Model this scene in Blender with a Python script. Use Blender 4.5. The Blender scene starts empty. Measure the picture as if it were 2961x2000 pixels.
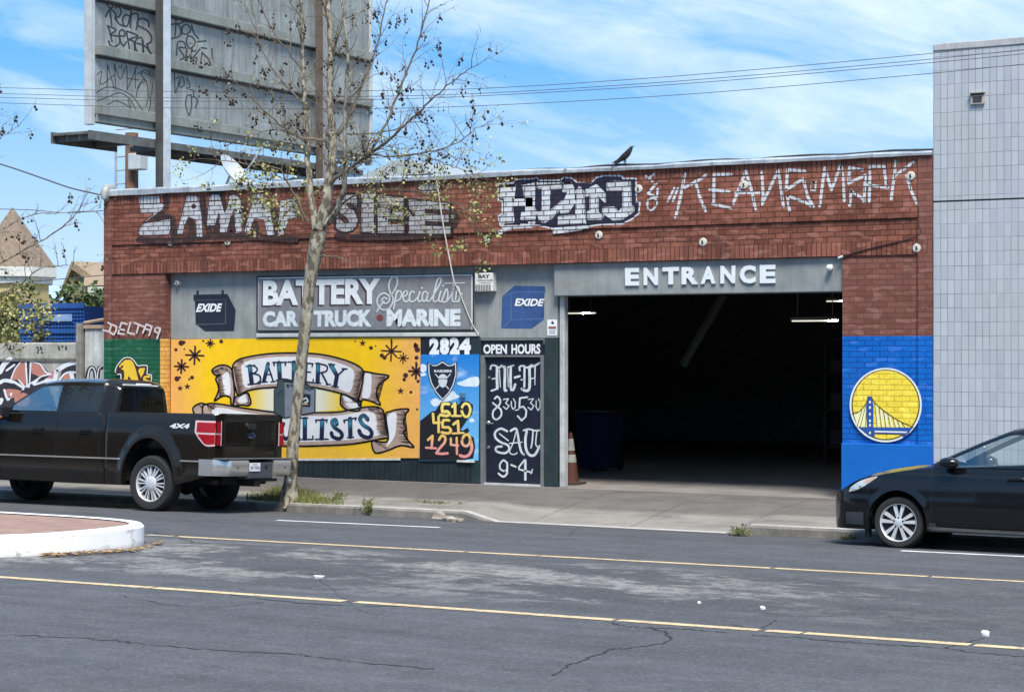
import bpy, bmesh, math, random
from mathutils import Vector, Matrix
from mathutils.geometry import tessellate_polygon
S = bpy.context.scene
COL = S.collection
R = math.radians
# ------------------------------------------------------------------ camera
FOC = 5700.0; TH = math.atan(0.57); DIST = 30.8; CXP = 1480.5; HYP = 1014.0; EYE = 2.11   # focal length etc. in photo pixels (2961 x 2000)
sT, cT = math.sin(TH), math.cos(TH)
CAM = Vector((DIST * sT, -DIST * cT, EYE))
cam = bpy.data.cameras.new('camera'); camo = bpy.data.objects.new('camera', cam); COL.objects.link(camo)
cam.sensor_width = 36.0; cam.lens = 36.0 * FOC / 2961.0
cam.shift_x = 0.0; cam.shift_y = 14.0 / 2961.0
camo.location = CAM; camo.rotation_euler = (R(90), 0, TH)
cam.clip_end = 5000; cam.clip_start = 0.5
S.camera = camo
# ------------------------------------------------------------------ exposure
S.view_settings.view_transform = 'Standard'; S.view_settings.look = 'None'
S.view_settings.exposure = 0.64; S.view_settings.gamma = 1.0
# ------------------------------------------------------------------ node helper
class NT:
    def __init__(s, tree):
        s.t = tree; tree.nodes.clear()
    def n(s, typ, ins=None, **props):
        nd = s.t.nodes.new(typ)
        for k, v in props.items(): setattr(nd, k, v)
        for k, v in (ins or {}).items(): s.set(nd, k, v)
        return nd
    def set(s, nd, k, v):
        sock = nd.inputs[k]
        if isinstance(v, bpy.types.NodeSocket): s.t.links.new(v, sock)
        elif isinstance(v, bpy.types.Node): s.t.links.new(v.outputs[0], sock)
        else:
            if hasattr(sock.default_value, '__len__') and not isinstance(v, str):
                v = tuple(v)
                if len(sock.default_value) == 4 and len(v) == 3: v = v + (1.0,)
            sock.default_value = v
    def math(s, op, a, b=0.0, c=None, clamp=False):
        d = {0: a, 1: b}
        if c is not None: d[2] = c
        return s.n('ShaderNodeMath', d, operation=op, use_clamp=clamp).outputs[0]
    def mix(s, f, a, b, bt='MIX'):
        return s.n('ShaderNodeMixRGB', {0: f, 1: a, 2: b}, blend_type=bt).outputs[0]
    def noise(s, vec, scale=5.0, detail=4.0, rough=0.6):
        return s.n('ShaderNodeTexNoise', {'Vector': vec, 'Scale': scale, 'Detail': detail, 'Roughness': rough}).outputs[0]
    def maprange(s, v, a, b, c=0.0, d=1.0):
        return s.n('ShaderNodeMapRange', {0: v, 1: a, 2: b, 3: c, 4: d}, clamp=True).outputs[0]
    def xyz(s, vec):
        n = s.n('ShaderNodeSeparateXYZ', {0: vec}); return n.outputs[0], n.outputs[1], n.outputs[2]
    def comb(s, x, y, z):
        return s.n('ShaderNodeCombineXYZ', {0: x, 1: y, 2: z}).outputs[0]
# ------------------------------------------------------------------ world: sky with thin streaky cloud
SUN_EL, SUN_AZ = R(57), R(38)          # sun stands behind and to the right of the camera, veiled by thin cloud
W = bpy.data.worlds.new('World'); S.world = W; W.use_nodes = True
w = NT(W.node_tree)
sky = w.n('ShaderNodeTexSky', sky_type='NISHITA', sun_disc=False, sun_elevation=SUN_EL, sun_rotation=R(142), altitude=0.0, air_density=1.0, dust_density=0.6, ozone_density=2.0)
dirv = w.n('ShaderNodeTexCoord').outputs['Generated']
dx, dy, dz = w.xyz(dirv)
a = w.math('ADD', w.math('MULTIPLY', dx, cT), w.math('MULTIPLY', dy, sT))
ph = R(-15)
p_ = w.math('ADD', w.math('MULTIPLY', a, math.cos(ph)), w.math('MULTIPLY', dz, math.sin(ph)))
q_ = w.math('SUBTRACT', w.math('MULTIPLY', dz, math.cos(ph)), w.math('MULTIPLY', a, math.sin(ph)))
cv = w.comb(w.math('MULTIPLY', p_, 5.0), w.math('MULTIPLY', q_, 17.0), w.math('MULTIPLY', dy, 2.0))
wob = w.n('ShaderNodeTexNoise', {'Vector': cv, 'Scale': 0.9, 'Detail': 3.0})
cv2 = w.n('ShaderNodeVectorMath', {0: cv, 1: w.n('ShaderNodeVectorMath', {0: wob.outputs[1], 'Scale': 0.9}, operation='SCALE').outputs[0]}, operation='ADD').outputs[0]
n1 = w.noise(cv2, 1.0, 7.0, 0.62)
n2 = w.noise(cv2, 0.35, 3.0, 0.5)
cl = w.maprange(w.math('ADD', w.math('MULTIPLY', n1, 0.75), w.math('MULTIPLY', n2, 0.45)), 0.55, 0.80)
hz = w.maprange(dz, 0.15, 0.0, 0.0, 0.58)
cl = w.math('MAXIMUM', w.math('MULTIPLY', cl, 0.8), hz)
blue = w.mix(0.80, sky.outputs[0], (0.62, 3.1, 6.9))
col = w.mix(cl, blue, (6.9, 7.6, 8.0))
bg = w.n('ShaderNodeBackground', {0: col, 1: 0.1})
w.n('ShaderNodeOutputWorld', {0: bg.outputs[0]})
# ------------------------------------------------------------------ sun
sl = bpy.data.lights.new('sun', 'SUN'); sl.energy = 3.9; sl.angle = R(22); sl.color = (1.0, 0.93, 0.82)
so = bpy.data.objects.new('sun', sl); COL.objects.link(so)
so.rotation_euler = (R(90) - SUN_EL, 0, SUN_AZ)
# ------------------------------------------------------------------ geometry helpers
def ray(px, py):
    u = (px - CXP) / FOC
    return Vector((-sT + u * cT, cT + u * sT, (HYP - py) / FOC))
def onY(px, py, Y=0.0):
    d = ray(px, py); return CAM + d * ((Y - CAM.y) / d.y)
def onX(px, py, X):
    d = ray(px, py); return CAM + d * ((X - CAM.x) / d.x)
def onZ(px, py, Z):
    d = ray(px, py); return CAM + d * ((Z - CAM.z) / d.z)
def FX(px, Y=0.0): return onY(px, 1014, Y).x
def catmull(pts, n=6, closed=False):
    P = [Vector(p) for p in pts]
    if len(P) < 3: return P
    out = []
    m = len(P) if closed else len(P) - 1
    for i in range(m):
        if closed: a, b, c, d = P[i - 1], P[i], P[(i + 1) % len(P)], P[(i + 2) % len(P)]
        else: a, b, c, d = P[max(i - 1, 0)], P[i], P[i + 1], P[min(i + 2, len(P) - 1)]
        for k in range(n):
            t = k / n
            out.append(0.5 * ((2 * b) + (c - a) * t + (2 * a - 5 * b + 4 * c - d) * t * t + (3 * b - a - 3 * c + d) * t ** 3))
    if not closed: out.append(P[-1])
    return out
class MB:
    def __init__(s): s.V = []; s.F = []; s.M = []; s.m = 0
    def face(s, pts):
        i = len(s.V); s.V += [tuple(p) for p in pts]; s.F.append(tuple(range(i, i + len(pts)))); s.M.append(s.m)
    def add(s, V, F):
        i = len(s.V); s.V += [tuple(p) for p in V]
        for f in F: s.F.append(tuple(k + i for k in f)); s.M.append(s.m)
    def box(s, x0, x1, y0, y1, z0, z1):
        s.add([(x0, y0, z0), (x1, y0, z0), (x1, y1, z0), (x0, y1, z0), (x0, y0, z1), (x1, y0, z1), (x1, y1, z1), (x0, y1, z1)],
              [(0, 3, 2, 1), (4, 5, 6, 7), (0, 1, 5, 4), (1, 2, 6, 5), (2, 3, 7, 6), (3, 0, 4, 7)])
        return s
    def bbox(s, x0, x1, y0, y1, z0, z1, b=0.01):
        # box with chamfered edges
        bm = bmesh.new(); bmesh.ops.create_cube(bm, size=1.0)
        for v in bm.verts: v.co = Vector(((x0 + x1) / 2 + v.co.x * (x1 - x0), (y0 + y1) / 2 + v.co.y * (y1 - y0), (z0 + z1) / 2 + v.co.z * (z1 - z0)))
        bmesh.ops.bevel(bm, geom=list(bm.edges), offset=b, segments=2, affect='EDGES', profile=0.5)
        s.bm(bm); return s
    def bm(s, bm):
        bm.verts.index_update()
        s.add([v.co.copy() for v in bm.verts], [[v.index for v in f.verts] for f in bm.faces]); bm.free()
    def grid(s, rows, closed=False):
        n = len(rows[0]); V = [p for r in rows for p in r]; F = []
        for i in range(len(rows) - 1):
            for j in range(n if closed else n - 1):
                k = (j + 1) % n
                F.append((i * n + j, i * n + k, (i + 1) * n + k, (i + 1) * n + j))
        s.add(V, F); return s
    def tube(s, pts, rad, n=8, caps=True):
        P = [Vector(p) for p in pts]; m = len(P)
        if not hasattr(rad, '__len__'): rad = [rad] * m
        rows = []; ref = None
        for i in range(m):
            t = (P[min(i + 1, m - 1)] - P[max(i - 1, 0)]).normalized()
            if ref is None:
                ref = t.orthogonal().normalized()
            ref = (ref - t * ref.dot(t))
            ref = ref.normalized() if ref.length > 1e-6 else t.orthogonal().normalized()
            b = t.cross(ref)
            rows.append([P[i] + (ref * math.cos(2 * math.pi * k / n) + b * math.sin(2 * math.pi * k / n)) * rad[i] for k in range(n)])
        s.grid(rows, True)
        if caps and n > 2:
            s.face(list(reversed(rows[0]))); s.face(rows[-1])
        return s
    def lathe(s, prof, c, axis, n=32):
        # prof: (radius, offset along axis)
        c = Vector(c); ax = Vector(axis).normalized(); u = ax.orthogonal().normalized(); v = ax.cross(u)
        rows = [[c + ax * h + (u * math.cos(2 * math.pi * k / n) + v * math.sin(2 * math.pi * k / n)) * r for k in range(n)] for r, h in prof]
        s.grid(rows, True); return s
    def disc(s, c, axis, r, n=24):
        c = Vector(c); ax = Vector(axis).normalized(); u = ax.orthogonal().normalized(); v = ax.cross(u)
        s.face([c + (u * math.cos(2 * math.pi * k / n) + v * math.sin(2 * math.pi * k / n)) * r for k in range(n)]); return s
    def sphere(s, c, r, n=8, m=5, sc=(1, 1, 1)):
        c = Vector(c); rows = []
        for i in range(m + 1):
            t = math.pi * i / m
            rows.append([c + Vector((math.sin(t) * math.cos(2 * math.pi * k / n) * r * sc[0], math.sin(t) * math.sin(2 * math.pi * k / n) * r * sc[1], math.cos(t) * r * sc[2])) for k in range(n)])
        s.grid(rows, True); return s
    def prism(s, poly, f0, f1):
        # poly: 2D list, f0/f1 map 2D -> 3D for the two caps
        tri = tessellate_polygon([[Vector((p[0], p[1], 0)) for p in poly]])
        n = len(poly); V = [f0(*p) for p in poly] + [f1(*p) for p in poly]
        F = [tuple(t) for t in tri] + [tuple(n + k for k in reversed(t)) for t in tri]
        F += [(i, (i + 1) % n, n + (i + 1) % n, n + i) for i in range(n)]
        s.add(V, F); return s
    def build(s, name, mats, parent=None, loc=None, smooth=None, local=False):
        me = bpy.data.meshes.new(name)
        off = Vector((0, 0, 0))
        if parent is not None and not local:
            off = parent.matrix_basis.translation.copy(); q = parent
            while q.parent is not None:
                q = q.parent; off += q.matrix_basis.translation
        elif loc is not None: off = Vector(loc)
        me.from_pydata([tuple(Vector(v) - off) for v in s.V], [], s.F)
        for m in (mats if isinstance(mats, (list, tuple)) else [mats]): me.materials.append(m)
        me.polygons.foreach_set('material_index', s.M)
        bm = bmesh.new(); bm.from_mesh(me)
        if smooth is not None:
            bmesh.ops.remove_doubles(bm, verts=bm.verts, dist=1e-5)
        bmesh.ops.recalc_face_normals(bm, faces=bm.faces)
        bm.to_mesh(me); bm.free()
        if smooth is not None:
            me.shade_smooth(); me.set_sharp_from_angle(angle=R(smooth))
        me.update()
        o = bpy.data.objects.new(name, me); COL.objects.link(o)
        if parent is not None: o.parent = parent
        elif loc is not None: o.location = loc
        return o
def tag(o, label=None, cat=None, group=None, kind=None):
    if label: o['label'] = label
    if cat: o['category'] = cat
    if group: o['group'] = group
    if kind: o['kind'] = kind
    return o
def empty(name, loc=(0, 0, 0), label=None, cat=None, group=None, rot=(0, 0, 0)):
    o = bpy.data.objects.new(name, None); COL.objects.link(o); o.location = loc; o.rotation_euler = rot
    o.empty_display_size = 0.2
    tag(o, label, cat, group); bpy.context.view_layer.update(); return o
# ------------------------------------------------------------------ materials
def lin(r, g, b):
    f = lambda c: (c / 12.92 if c <= 0.04045 else ((c + 0.055) / 1.055) ** 2.4)
    return (f(r / 255), f(g / 255), f(b / 255))
MC = {}
def mat(name, col, rough=0.6, metal=0.0, var=0.15, vs=6.0, bump=0.0, bs=60.0, coat=0.0, spec=0.5, streak=0.0, emit=None):
    if name in MC: return MC[name]
    m = bpy.data.materials.new(name); m.use_nodes = True; t = NT(m.node_tree)
    tc = t.n('ShaderNodeTexCoord').outputs['Object']
    b = t.n('ShaderNodeBsdfPrincipled', {'Roughness': rough, 'Metallic': metal, 'Coat Weight': coat, 'Coat Roughness': 0.05, 'Specular IOR Level': spec})
    c = col
    if var > 0:
        n = t.noise(tc, vs, 5.0, 0.65)
        c = t.mix(1.0, t.n('ShaderNodeRGB').outputs[0], t.n('ShaderNodeHueSaturation', {'Color': tuple(col) + (1,), 'Value': t.maprange(n, 0.25, 0.75, 1 - var, 1 + var)}).outputs[0])
        t.set(b, 'Roughness', t.maprange(n, 0.2, 0.8, max(rough - 0.08, 0.02), min(rough + 0.08, 1)))
    if streak > 0:
        sx, sy, sz = t.xyz(tc)
        sn = t.noise(t.comb(t.math('MULTIPLY', sx, 9.0), t.math('MULTIPLY', sy, 9.0), t.math('MULTIPLY', sz, 0.7)), 1.0, 5.0, 0.7)
        c = t.mix(t.math('MULTIPLY', t.maprange(sn, 0.45, 0.75), streak), c, tuple(x * 0.3 for x in col))
    t.set(b, 'Base Color', c)
    if bump > 0:
        bn = t.n('ShaderNodeBump', {'Strength': bump, 'Distance': 0.01, 'Height': t.noise(tc, bs, 4.0, 0.6)})
        t.set(b, 'Normal', bn.outputs[0])
    if emit:
        t.set(b, 'Emission Color', emit[0]); t.set(b, 'Emission Strength', emit[1])
    t.n('ShaderNodeOutputMaterial', {0: b.outputs[0]})
    MC[name] = m; return m
# brick layer shared by bare brick and everything painted straight onto it (world height = object height: all roots stand at z 0)
ZS1, ZS2, ZS3 = 4.672, 3.46, 3.655       # soldier courses: above ZS1, between ZS2 and ZS3
def brick_nodes(t, ms=0.0085):
    tc = t.n('ShaderNodeTexCoord').outputs['Object']
    x, y, z = t.xyz(tc)
    geo = t.n('ShaderNodeNewGeometry').outputs['Normal']
    nx, ny, nz = t.xyz(geo)
    side = t.math('GREATER_THAN', t.math('ABSOLUTE', nx), 0.7)
    u = t.math('ADD', t.math('MULTIPLY', x, t.math('SUBTRACT', 1.0, side)), t.math('MULTIPLY', y, side))
    wv = t.noise(tc, 3.0, 2.0)
    zz = t.math('ADD', z, t.math('MULTIPLY', t.math('SUBTRACT', wv, 0.5), 0.012))
    ru = t.comb(u, t.math('SUBTRACT', zz, ZS3), 0.0)
    so = t.comb(t.math('ADD', zz, 0.0), u, 0.0)
    B = lambda v, bw, rh, of, c1, c2: t.n('ShaderNodeTexBrick', {'Vector': v, 'Color1': c1, 'Color2': c2, 'Mortar': (0, 0, 0), 'Scale': 1.0, 'Mortar Size': ms, 'Mortar Smooth': 0.3, 'Bias': 0.0, 'Brick Width': bw, 'Row Height': rh}, offset=of)
    b1 = B(ru, 0.225, 0.0778, 0.5, (0, 0, 0), (1, 1, 1))
    b2 = B(so, 5.0, 0.0745, 0.0, (0, 0, 0), (1, 1, 1))
    sold = t.math('MAXIMUM', t.math('GREATER_THAN', z, ZS1), t.math('MULTIPLY', t.math('GREATER_THAN', z, ZS2), t.math('LESS_THAN', z, ZS3)))
    rnd = t.mix(sold, b1.outputs[0], b2.outputs[0])
    mort = t.mix(sold, b1.outputs[1], b2.outputs[1])
    jo = t.math('LESS_THAN', t.math('ABSOLUTE', t.math('SUBTRACT', zz, ZS1)), 0.011)
    mort = t.math('MAXIMUM', mort, jo)
    return tc, z, rnd, mort
def brick_mat(name, c1, c2, mortar, mfac=1.0, dirt=0.5, rough=0.85):
    if name in MC: return MC[name]
    m = bpy.data.materials.new(name); m.use_nodes = True; t = NT(m.node_tree)
    tc, z, rnd, mort = brick_nodes(t, 0.0062)
    big = t.noise(tc, 0.8, 5.0, 0.65); fine = t.noise(tc, 30.0, 4.0, 0.6)
    c = t.mix(rnd, c1, c2)
    c = t.n('ShaderNodeHueSaturation', {'Color': c, 'Value': t.maprange(fine, 0.2, 0.8, 0.75, 1.25)}).outputs[0]
    x, y, zz = t.xyz(tc)
    sn = t.noise(t.comb(t.math('MULTIPLY', x, 7.0), y, t.math('MULTIPLY', zz, 0.8)), 1.0, 5.0, 0.7)
    c = t.mix(t.math('MULTIPLY', t.maprange(sn, 0.5, 0.75), dirt), c, tuple(v * 0.35 for v in c1))
    soot = t.noise(t.comb(t.math('MULTIPLY', x, 1.3), y, t.math('MULTIPLY', zz, 1.0)), 1.0, 6.0, 0.7)
    c = t.mix(t.math('MULTIPLY', t.maprange(soot, 0.52, 0.72), dirt * 0.8), c, (0.06, 0.032, 0.028))
    odd = t.noise(t.comb(t.math('MULTIPLY', x, 4.4), t.math('MULTIPLY', y, 4.4), t.math('MULTIPLY', zz, 12.8)), 1.0, 0.0, 0.5)
    c = t.mix(t.math('MULTIPLY', t.maprange(odd, 0.60, 0.68), 0.45), c, tuple(min(1, v * 1.25 + 0.06) for v in c2))
    c = t.mix(t.math('MULTIPLY', t.maprange(big, 0.5, 0.72), 0.35), c, tuple(min(1, v * 1.5 + 0.02) for v in c2))
    c = t.mix(t.math('MULTIPLY', mort, t.math('MULTIPLY', t.maprange(t.noise(tc, 2.5, 3.0), 0.35, 0.6, 0.45, 1.0), mfac)), c, mortar)
    b = t.n('ShaderNodeBsdfPrincipled', {'Base Color': c, 'Roughness': rough, 'Specular IOR Level': 0.25})
    bn = t.n('ShaderNodeBump', {'Strength': 0.9, 'Distance': 0.008, 'Height': t.math('ADD', t.math('MULTIPLY', mort, -1.0), t.math('MULTIPLY', fine, 0.3))})
    t.set(b, 'Normal', bn.outputs[0])
    t.n('ShaderNodeOutputMaterial', {0: b.outputs[0]})
    MC[name] = m; return m
def spray_mat(name, col, mortar=(0.012, 0.01, 0.012), worn=0.35, thru=(0.2, 0.07, 0.05)):
    # spray paint lying on brick: the joints stay dark, the paint is patchy
    if name in MC: return MC[name]
    m = bpy.data.materials.new(name); m.use_nodes = True; t = NT(m.node_tree)
    tc, z, rnd, mort = brick_nodes(t)
    n = t.noise(tc, 8.0, 8.0, 0.8)
    c = t.mix(t.math('MULTIPLY', t.maprange(n, 0.47, 0.66), worn), col, thru)
    c = t.n('ShaderNodeHueSaturation', {'Color': c, 'Value': t.maprange(rnd, 0, 1, 0.86, 1.08)}).outputs[0]
    c = t.mix(t.math('MULTIPLY', mort, 0.95), c, mortar)
    b = t.n('ShaderNodeBsdfPrincipled', {'Base Color': c, 'Roughness': 0.7, 'Specular IOR Level': 0.3})
    t.n('ShaderNodeOutputMaterial', {0: b.outputs[0]})
    MC[name] = m; return m
def ramp_mat(name, z0, z1, cols, rough=0.55, tex=None):
    # painted colour fade between two heights of the painting
    if name in MC: return MC[name]
    m = bpy.data.materials.new(name); m.use_nodes = True; t = NT(m.node_tree)
    tc = t.n('ShaderNodeTexCoord').outputs['Object']
    x, y, z = t.xyz(tc)
    f = t.maprange(t.math('ADD', z, t.math('MULTIPLY', t.math('SUBTRACT', t.noise(tc, 8.0), 0.5), 0.04)), z0, z1)
    cr = t.n('ShaderNodeValToRGB', {0: f}); el = cr.color_ramp.elements
    el[0].position, el[0].color = cols[0][0], cols[0][1] + (1,)
    el[1].position, el[1].color = cols[-1][0], cols[-1][1] + (1,)
    for p, c in cols[1:-1]:
        e = el.new(p); e.color = c + (1,)
    b = t.n('ShaderNodeBsdfPrincipled', {'Base Color': cr.outputs[0], 'Roughness': rough})
    t.n('ShaderNodeOutputMaterial', {0: b.outputs[0]})
    MC[name] = m; return m
def glass_mat(name, tint, refl=0.12):
    if name in MC: return MC[name]
    m = bpy.data.materials.new(name); m.use_nodes = True; t = NT(m.node_tree)
    tr = t.n('ShaderNodeBsdfTransparent', {0: tint}); gl = t.n('ShaderNodeBsdfGlossy', {0: (1, 1, 1), 1: 0.02})
    fr = t.n('ShaderNodeLayerWeight', {0: 0.3})
    f = t.math('ADD', t.math('MULTIPLY', fr.outputs[1], 0.6), refl * 0.4, clamp=True)
    t.n('ShaderNodeOutputMaterial', {0: t.n('ShaderNodeMixShader', {0: f, 1: tr.outputs[0], 2: gl.outputs[0]}).outputs[0]})
    MC[name] = m; return m
# ------------------------------------------------------------------ flat artwork painted on a plane Y = const, outlines given in photo pixels of a zoomed crop
class Art:
    def __init__(s, Y, ox=0.0, oy=0.0, sc=1.0, step=0.0015):
        s.Y = Y; s.ox = ox; s.oy = oy; s.sc = sc; s.step = step; s.mb = {}; s.layer = 1
    def at(s, p, lay=None):
        return onY(s.ox + p[0] / s.sc, s.oy + p[1] / s.sc, s.Y - s.step * (lay if lay is not None else s.layer))
    def g(s, key): return s.mb.setdefault(key, MB())
    def poly(s, key, pts, smooth=0, closed=True):
        P = [Vector((p[0], p[1], 0)) for p in pts]
        if smooth: P = catmull(P, smooth, closed)
        tri = tessellate_polygon([P])
        s.g(key).add([s.at(p) for p in P], [tuple(t) for t in tri])
    def stroke(s, key, pts, wd, smooth=0, wend=None, closed=False, cap=True):
        P = [Vector((p[0], p[1], 0)) for p in pts]
        if smooth: P = catmull(P, smooth, closed)
        if closed: P = P + [P[0], P[1]]
        n = len(P); mb = s.g(key)
        for i in range(n - 1):
            d = P[i + 1] - P[i]
            if d.length < 1e-6: continue
            w0 = wd if wend is None else wd + (wend - wd) * i / (n - 1)
            w1 = wd if wend is None else wd + (wend - wd) * (i + 1) / (n - 1)
            q = Vector((-d.y, d.x, 0)).normalized()
            lay = s.layer + (0.12 if i % 2 else 0.0)
            mb.face([s.at(P[i] + q * w0 / 2, lay), s.at(P[i + 1] + q * w1 / 2, lay), s.at(P[i + 1] - q * w1 / 2, lay), s.at(P[i] - q * w0 / 2, lay)])
            if cap and (i > 0 or True): s.dot(key, P[i], w0 / 2, 8, lay + 0.25)
        if cap: s.dot(key, P[-1], (wend if wend is not None else wd) / 2, 8, s.layer + 0.25)
    def dot(s, key, c, r, n=10, lay=None, sy=1.0):
        s.g(key).face([s.at((c[0] + r * math.cos(2 * math.pi * k / n), c[1] + r * sy * math.sin(2 * math.pi * k / n)), lay) for k in range(n)])
    def text(s, key, txt, quad, bold=0.02, shear=0.0, space=1.0):
        V, F = text_mesh(txt, bold, shear, space)
        tl, tr, br, bl = [Vector((q[0], q[1])) for q in quad]
        f = lambda u, v: (tl * (1 - u) + tr * u) * v + (bl * (1 - u) + br * u) * (1 - v)
        s.g(key).add([s.at(f(u, v)) for u, v in V], F)
    def build(s, name, key, m, parent, label=None):
        parts = split_pieces(s.mb[key])
        o = [q.build(name, m, parent) for q in parts]
        if label and len(o) == 1: o[0]['label'] = label
        return o[0]
def split_pieces(mb, limit=40, gap=0.004):
    # separate strokes or letters that do not touch become separate parts
    par = list(range(len(mb.V)))
    def find(i):
        while par[i] != i: par[i] = par[par[i]]; i = par[i]
        return i
    for f in mb.F:
        for k in f[1:]: par[find(k)] = find(f[0])
    comp = {}
    for i, f in enumerate(mb.F): comp.setdefault(find(f[0]), []).append(i)
    items = []
    for fs in comp.values():
        P = [mb.V[k] for i in fs for k in mb.F[i]]
        items.append([min(p[0] + p[1] for p in P) - gap, max(p[0] + p[1] for p in P) + gap, min(p[2] for p in P) - gap, max(p[2] for p in P) + gap, fs])
    items.sort(key=lambda b: b[0]); n = len(items); pr = list(range(n))
    def fd(i):
        while pr[i] != i: pr[i] = pr[pr[i]]; i = pr[i]
        return i
    for i in range(n):
        for j in range(i + 1, n):
            if items[j][0] > items[i][1]: break
            if items[i][2] <= items[j][3] and items[j][2] <= items[i][3]: pr[fd(j)] = fd(i)
    cl = {}
    for i in range(n): cl.setdefault(fd(i), []).extend(items[i][4])
    if len(cl) == 1 or len(cl) > limit: return [mb]
    out = []
    for fs in cl.values():
        q = MB()
        for i in fs: q.m = mb.M[i]; q.face([mb.V[k] for k in mb.F[i]])
        out.append(q)
    return out
TXT = {}
def text_mesh(txt, bold=0.02, shear=0.0, space=1.0):
    k = (txt, bold, shear, space)
    if k in TXT: return TXT[k]
    cu = bpy.data.curves.new('t', 'FONT'); cu.body = txt; cu.offset = bold; cu.shear = shear; cu.fill_mode = 'FRONT'; cu.resolution_u = 3; cu.space_character = space
    ob = bpy.data.objects.new('t', cu); COL.objects.link(ob)
    dg = bpy.context.evaluated_depsgraph_get(); dg.update()
    me = bpy.data.meshes.new_from_object(ob.evaluated_get(dg))
    V = [(v.co.x, v.co.y) for v in me.vertices]; F = [tuple(p.vertices) for p in me.polygons]
    x0 = min(v[0] for v in V); x1 = max(v[0] for v in V); y0 = min(v[1] for v in V); y1 = max(v[1] for v in V)
    V = [((x - x0) / (x1 - x0), (y - y0) / (y1 - y0)) for x, y in V]
    bpy.data.objects.remove(ob); bpy.data.meshes.remove(me); bpy.data.curves.remove(cu)
    TXT[k] = (V, F); return V, F
random.seed(7)
# ================================================================== SETTING: ground, road, pavement, island
def RZ(y):
    P = [(-3.05, -0.268), (-4.6, -0.198), (-7.5, -0.15), (-10.0, -0.12), (-60, -0.12)]
    if y >= P[0][0]: return P[0][1]
    for (a, za), (b, zb) in zip(P, P[1:]):
        if y >= b: return za + (zb - za) * (a - y) / (a - b)
    return P[-1][1]
def asphalt():
    m = bpy.data.materials.new('asphalt'); m.use_nodes = True; t = NT(m.node_tree)
    tc = t.n('ShaderNodeTexCoord').outputs['Object']
    x, y, z = t.xyz(tc)
    fine = t.noise(tc, 26.0, 6.0, 0.8); mid = t.noise(tc, 3.0, 5.0, 0.6)
    st = t.noise(t.comb(t.math('MULTIPLY', x, 0.5), t.math('MULTIPLY', y, 3.5), 0.0), 1.0, 5.0, 0.6)
    base = t.mix(t.maprange(st, 0.35, 0.65), (0.075, 0.076, 0.083), (0.096, 0.097, 0.104))
    # worn pale patches on the painted-out lane between the two yellow lines
    band = t.math('MULTIPLY', t.maprange(y, -8.0, -8.7), t.maprange(y, -12.0, -11.0))
    xs = t.maprange(x, -1.0, 0.4); xe = t.maprange(x, 11.5, 7.0)
    pn = t.noise(t.comb(t.math('MULTIPLY', x, 0.62), t.math('MULTIPLY', y, 1.25), 1.3), 1.0, 10.0, 0.74)
    pale = t.math('MULTIPLY', t.math('MULTIPLY', band, t.math('MULTIPLY', xs, xe)), t.maprange(pn, 0.485, 0.535))
    pale = t.math('MULTIPLY', pale, t.maprange(t.noise(tc, 5.0, 8.0, 0.8), 0.38, 0.56))
    base = t.mix(t.math('MULTIPLY', band, 0.55), base, (0.072, 0.066, 0.067))
    c = t.mix(t.math('MULTIPLY', pale, 0.7), base, (0.33, 0.315, 0.30))
    c = t.n('ShaderNodeHueSaturation', {'Color': c, 'Value': t.maprange(fine, 0.25, 0.75, 0.55, 1.45)}).outputs[0]
    c = t.n('ShaderNodeHueSaturation', {'Color': c, 'Value': t.maprange(mid, 0.3, 0.7, 0.86, 1.14)}).outputs[0]
    tw = t.noise(t.comb(t.math('MULTIPLY', x, 0.08), t.math('MULTIPLY', y, 1.1), 4.0), 1.0, 3.0, 0.5)
    c = t.mix(t.math('MULTIPLY', t.maprange(tw, 0.48, 0.68), 0.35), c, (0.045, 0.045, 0.048))
    oil = t.noise(tc, 1.6, 5.0, 0.7)
    c = t.mix(t.math('MULTIPLY', t.maprange(oil, 0.64, 0.74), 0.5), c, (0.035, 0.034, 0.034))
    agg = t.n('ShaderNodeTexVoronoi', {'Vector': tc, 'Scale': 48.0}).outputs[1]
    c = t.mix(t.math('MULTIPLY', t.maprange(t.xyz(agg)[0], 0.8, 1.0), 0.35), c, (0.2, 0.195, 0.19))
    gut = t.maprange(y, -3.6, -3.1)
    c = t.mix(t.math('MULTIPLY', gut, t.maprange(mid, 0.3, 0.6, 0.2, 0.7)), c, (0.06, 0.058, 0.055))
    b = t.n('ShaderNodeBsdfPrincipled', {'Base Color': c, 'Roughness': 0.85, 'Specular IOR Level': 0.3})
    t.set(b, 'Normal', t.n('ShaderNodeBump', {'Strength': 0.5, 'Distance': 0.01, 'Height': fine}).outputs[0])
    t.n('ShaderNodeOutputMaterial', {0: b.outputs[0]}); return m
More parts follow.
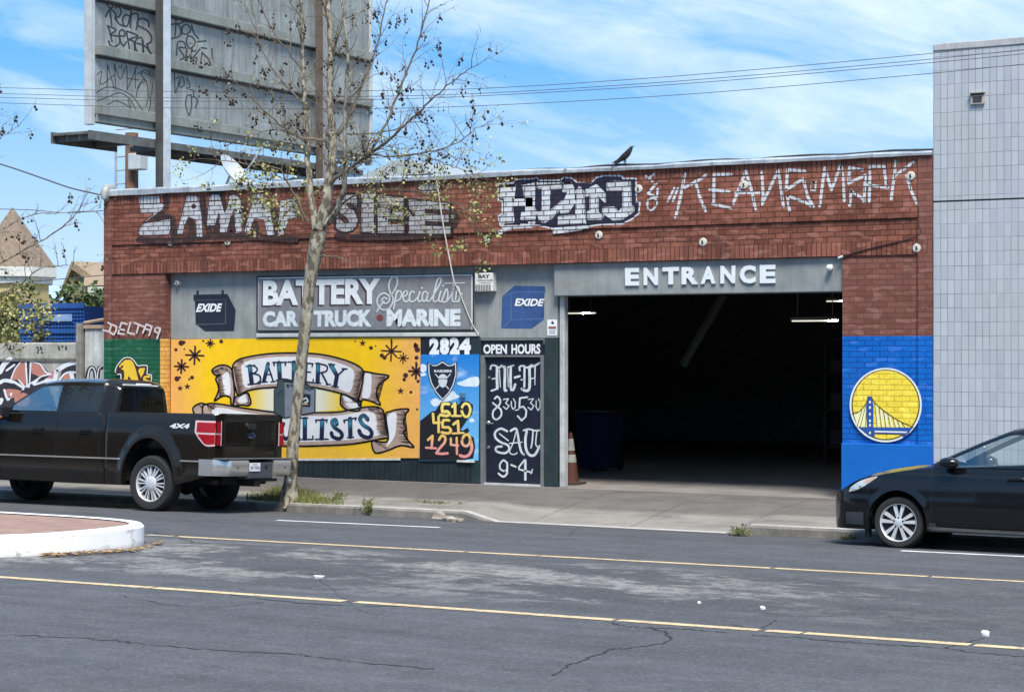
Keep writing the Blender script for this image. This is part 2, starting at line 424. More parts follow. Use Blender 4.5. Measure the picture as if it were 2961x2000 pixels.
def concrete():
    m = bpy.data.materials.new('pavement_concrete'); m.use_nodes = True; t = NT(m.node_tree)
    tc = t.n('ShaderNodeTexCoord').outputs['Object']
    x, y, z = t.xyz(tc)
    fine = t.noise(tc, 40.0, 4.0, 0.7); mid = t.noise(tc, 1.2, 6.0, 0.65); st = t.noise(t.comb(t.math('MULTIPLY', x, 0.6), t.math('MULTIPLY', y, 2.5), 0.0), 1.0, 6.0, 0.65)
    inner = t.mix(t.maprange(mid, 0.3, 0.7), (0.115, 0.105, 0.096), (0.17, 0.156, 0.142))  # darker band by the wall: staining plus weak light put into the colour
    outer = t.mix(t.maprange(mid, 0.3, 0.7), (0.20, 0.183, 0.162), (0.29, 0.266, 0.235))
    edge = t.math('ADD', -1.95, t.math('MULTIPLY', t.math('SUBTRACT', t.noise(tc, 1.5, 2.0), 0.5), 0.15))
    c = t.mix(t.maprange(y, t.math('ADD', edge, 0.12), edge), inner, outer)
    c = t.mix(t.math('MULTIPLY', t.maprange(st, 0.52, 0.72), 0.6), c, (0.075, 0.067, 0.06))
    sp = t.n('ShaderNodeTexVoronoi', {'Vector': tc, 'Scale': 3.2}).outputs[0]
    c = t.mix(t.math('MULTIPLY', t.math('LESS_THAN', sp, 0.07), 0.6), c, (0.05, 0.045, 0.042))
    # scored joints across and along the pavement
    jx = t.math('LESS_THAN', t.math('ABSOLUTE', t.math('SUBTRACT', t.math('FRACT', t.math('ADD', t.math('MULTIPLY', t.math('SUBTRACT', x, 1.95), 1 / 1.53), 0.5)), 0.5)), 0.008)
    jy = t.math('LESS_THAN', t.math('ABSOLUTE', t.math('ADD', y, 1.95)), 0.014)
    j = t.math('MULTIPLY', t.math('MAXIMUM', jx, jy), t.maprange(t.noise(tc, 2.0, 3.0), 0.3, 0.6, 0.15, 0.8))
    c = t.mix(j, c, (0.07, 0.06, 0.055))
    c = t.n('ShaderNodeHueSaturation', {'Color': c, 'Value': t.maprange(fine, 0.25, 0.75, 0.8, 1.2)}).outputs[0]
    c = t.mix(t.maprange(y, 0.0, 2.0), c, (0.115, 0.105, 0.098))
    b = t.n('ShaderNodeBsdfPrincipled', {'Base Color': c, 'Roughness': 0.9, 'Specular IOR Level': 0.2})
    t.set(b, 'Normal', t.n('ShaderNodeBump', {'Strength': 0.4, 'Distance': 0.008, 'Height': fine}).outputs[0])
    t.n('ShaderNodeOutputMaterial', {0: b.outputs[0]}); return m
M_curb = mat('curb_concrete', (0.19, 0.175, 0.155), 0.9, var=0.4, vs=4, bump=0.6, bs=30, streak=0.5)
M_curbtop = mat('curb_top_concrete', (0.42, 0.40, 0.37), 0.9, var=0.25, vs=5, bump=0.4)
g = MB(); g.face([(-2500, -2500, -0.45), (2500, -2500, -0.45), (2500, 2500, -0.45), (-2500, 2500, -0.45)])
tag(g.build('ground', mat('bare_ground', (0.16, 0.15, 0.12), 0.95, var=0.4, vs=0.3)), kind='structure')
rd = MB(); ys = [-3.05, -3.6, -4.6, -6, -7.5, -8.7, -10, -13, -18, -24, -60]
rd.grid([[(x, y, RZ(y)) for x in (-120, -40, -10, 0, 10, 40, 120)] for y in ys])
road = rd.build('road', asphalt()); tag(road, kind='structure')
# pavement with the dropped kerb in front of the opening
DX0, DX1 = onZ(1268, 1500, -0.2).x, onZ(2112, 1540, -0.2).x
def drop(x):
    a = max(0, min(1, (x - DX0) / 0.5)); b = max(0, min(1, (DX1 - x) / 0.35)); return min(a, b)
def PZ(x, y):
    if y >= 0: return 0.0
    z = -0.14 * min(1, -y / 2.9)
    d = drop(x)
    return z - d * 0.122 * max(0, min(1, (-1.25 - y) / 1.65))
xs = [-120, -40, -20] + [-12 + 0.5 * i for i in range(20)]
xs = sorted(set([-120, -40, -20, 20, 40, 120] + [-12 + 0.4 * i for i in range(80)] + [DX0 - 0.02, DX0, DX0 + 0.25, DX0 + 0.5, DX1 - 0.35, DX1 - 0.17, DX1]))
pv = MB(); pys = [0.0, -0.6, -1.25, -1.6, -2.0, -2.4, -2.9]
pv.grid([[(x, y, PZ(x, y)) for x in xs] for y in pys])
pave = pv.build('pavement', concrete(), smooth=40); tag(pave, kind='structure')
rng = random.Random(3)
kb = MB()
kt = [[], [], []]
for x in xs:
    zt = PZ(x, -2.9); d = drop(x)
    e = rng.uniform(-0.008, 0.008)
    kt[0].append((x, -2.9, zt)); kt[1].append((x, -3.02 + e, zt - 0.004)); kt[2].append((x, -3.05 + e, zt - 0.035 if d < 0.9 else zt - 0.02))
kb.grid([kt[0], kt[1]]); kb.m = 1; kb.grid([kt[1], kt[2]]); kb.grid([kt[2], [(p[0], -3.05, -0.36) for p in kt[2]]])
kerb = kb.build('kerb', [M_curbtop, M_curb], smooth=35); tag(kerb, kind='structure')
# broken lump at the kerb end, left of the drop
def rock(mb, c, r, seed, sc=(1, 1, 1)):
    rr = random.Random(seed); bm = bmesh.new(); bmesh.ops.create_icosphere(bm, subdivisions=2, radius=r)
    ph_ = [rr.uniform(0, 6) for _ in range(6)]
    for v in bm.verts:
        k = 1 + 0.25 * math.sin(v.co.x / r * 3 + ph_[0]) * math.sin(v.co.y / r * 3 + ph_[1]) + 0.2 * math.sin(v.co.z / r * 5 + ph_[2]) + rr.uniform(-.08, .08)
        v.co = Vector((v.co.x * k * sc[0] + c[0], v.co.y * k * sc[1] + c[1], v.co.z * k * sc[2] + c[2]))
    mb.bm(bm)
k2 = MB()
for i, (px, py, r) in enumerate([(1262, 1492, .10), (1290, 1500, .08), (1310, 1499, .07), (1278, 1486, .07), (1245, 1485, .08)]):
    p = onZ(px, py, -0.2); rock(k2, (p.x, p.y + 0.1, -0.24), r, i, (1.5, 0.8, 0.9))
tag(k2.build('broken_kerb', mat('broken_concrete', (0.30, 0.26, 0.22), 0.95, var=0.6, vs=9, bump=0.8, bs=25)), 'crumbled pale concrete lump at the kerb end left of the dropped kerb', 'rubble')
k3 = MB()
for i, (px, py, r) in enumerate([(2126, 1540, .08), (2150, 1537, .07), (2110, 1541, .05)]):
    p = onZ(px, py, -0.2); rock(k3, (p.x, p.y + 0.12, -0.24), r, i + 9, (1.4, 0.8, 0.9))
tag(k3.build('broken_kerb', mat('mossy_concrete', (0.12, 0.11, 0.07), 0.95, var=0.6, vs=12, bump=0.8, bs=25)), 'dark mossy crumbled kerb end near the front of the black car', 'rubble')
# painted lines
def road_paint(name, col, amt):
    m = bpy.data.materials.new(name); m.use_nodes = True; t = NT(m.node_tree); tc = t.n('ShaderNodeTexCoord').outputs['Object']
    x, y, z = t.xyz(tc)
    wear = t.math('MULTIPLY', t.maprange(t.noise(tc, 14.0, 7.0, 0.8), 0.50, 0.60), t.maprange(t.noise(t.comb(t.math('MULTIPLY', x, 0.5), 0, 0), 1.0, 3.0), 0.35, 0.65, amt * .4, amt))
    c = t.mix(wear, t.n('ShaderNodeHueSaturation', {'Color': col + (1,), 'Value': t.maprange(t.noise(tc, 3.0, 4.0), .3, .7, .85, 1.1)}).outputs[0], (0.10, 0.10, 0.10))
    t.n('ShaderNodeOutputMaterial', {0: t.n('ShaderNodeBsdfPrincipled', {'Base Color': c, 'Roughness': 0.75})}); return m
YEL = road_paint('yellow_road_paint', (0.68, 0.50, 0.28), .85); WHI = road_paint('white_road_paint', (0.76, 0.76, 0.76), .5)
def on_road(px, py):
    z = -0.17
    for _ in range(8):
        p = onZ(px, py, z); z = RZ(p.y) + 0.004
    return onZ(px, py, z)
def line(px0, py0, px1, py1, wd, m, name, gaps=(), ext0=0, ext1=0):
    a = on_road(px0, py0); b = on_road(px1, py1)
    x0, x1 = a.x - ext0, b.x + ext1
    f = lambda x: a.y + (b.y - a.y) * (x - a.x) / (b.x - a.x)
    cuts = [x0] + [v for gx, gw in gaps for v in (gx - gw, gx + gw)] + [x1]
    mb = MB(); rr = random.Random(int(px0) + 5)
    for i in range(0, len(cuts), 2):
        s, e = cuts[i], cuts[i + 1]; n = max(2, int((e - s) / 0.35))
        r0, r1 = [], []
        for k in range(n + 1):
            x = s + (e - s) * k / n; y = f(x)
            j0, j1 = rr.uniform(-.006, .006), rr.uniform(-.006, .006)
            r0.append((x, y + wd / 2 + j0, RZ(y + wd / 2) + 0.004)); r1.append((x, y - wd / 2 + j1, RZ(y - wd / 2) + 0.004))
        mb.grid([r0, r1])
    return mb.build(name, m, road)
gx = lambda px, py: on_road(px, py).x
line(0, 1667, 2961, 1873, 0.12, YEL, 'lane_line', [(gx(455, 1696), .015), (gx(1015, 1737), .06), (gx(1790, 1789), .02), (gx(2210, 1819), .03), (gx(2330, 1826), .012), (gx(2815, 1861), .02)], 20, 30)
line(515, 1550, 2961, 1680, 0.11, YEL, 'lane_line', [(gx(1350, 1594), .015), (gx(1560, 1605), .012), (gx(2236, 1641), .02), (gx(2690, 1665), .02)], 0, 30)
line(425, 1545, 502, 1549, 0.10, mat('faded_yellow_paint', (0.45, 0.38, 0.27), .8, var=.4), 'lane_line')
line(802, 1503, 1271, 1524, 0.10, WHI, 'bay_line')
line(2606, 1591, 2961, 1608, 0.11, WHI, 'bay_line', (), 0, 4)
# cracks: thin dark sunken ribbons
ck = MB()
def crack(pts, wd):
    P = catmull([on_road(*p) for p in pts], 8); rr = random.Random(len(pts) + int(pts[0][0]))
    P = [Vector((p.x + rr.uniform(-.02, .02), p.y + rr.uniform(-.035, .035), 0)) for p in P]
    rows = [[], []]
    for i, p in enumerate(P):
        d = (P[min(i + 1, len(P) - 1)] - P[max(i - 1, 0)]).normalized(); q = Vector((-d.y, d.x, 0)); h = wd * rr.uniform(.1, .62) / 2
        for k, sg in ((0, 1), (1, -1)):
            v = p + q * h * sg; rows[k].append((v.x, v.y, RZ(v.y) + 0.003))
    ck.grid(rows)
crack([(0, 1832), (170, 1840), (330, 1850), (420, 1860), (560, 1872), (700, 1882), (850, 1888), (950, 1902), (1100, 1920), (1260, 1932)], .05)
crack([(1600, 1950), (1650, 1920), (1730, 1890), (1770, 1875), (1830, 1870), (1920, 1858), (1935, 1845), (1925, 1825), (1870, 1812)], .05)
crack([(1755, 1795), (1790, 1805), (1850, 1812), (2000, 1818), (2090, 1827)], .045)
crack([(2180, 1835), (2320, 1843), (2440, 1853), (2560, 1862), (2700, 1870), (2830, 1885), (2961, 1897)], .05)
crack([(2130, 1805), (2190, 1818), (2240, 1790)], .03); crack([(2730, 1872), (2800, 1855), (2850, 1840)], .03); crack([(1640, 1550), (1700, 1500), (1735, 1470)], .01)
crack([(350, 1720), (480, 1745), (640, 1752), (760, 1740)], .03); crack([(900, 1650), (1040, 1760), (1110, 1775)], .012); crack([(1290, 1558), (1600, 1580), (2080, 1630)], .02); crack([(660, 1718), (900, 1744), (1150, 1752)], .05)
crack([(430, 1538), (500, 1547), (560, 1566)], .06)
ck.build('crack', mat('crack_dark', (0.025, 0.025, 0.028), 0.95, var=0.2), road)
# patches and litter
def blob(px, py, r, sx, m, name, label, h=0.01):
    p = on_road(px, py); mb = MB(); rock(mb, (p.x, p.y, p.z + h * 0.4), r, int(px), (sx, 0.9, h / r)); return tag(mb.build(name, m, smooth=80), label, 'litter')
PAP = mat('white_litter', (0.8, 0.8, 0.8), 0.8, var=0.1)
blob(2849, 1836, .022, 1.6, PAP, 'crumpled_paper', 'crumpled white paper on the asphalt at the lower right, by the near yellow line', .03)
blob(922, 1670, .032, 1.8, PAP, 'crumpled_paper', 'flat white paper scrap on the worn pale asphalt between the yellow lines', .02)
blob(2206, 1760, .018, 1.6, PAP, 'crumpled_paper', 'tiny white scrap on the road just above the near yellow line', .02)
blob(2022, 1744, .013, 1.3, PAP, 'crumpled_paper', 'smallest white speck of litter in the painted-out lane', .015)
# traffic island with its white kerb
ZT = 0.11; IX = 0.37
IPTS = [(-30, -11.78), (-2.2, -11.78), (-1.2, -11.68), (-.55, -11.40), (-.11, -10.99), (.17, -10.60), (.31, -10.15), (.37, -9.67), (.35, -9.27), (.24, -9.03), (.04, -8.84), (-.27, -8.69), (-.85, -8.58), (-1.6, -8.55), (-4, -8.55), (-30, -8.55)]
def island_outline(off):
    P = catmull([Vector((x, y, 0)) for x, y in IPTS[1:-1]], 4); P = [Vector((-30, IPTS[0][1], 0))] + P + [Vector((-30, IPTS[-1][1], 0))]
    out = []
    for k, p in enumerate(P):
        d = (P[min(k + 1, len(P) - 1)] - P[max(k - 1, 0)]).normalized(); q = p + Vector((-d.y, d.x, 0)) * off
        out.append((q.x, q.y))
    return out
o0, o1, o2 = island_outline(0.0), island_outline(0.03), island_outline(0.17)
ki = MB(); ki.grid([[(x, y, -0.2) for x, y in o0], [(x, y, ZT - 0.03) for x, y in o0], [(x, y, ZT) for x, y in o1], [(x, y, ZT) for x, y in o2]])
isl = empty('traffic_island', (IX - 6, -9.3, -0.12)); tag(isl, kind='structure')
m = bpy.data.materials.new('chipped_white_paint'); m.use_nodes = True; t = NT(m.node_tree)
tc = t.n('ShaderNodeTexCoord').outputs['Object']
ch = t.math('MAXIMUM', t.maprange(t.noise(tc, 7.0, 6.0, 0.7), 0.60, 0.65), t.math('MULTIPLY', t.maprange(t.noise(tc, 2.2, 8.0, 0.75), 0.58, 0.62), 0.8))
xx, yy, zz_ = t.xyz(tc)
c = t.mix(t.math('MULTIPLY', ch, 0.7), (0.86, 0.86, 0.86), (0.28, 0.26, 0.24))
c = t.mix(t.math('MULTIPLY', t.maprange(t.math('ADD', zz_, t.math('MULTIPLY', t.noise(tc, 5.0), 0.12)), 0.11, 0.03), 0.7), c, (0.24, 0.21, 0.18))
t.n('ShaderNodeOutputMaterial', {0: t.n('ShaderNodeBsdfPrincipled', {'Base Color': c, 'Roughness': 0.7})})
ki.build('kerb', m, isl, smooth=30)
m = bpy.data.materials.new('pink_paving'); m.use_nodes = True; t = NT(m.node_tree)
tc = t.n('ShaderNodeTexCoord').outputs['Object']
bb = t.n('ShaderNodeTexBrick', {'Vector': tc, 'Color1': (0.28, 0.175, 0.135), 'Color2': (0.34, 0.215, 0.17), 'Mortar': (0.24, 0.15, 0.12), 'Scale': 1.0, 'Mortar Size': 0.008, 'Brick Width': 0.4, 'Row Height': 0.2})
c = t.n('ShaderNodeHueSaturation', {'Color': bb.outputs[0], 'Value': t.maprange(t.noise(tc, 4.0, 5.0), .3, .7, .82, 1.15)}).outputs[0]
t.n('ShaderNodeOutputMaterial', {0: t.n('ShaderNodeBsdfPrincipled', {'Base Color': c, 'Roughness': 0.9})})
ti = MB(); ti.face([(x, y, ZT - 0.012) for x, y in o2]); ti.build('paving', m, isl)
# dry leaves gathered at the foot of the island kerb
lf = MB(); rr = random.Random(11); lf.m = 0
for i in range(320):
    px = rr.uniform(120, 470); k = (px - 120) / 350
    base = on_road(px, 1607 - 24 * k + rr.uniform(-3, 6) - (14 * max(0, (px - 400) / 70)))
    r = rr.uniform(.012, .035); a_ = rr.uniform(0, 6.3); zt = rr.uniform(.003, .02)
    lf.m = rr.randrange(2)
    lf.face([(base.x + r * math.cos(a_ + q) * (1.6 if q in (0, math.pi) else .7), base.y + r * math.sin(a_ + q) * 0.8, base.z + zt + rr.uniform(0, .012)) for q in (0, math.pi / 2, math.pi, 3 * math.pi / 2)])
tag(lf.build('dry_leaves', [mat('dry_leaf', (0.42, 0.25, 0.10), .9, var=.4), mat('dry_leaf_dark', (0.16, 0.09, 0.05), .9, var=.4)]), 'brown dry leaves gathered along the foot of the white island kerb', 'leaves', kind='stuff')
# distant hills
hl = MB()
rr = random.Random(2); row0, row1 = [], []
for i in range(60):
    x = -1500 + i * 40
    row0.append((x, 900, -1)); row1.append((x, 900 + 40, 44 + 7 * math.sin(i * .37) + 5 * math.sin(i * .9 + 1) + rr.uniform(-1, 1)))
hl.grid([row0, row1, [(p[0], 1200, -1) for p in row0]])
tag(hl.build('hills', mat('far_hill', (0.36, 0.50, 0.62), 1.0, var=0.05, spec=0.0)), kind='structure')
# ================================================================== BRICK SHOP
BX0, BX1 = FX(304), FX(2699)
XPL, XPR = FX(477), FX(2436)          # inner edges of the two brick piers
XST0, XST1 = FX(326), FX(2656)
ROOT = (-0.77, 0.2, 0.0)
shop = empty('brick_shop', ROOT, 'long low red brick garage shop with graffiti on its parapet and a dark open bay', 'building')
ZC = 4.835
M_br = brick_mat('red_brick', (0.140, 0.048, 0.031), (0.275, 0.100, 0.066), (0.03, 0.014, 0.011), 0.85, 0.65)
M_bp = brick_mat('pier_brick', (0.155, 0.058, 0.043), (0.22, 0.09, 0.068), (0.13, 0.055, 0.045), 0.8, 0.35)
wall = MB()
wall.box(XST0, XST1, -0.02, 0.35, 3.975, ZC)                  # frieze
wall.box(XST0, XST1, 0.008, 0.35, ZS3, 3.975)                 # recessed band
wall.box(XST0, XST1, -0.022, 0.35, ZS2, ZS3)                  # soldier lintel
wall.box(BX0 + .02, BX0 + .3, 0.35, 16, 0, ZC - .02)          # side wall
wall.box(BX1 - .3, BX1 - .02, 0.35, 16, 0, ZC - .02)
wall.box(BX0 + .3, BX1 - .3, 15.7, 16, 0, ZC - .02)
wall.build('parapet_wall', M_br, shop)
pr = MB()
GZ = 2.317
pr.box(BX0, XST0, -0.036, 0.35, GZ, ZC); pr.box(XST0, XPL, 0.0, 0.35, GZ, ZS2); pr.build('pier', M_bp, shop)
pr = MB(); pr.box(XST1, BX1, -0.036, 0.35, GZ, ZC); pr.box(XPR, XST1, 0.0, 0.35, GZ, ZS2); pr.build('pier', M_bp, shop)
# painted lower piers: green / orange on the left, blue on the right
M_gr = brick_mat('green_painted_brick', (0.008, 0.085, 0.042), (0.010, 0.10, 0.05), (0.004, 0.045, 0.022), 0.9, 0.15, .6)
M_or = brick_mat('orange_painted_brick', (0.70, 0.36, 0.075), (0.76, 0.41, 0.10), (0.30, 0.13, 0.03), 0.9, 0.15, .6)
M_bl = brick_mat('blue_painted_brick', (0.0, 0.11, 0.46), (0.001, 0.125, 0.50), (0.0, 0.045, 0.25), 0.9, 0.15, .55)
XG = FX(463)
pg = MB(); pg.box(BX0, XST0, -0.036, 0.35, 0, GZ); pg.box(XST0, XG, 0.0, 0.35, 0, GZ); pg.build('pier', M_gr, shop, None)['label'] = 'green painted lower pier'
pg = MB(); pg.box(XG, XPL, 0.0, 0.35, 0, GZ); pg.build('pier', M_or, shop)['label'] = 'narrow orange painted strip of the lower pier'
pg = MB(); pg.box(XST1, BX1, -0.036, 0.35, 0.80, GZ); pg.box(XPR, XST1, 0.0, 0.35, 0.80, GZ); pg.build('pier', M_bl, shop)['label'] = 'blue painted lower pier'
pg = MB(); pg.bbox(XPR - .004, BX1 + 0.004, -0.045, 0.35, 0, 0.80, .012); pg.build('plinth', mat('blue_render', (0.0, 0.12, 0.47), 0.5, var=.12, vs=3, bump=.25), shop)
# coping
cp = MB(); rr = random.Random(5)
n = 46; rows = [[], [], [], [], []]
for i in range(n + 1):
    x = BX0 - .03 + (BX1 - BX0 + .03) * i / n; e = rr.uniform(-.006, .006); e2 = rr.uniform(-.012, .012)
    sag = 0.018 * math.sin(i * .55) * (1 if 6 < i < 40 else 0)
    rows[0].append((x, -0.02, ZC + .0)); rows[1].append((x, -0.075, ZC + e)); h_ = .115 - .05 * max(0, min(1, (x + 5) / 9)); rows[2].append((x, -0.08 + e, ZC + h_ - .03 + e2 * .6 + sag * .5)); rows[3].append((x, -0.03, ZC + h_ + e2 * .6 + sag * .6)); rows[4].append((x, 0.36, ZC + h_ - .005 + e2 * .5))
cp.grid(rows); cp.face([r[0] for r in rows]); cp.face([r[-1] for r in rows])
sm = MB(); [sm.box(x, x + .05, -.088, -.02, ZC + .004, ZC + .09 - .04 * max(0, min(1, (x + 5) / 9))) for x in [BX0 + 1.9 + 2.45 * k for k in range(6)]]; sm.build('coping_joint', mat('coping_joint', (.30, .32, .34), .6, .3, var=.3), shop)
cp.build('coping', mat('coping_metal', (0.48, 0.52, 0.56), 0.5, 0.3, var=.35, vs=2.2, streak=.6), shop, smooth=40)
ge = MB(); p = onY(314, 560, 0); ge.tube([(p.x, -.02, p.z - .1), (p.x, -.09, p.z - .07), (p.x, -.10, p.z + .02), (p.x, -.05, p.z + .09), (p.x, .1, p.z + .1)], [.05, .075, .08, .08, .07], 10); ge.build('gutter_end', mat('gutter_grey', (.36, .37, .35), .6, .2, var=.3), shop, smooth=50)
# tar line on top of the coping, toward the right
tl = MB(); P = [(x, 0.03 + .03 * math.sin(x * 3), ZC + .082 + .012 * math.sin(x * 4.3)) for x in [BX0 + 8.2 + i * .25 for i in range(29)]]
tl.tube(P, [.014 + .008 * rr.random() for _ in P], 6); tl.build('tar_seam', mat('tar', (.04, .04, .042), .8, var=.3), shop)
# grey fascia wall behind the piers, opening at the right
XO = FX(1612, .16)
M_grey = mat('grey_wall_paint', (0.285, 0.305, 0.30), 0.75, var=0.22, vs=2.2, bump=.15, bs=30, streak=.35)
gw = MB(); gw.box(XPL, XO, 0.16, 0.34, GZ, ZS2); gw.build('fascia_wall', M_grey, shop)
hb = MB(); hb.bbox(FX(1597), XPR, 0.05, 0.345, 2.955, ZS2 - .003, .012); hb.build('header_beam', mat('header_grey', (0.25, 0.27, 0.27), .75, var=.25, vs=2.5, bump=.15, streak=.35), shop)
jp = MB(); jp.bbox(FX(1617, .16), FX(1634, .2), 0.17, 0.30, 0.0, 2.955, .008); jp.build('door_jamb', mat('jamb_paint', (0.46, 0.48, 0.48), .6, var=.35, vs=3, streak=.6), shop)
M_blk = mat('black_green_paint', (0.016, 0.026, 0.030), 0.5, var=.3, vs=4, bump=.3, bs=12)
kw = MB(); zk = onY(1000, 1330, .14).z; kw.box(XPL, FX(1376, .14), 0.14, 0.34, 0.0, GZ)
nb = 60
for i in range(nb):
    x0 = XPL + (FX(1360, .12) - XPL) * i / nb; x1 = XPL + (FX(1360, .12) - XPL) * (i + 1) / nb
    kw.box(x0 + .004, x1 - .004, 0.126, 0.139, 0.01, zk - .01)
kw.build('dado_wall', M_blk, shop)
dc = MB(); dc.bbox(FX(1577, .13), FX(1612, .13), 0.10, 0.345, 0.0, GZ - .003, .01); dc.build('pillar', mat('dark_green_paint', (0.018, 0.034, 0.036), .5, var=.35, vs=5, bump=.2), shop); dc = MB(); dc.bbox(FX(1362, .12), FX(1391, .12), 0.11, 0.345, 0, GZ - .003, .008); dc.build('pillar', mat('dark_green_paint', (0.018, 0.034, 0.036), .5, var=.35, vs=5, bump=.2), shop)
# door: frame, leaf, lettering
Yd = 0.13
M_frame = mat('door_frame_grey', (0.15, 0.165, 0.165), .5, var=.25, vs=5)
def zr(x0, y0, x1, y1, ox, oy, sc, Y):   # zoom rect -> world x0,x1,z0,z1
    a_ = onY(ox + x0 / sc, oy + (y0 + y1) / 2 / sc, Y); b_ = onY(ox + x1 / sc, oy + (y0 + y1) / 2 / sc, Y)
    c_ = onY(ox + (x0 + x1) / 2 / sc, oy + y0 / sc, Y); d_ = onY(ox + (x0 + x1) / 2 / sc, oy + y1 / sc, Y)
    return a_.x, b_.x, d_.z, c_.z
Z3 = (1180, 750, 2.2426)
door = empty('shop_door', (0.0, .2, 0.0)); door.parent = shop; door.location = Vector((0.0, .2, 0)) - Vector(ROOT); bpy.context.view_layer.update()
x0, x1, z0, z1 = zr(500, 632, 864, 1458, *Z3, Yd)
fr = MB(); fr.box(x0 - .07, x0, .10, .33, 0, z1 + .03); fr.box(x1, x1 + .055, .10, .33, 0, z1 + .03); fr.box(x0, x1, .10, .33, z1, z1 + .03)
fr.build('door_frame', M_frame, door)
lv = MB(); lv.bbox(x0 + .004, x1 - .004, .155, .20, .03, z1 - .004, .004); lv.build('door_leaf', mat('navy_black_paint', (0.011, 0.014, 0.028), .4, var=.3, vs=4), door)
th = MB(); th.box(x0, x1, .09, .33, .002, .028); th.build('threshold', mat('bright_threshold', (.62, .63, .62), .4, .3, var=.2), door)
M_chr = mat('brushed_steel', (.55, .56, .56), .3, .9, var=.1)
hd = MB(); p = onY(1180 + 518 / 2.2426, 750 + 1058 / 2.2426, .14); hd.lathe([(.0, 0), (.035, 0), (.033, -.012), (.02, -.02), (.02, -.05)], (p.x, .154, p.z), (0, 1, 0), 14); hd.tube([(p.x, .105, p.z), (p.x + .05, .10, p.z), (p.x + .12, .105, p.z - .01)], [.018, .014, .011], 8); hd.build('door_handle', M_chr, door, smooth=50)
hd = MB(); p = onY(1180 + 520 / 2.2426, 750 + 1218 / 2.2426, .14); hd.lathe([(.0, -.03), (.022, -.028), (.03, -.008), (.03, 0)], (p.x, .154, p.z), (0, 1, 0), 14); hd.build('door_lock', M_chr, door, smooth=50)
hd = MB(); p = onY(1180 + 524 / 2.2426, 750 + 766 / 2.2426, .14); hd.lathe([(.0, -.02), (.02, -.018), (.024, 0)], (p.x, .154, p.z), (0, 1, 0), 14); hd.build('door_knob', M_chr, door, smooth=50)
x0t, x1t, z0t, z1t = zr(470, 512, 886, 548, *Z3, Yd)
tb = MB(); tb.box(x0 - .07, x1 + .075, .14, .345, z1 + .031, GZ - .003); tb.build('transom_panel', mat('transom_black', (.012, .014, .024), .5, var=.2), door)
tb = MB(); tb.box(x0 - .07, x1 + .07, .115, .139, z1t - .03, z1t + .01); tb.box(x1 + .045, x1 + .07, .115, .139, z1t - .09, z1t - .03); tb.build('transom_trim', M_frame, door)
LET = mat('silver_lettering', (.58, .62, .63), .5, var=.25, vs=9)
A = Art(.154, 1400, 960, 3.411)
S_ = lambda pts, w, sm=4, **k: A.stroke('l', pts, w, sm, **k)
S_([(62, 365), (72, 330), (108, 330), (148, 350), (172, 328)], 18); S_([(128, 350), (126, 460), (130, 555)], 26, 0); S_([(130, 555), (100, 568), (72, 578)], 18); S_([(80, 462), (126, 450)], 12, 0)
S_([(188, 340), (205, 365), (202, 555), (218, 575)], 26, 3); S_([(150, 370), (160, 540)], 10, 0); S_([(232, 340), (238, 540)], 9, 0); S_([(262, 340), (262, 545), (286, 568), (306, 515)], 24, 3); S_([(176, 330), (212, 345)], 14, 0); S_([(240, 345), (290, 328)], 14, 0)
S_([(302, 447), (350, 434)], 22, 0)
S_([(352, 378), (350, 342), (385, 332), (425, 350), (470, 322)], 18); S_([(398, 350), (396, 540)], 20, 0); S_([(446, 345), (448, 545), (412, 578), (372, 560)], 26, 3); S_([(440, 348), (500, 330), (545, 303)], 20, 3); S_([(502, 335), (500, 520)], 16, 0, wend=8); S_([(452, 462), (500, 450)], 12, 0); S_([(362, 470), (396, 462)], 12, 0)
S_([(86, 690), (126, 632), (160, 672), (146, 722), (92, 772), (86, 835), (122, 862), (168, 822), (164, 762), (104, 712)], 17, 2, closed=True)
S_([(190, 662), (240, 656), (212, 700), (246, 726), (220, 760), (190, 735)], 11, 0); S_([(268, 675), (288, 656), (308, 690), (305, 742), (285, 760), (268, 728)], 11, 0, closed=True); S_([(308, 770), (340, 762)], 11, 0)
S_([(426, 640), (352, 650), (346, 745), (385, 732), (416, 772), (410, 832), (370, 870), (330, 826)], 17, 0)
S_([(434, 662), (486, 656), (456, 697), (490, 726), (465, 766), (434, 742)], 11, 0); S_([(514, 668), (535, 656), (552, 692), (550, 746), (532, 772), (512, 736)], 11, 0, closed=True)
S_([(226, 976), (165, 950), (110, 985), (112, 1040), (165, 1085), (228, 1110), (248, 1150), (212, 1190), (150, 1186), (116, 1166), (122, 1132), (172, 1126)], 22, 4); S_([(150, 1000), (238, 1068)], 12, 0)
S_([(262, 972), (312, 950), (332, 1010), (348, 1110), (368, 1180), (392, 1206)], 22, 3); S_([(312, 985), (288, 1085), (250, 1180), (290, 1205), (325, 1190)], 11, 3); S_([(250, 1096), (372, 1084)], 11, 0)
S_([(388, 968), (440, 955), (500, 970), (562, 965)], 17, 3); S_([(420, 975), (406, 1060), (416, 1160), (452, 1212), (502, 1206), (548, 1120)], 25, 4); S_([(482, 975), (474, 1080), (462, 1140)], 15, 3); S_([(520, 975), (508, 1100), (528, 1130)], 12, 3)
S_([(226, 1292), (192, 1260), (156, 1300), (160, 1350), (198, 1370)], 17, 2); S_([(226, 1285), (226, 1390), (186, 1424), (142, 1392)], 19, 2); S_([(200, 1370), (226, 1350)], 12, 0); S_([(268, 1308), (312, 1326)], 18, 0)
S_([(400, 1256), (342, 1330), (345, 1352), (470, 1382)], 16, 0); S_([(406, 1262), (406, 1452)], 24, 0); S_([(476, 1352), (462, 1394)], 12, 0)
A.build('lettering', 'l', LET, door, 'silver blackletter opening hours')
A = Art(.138, *Z3)
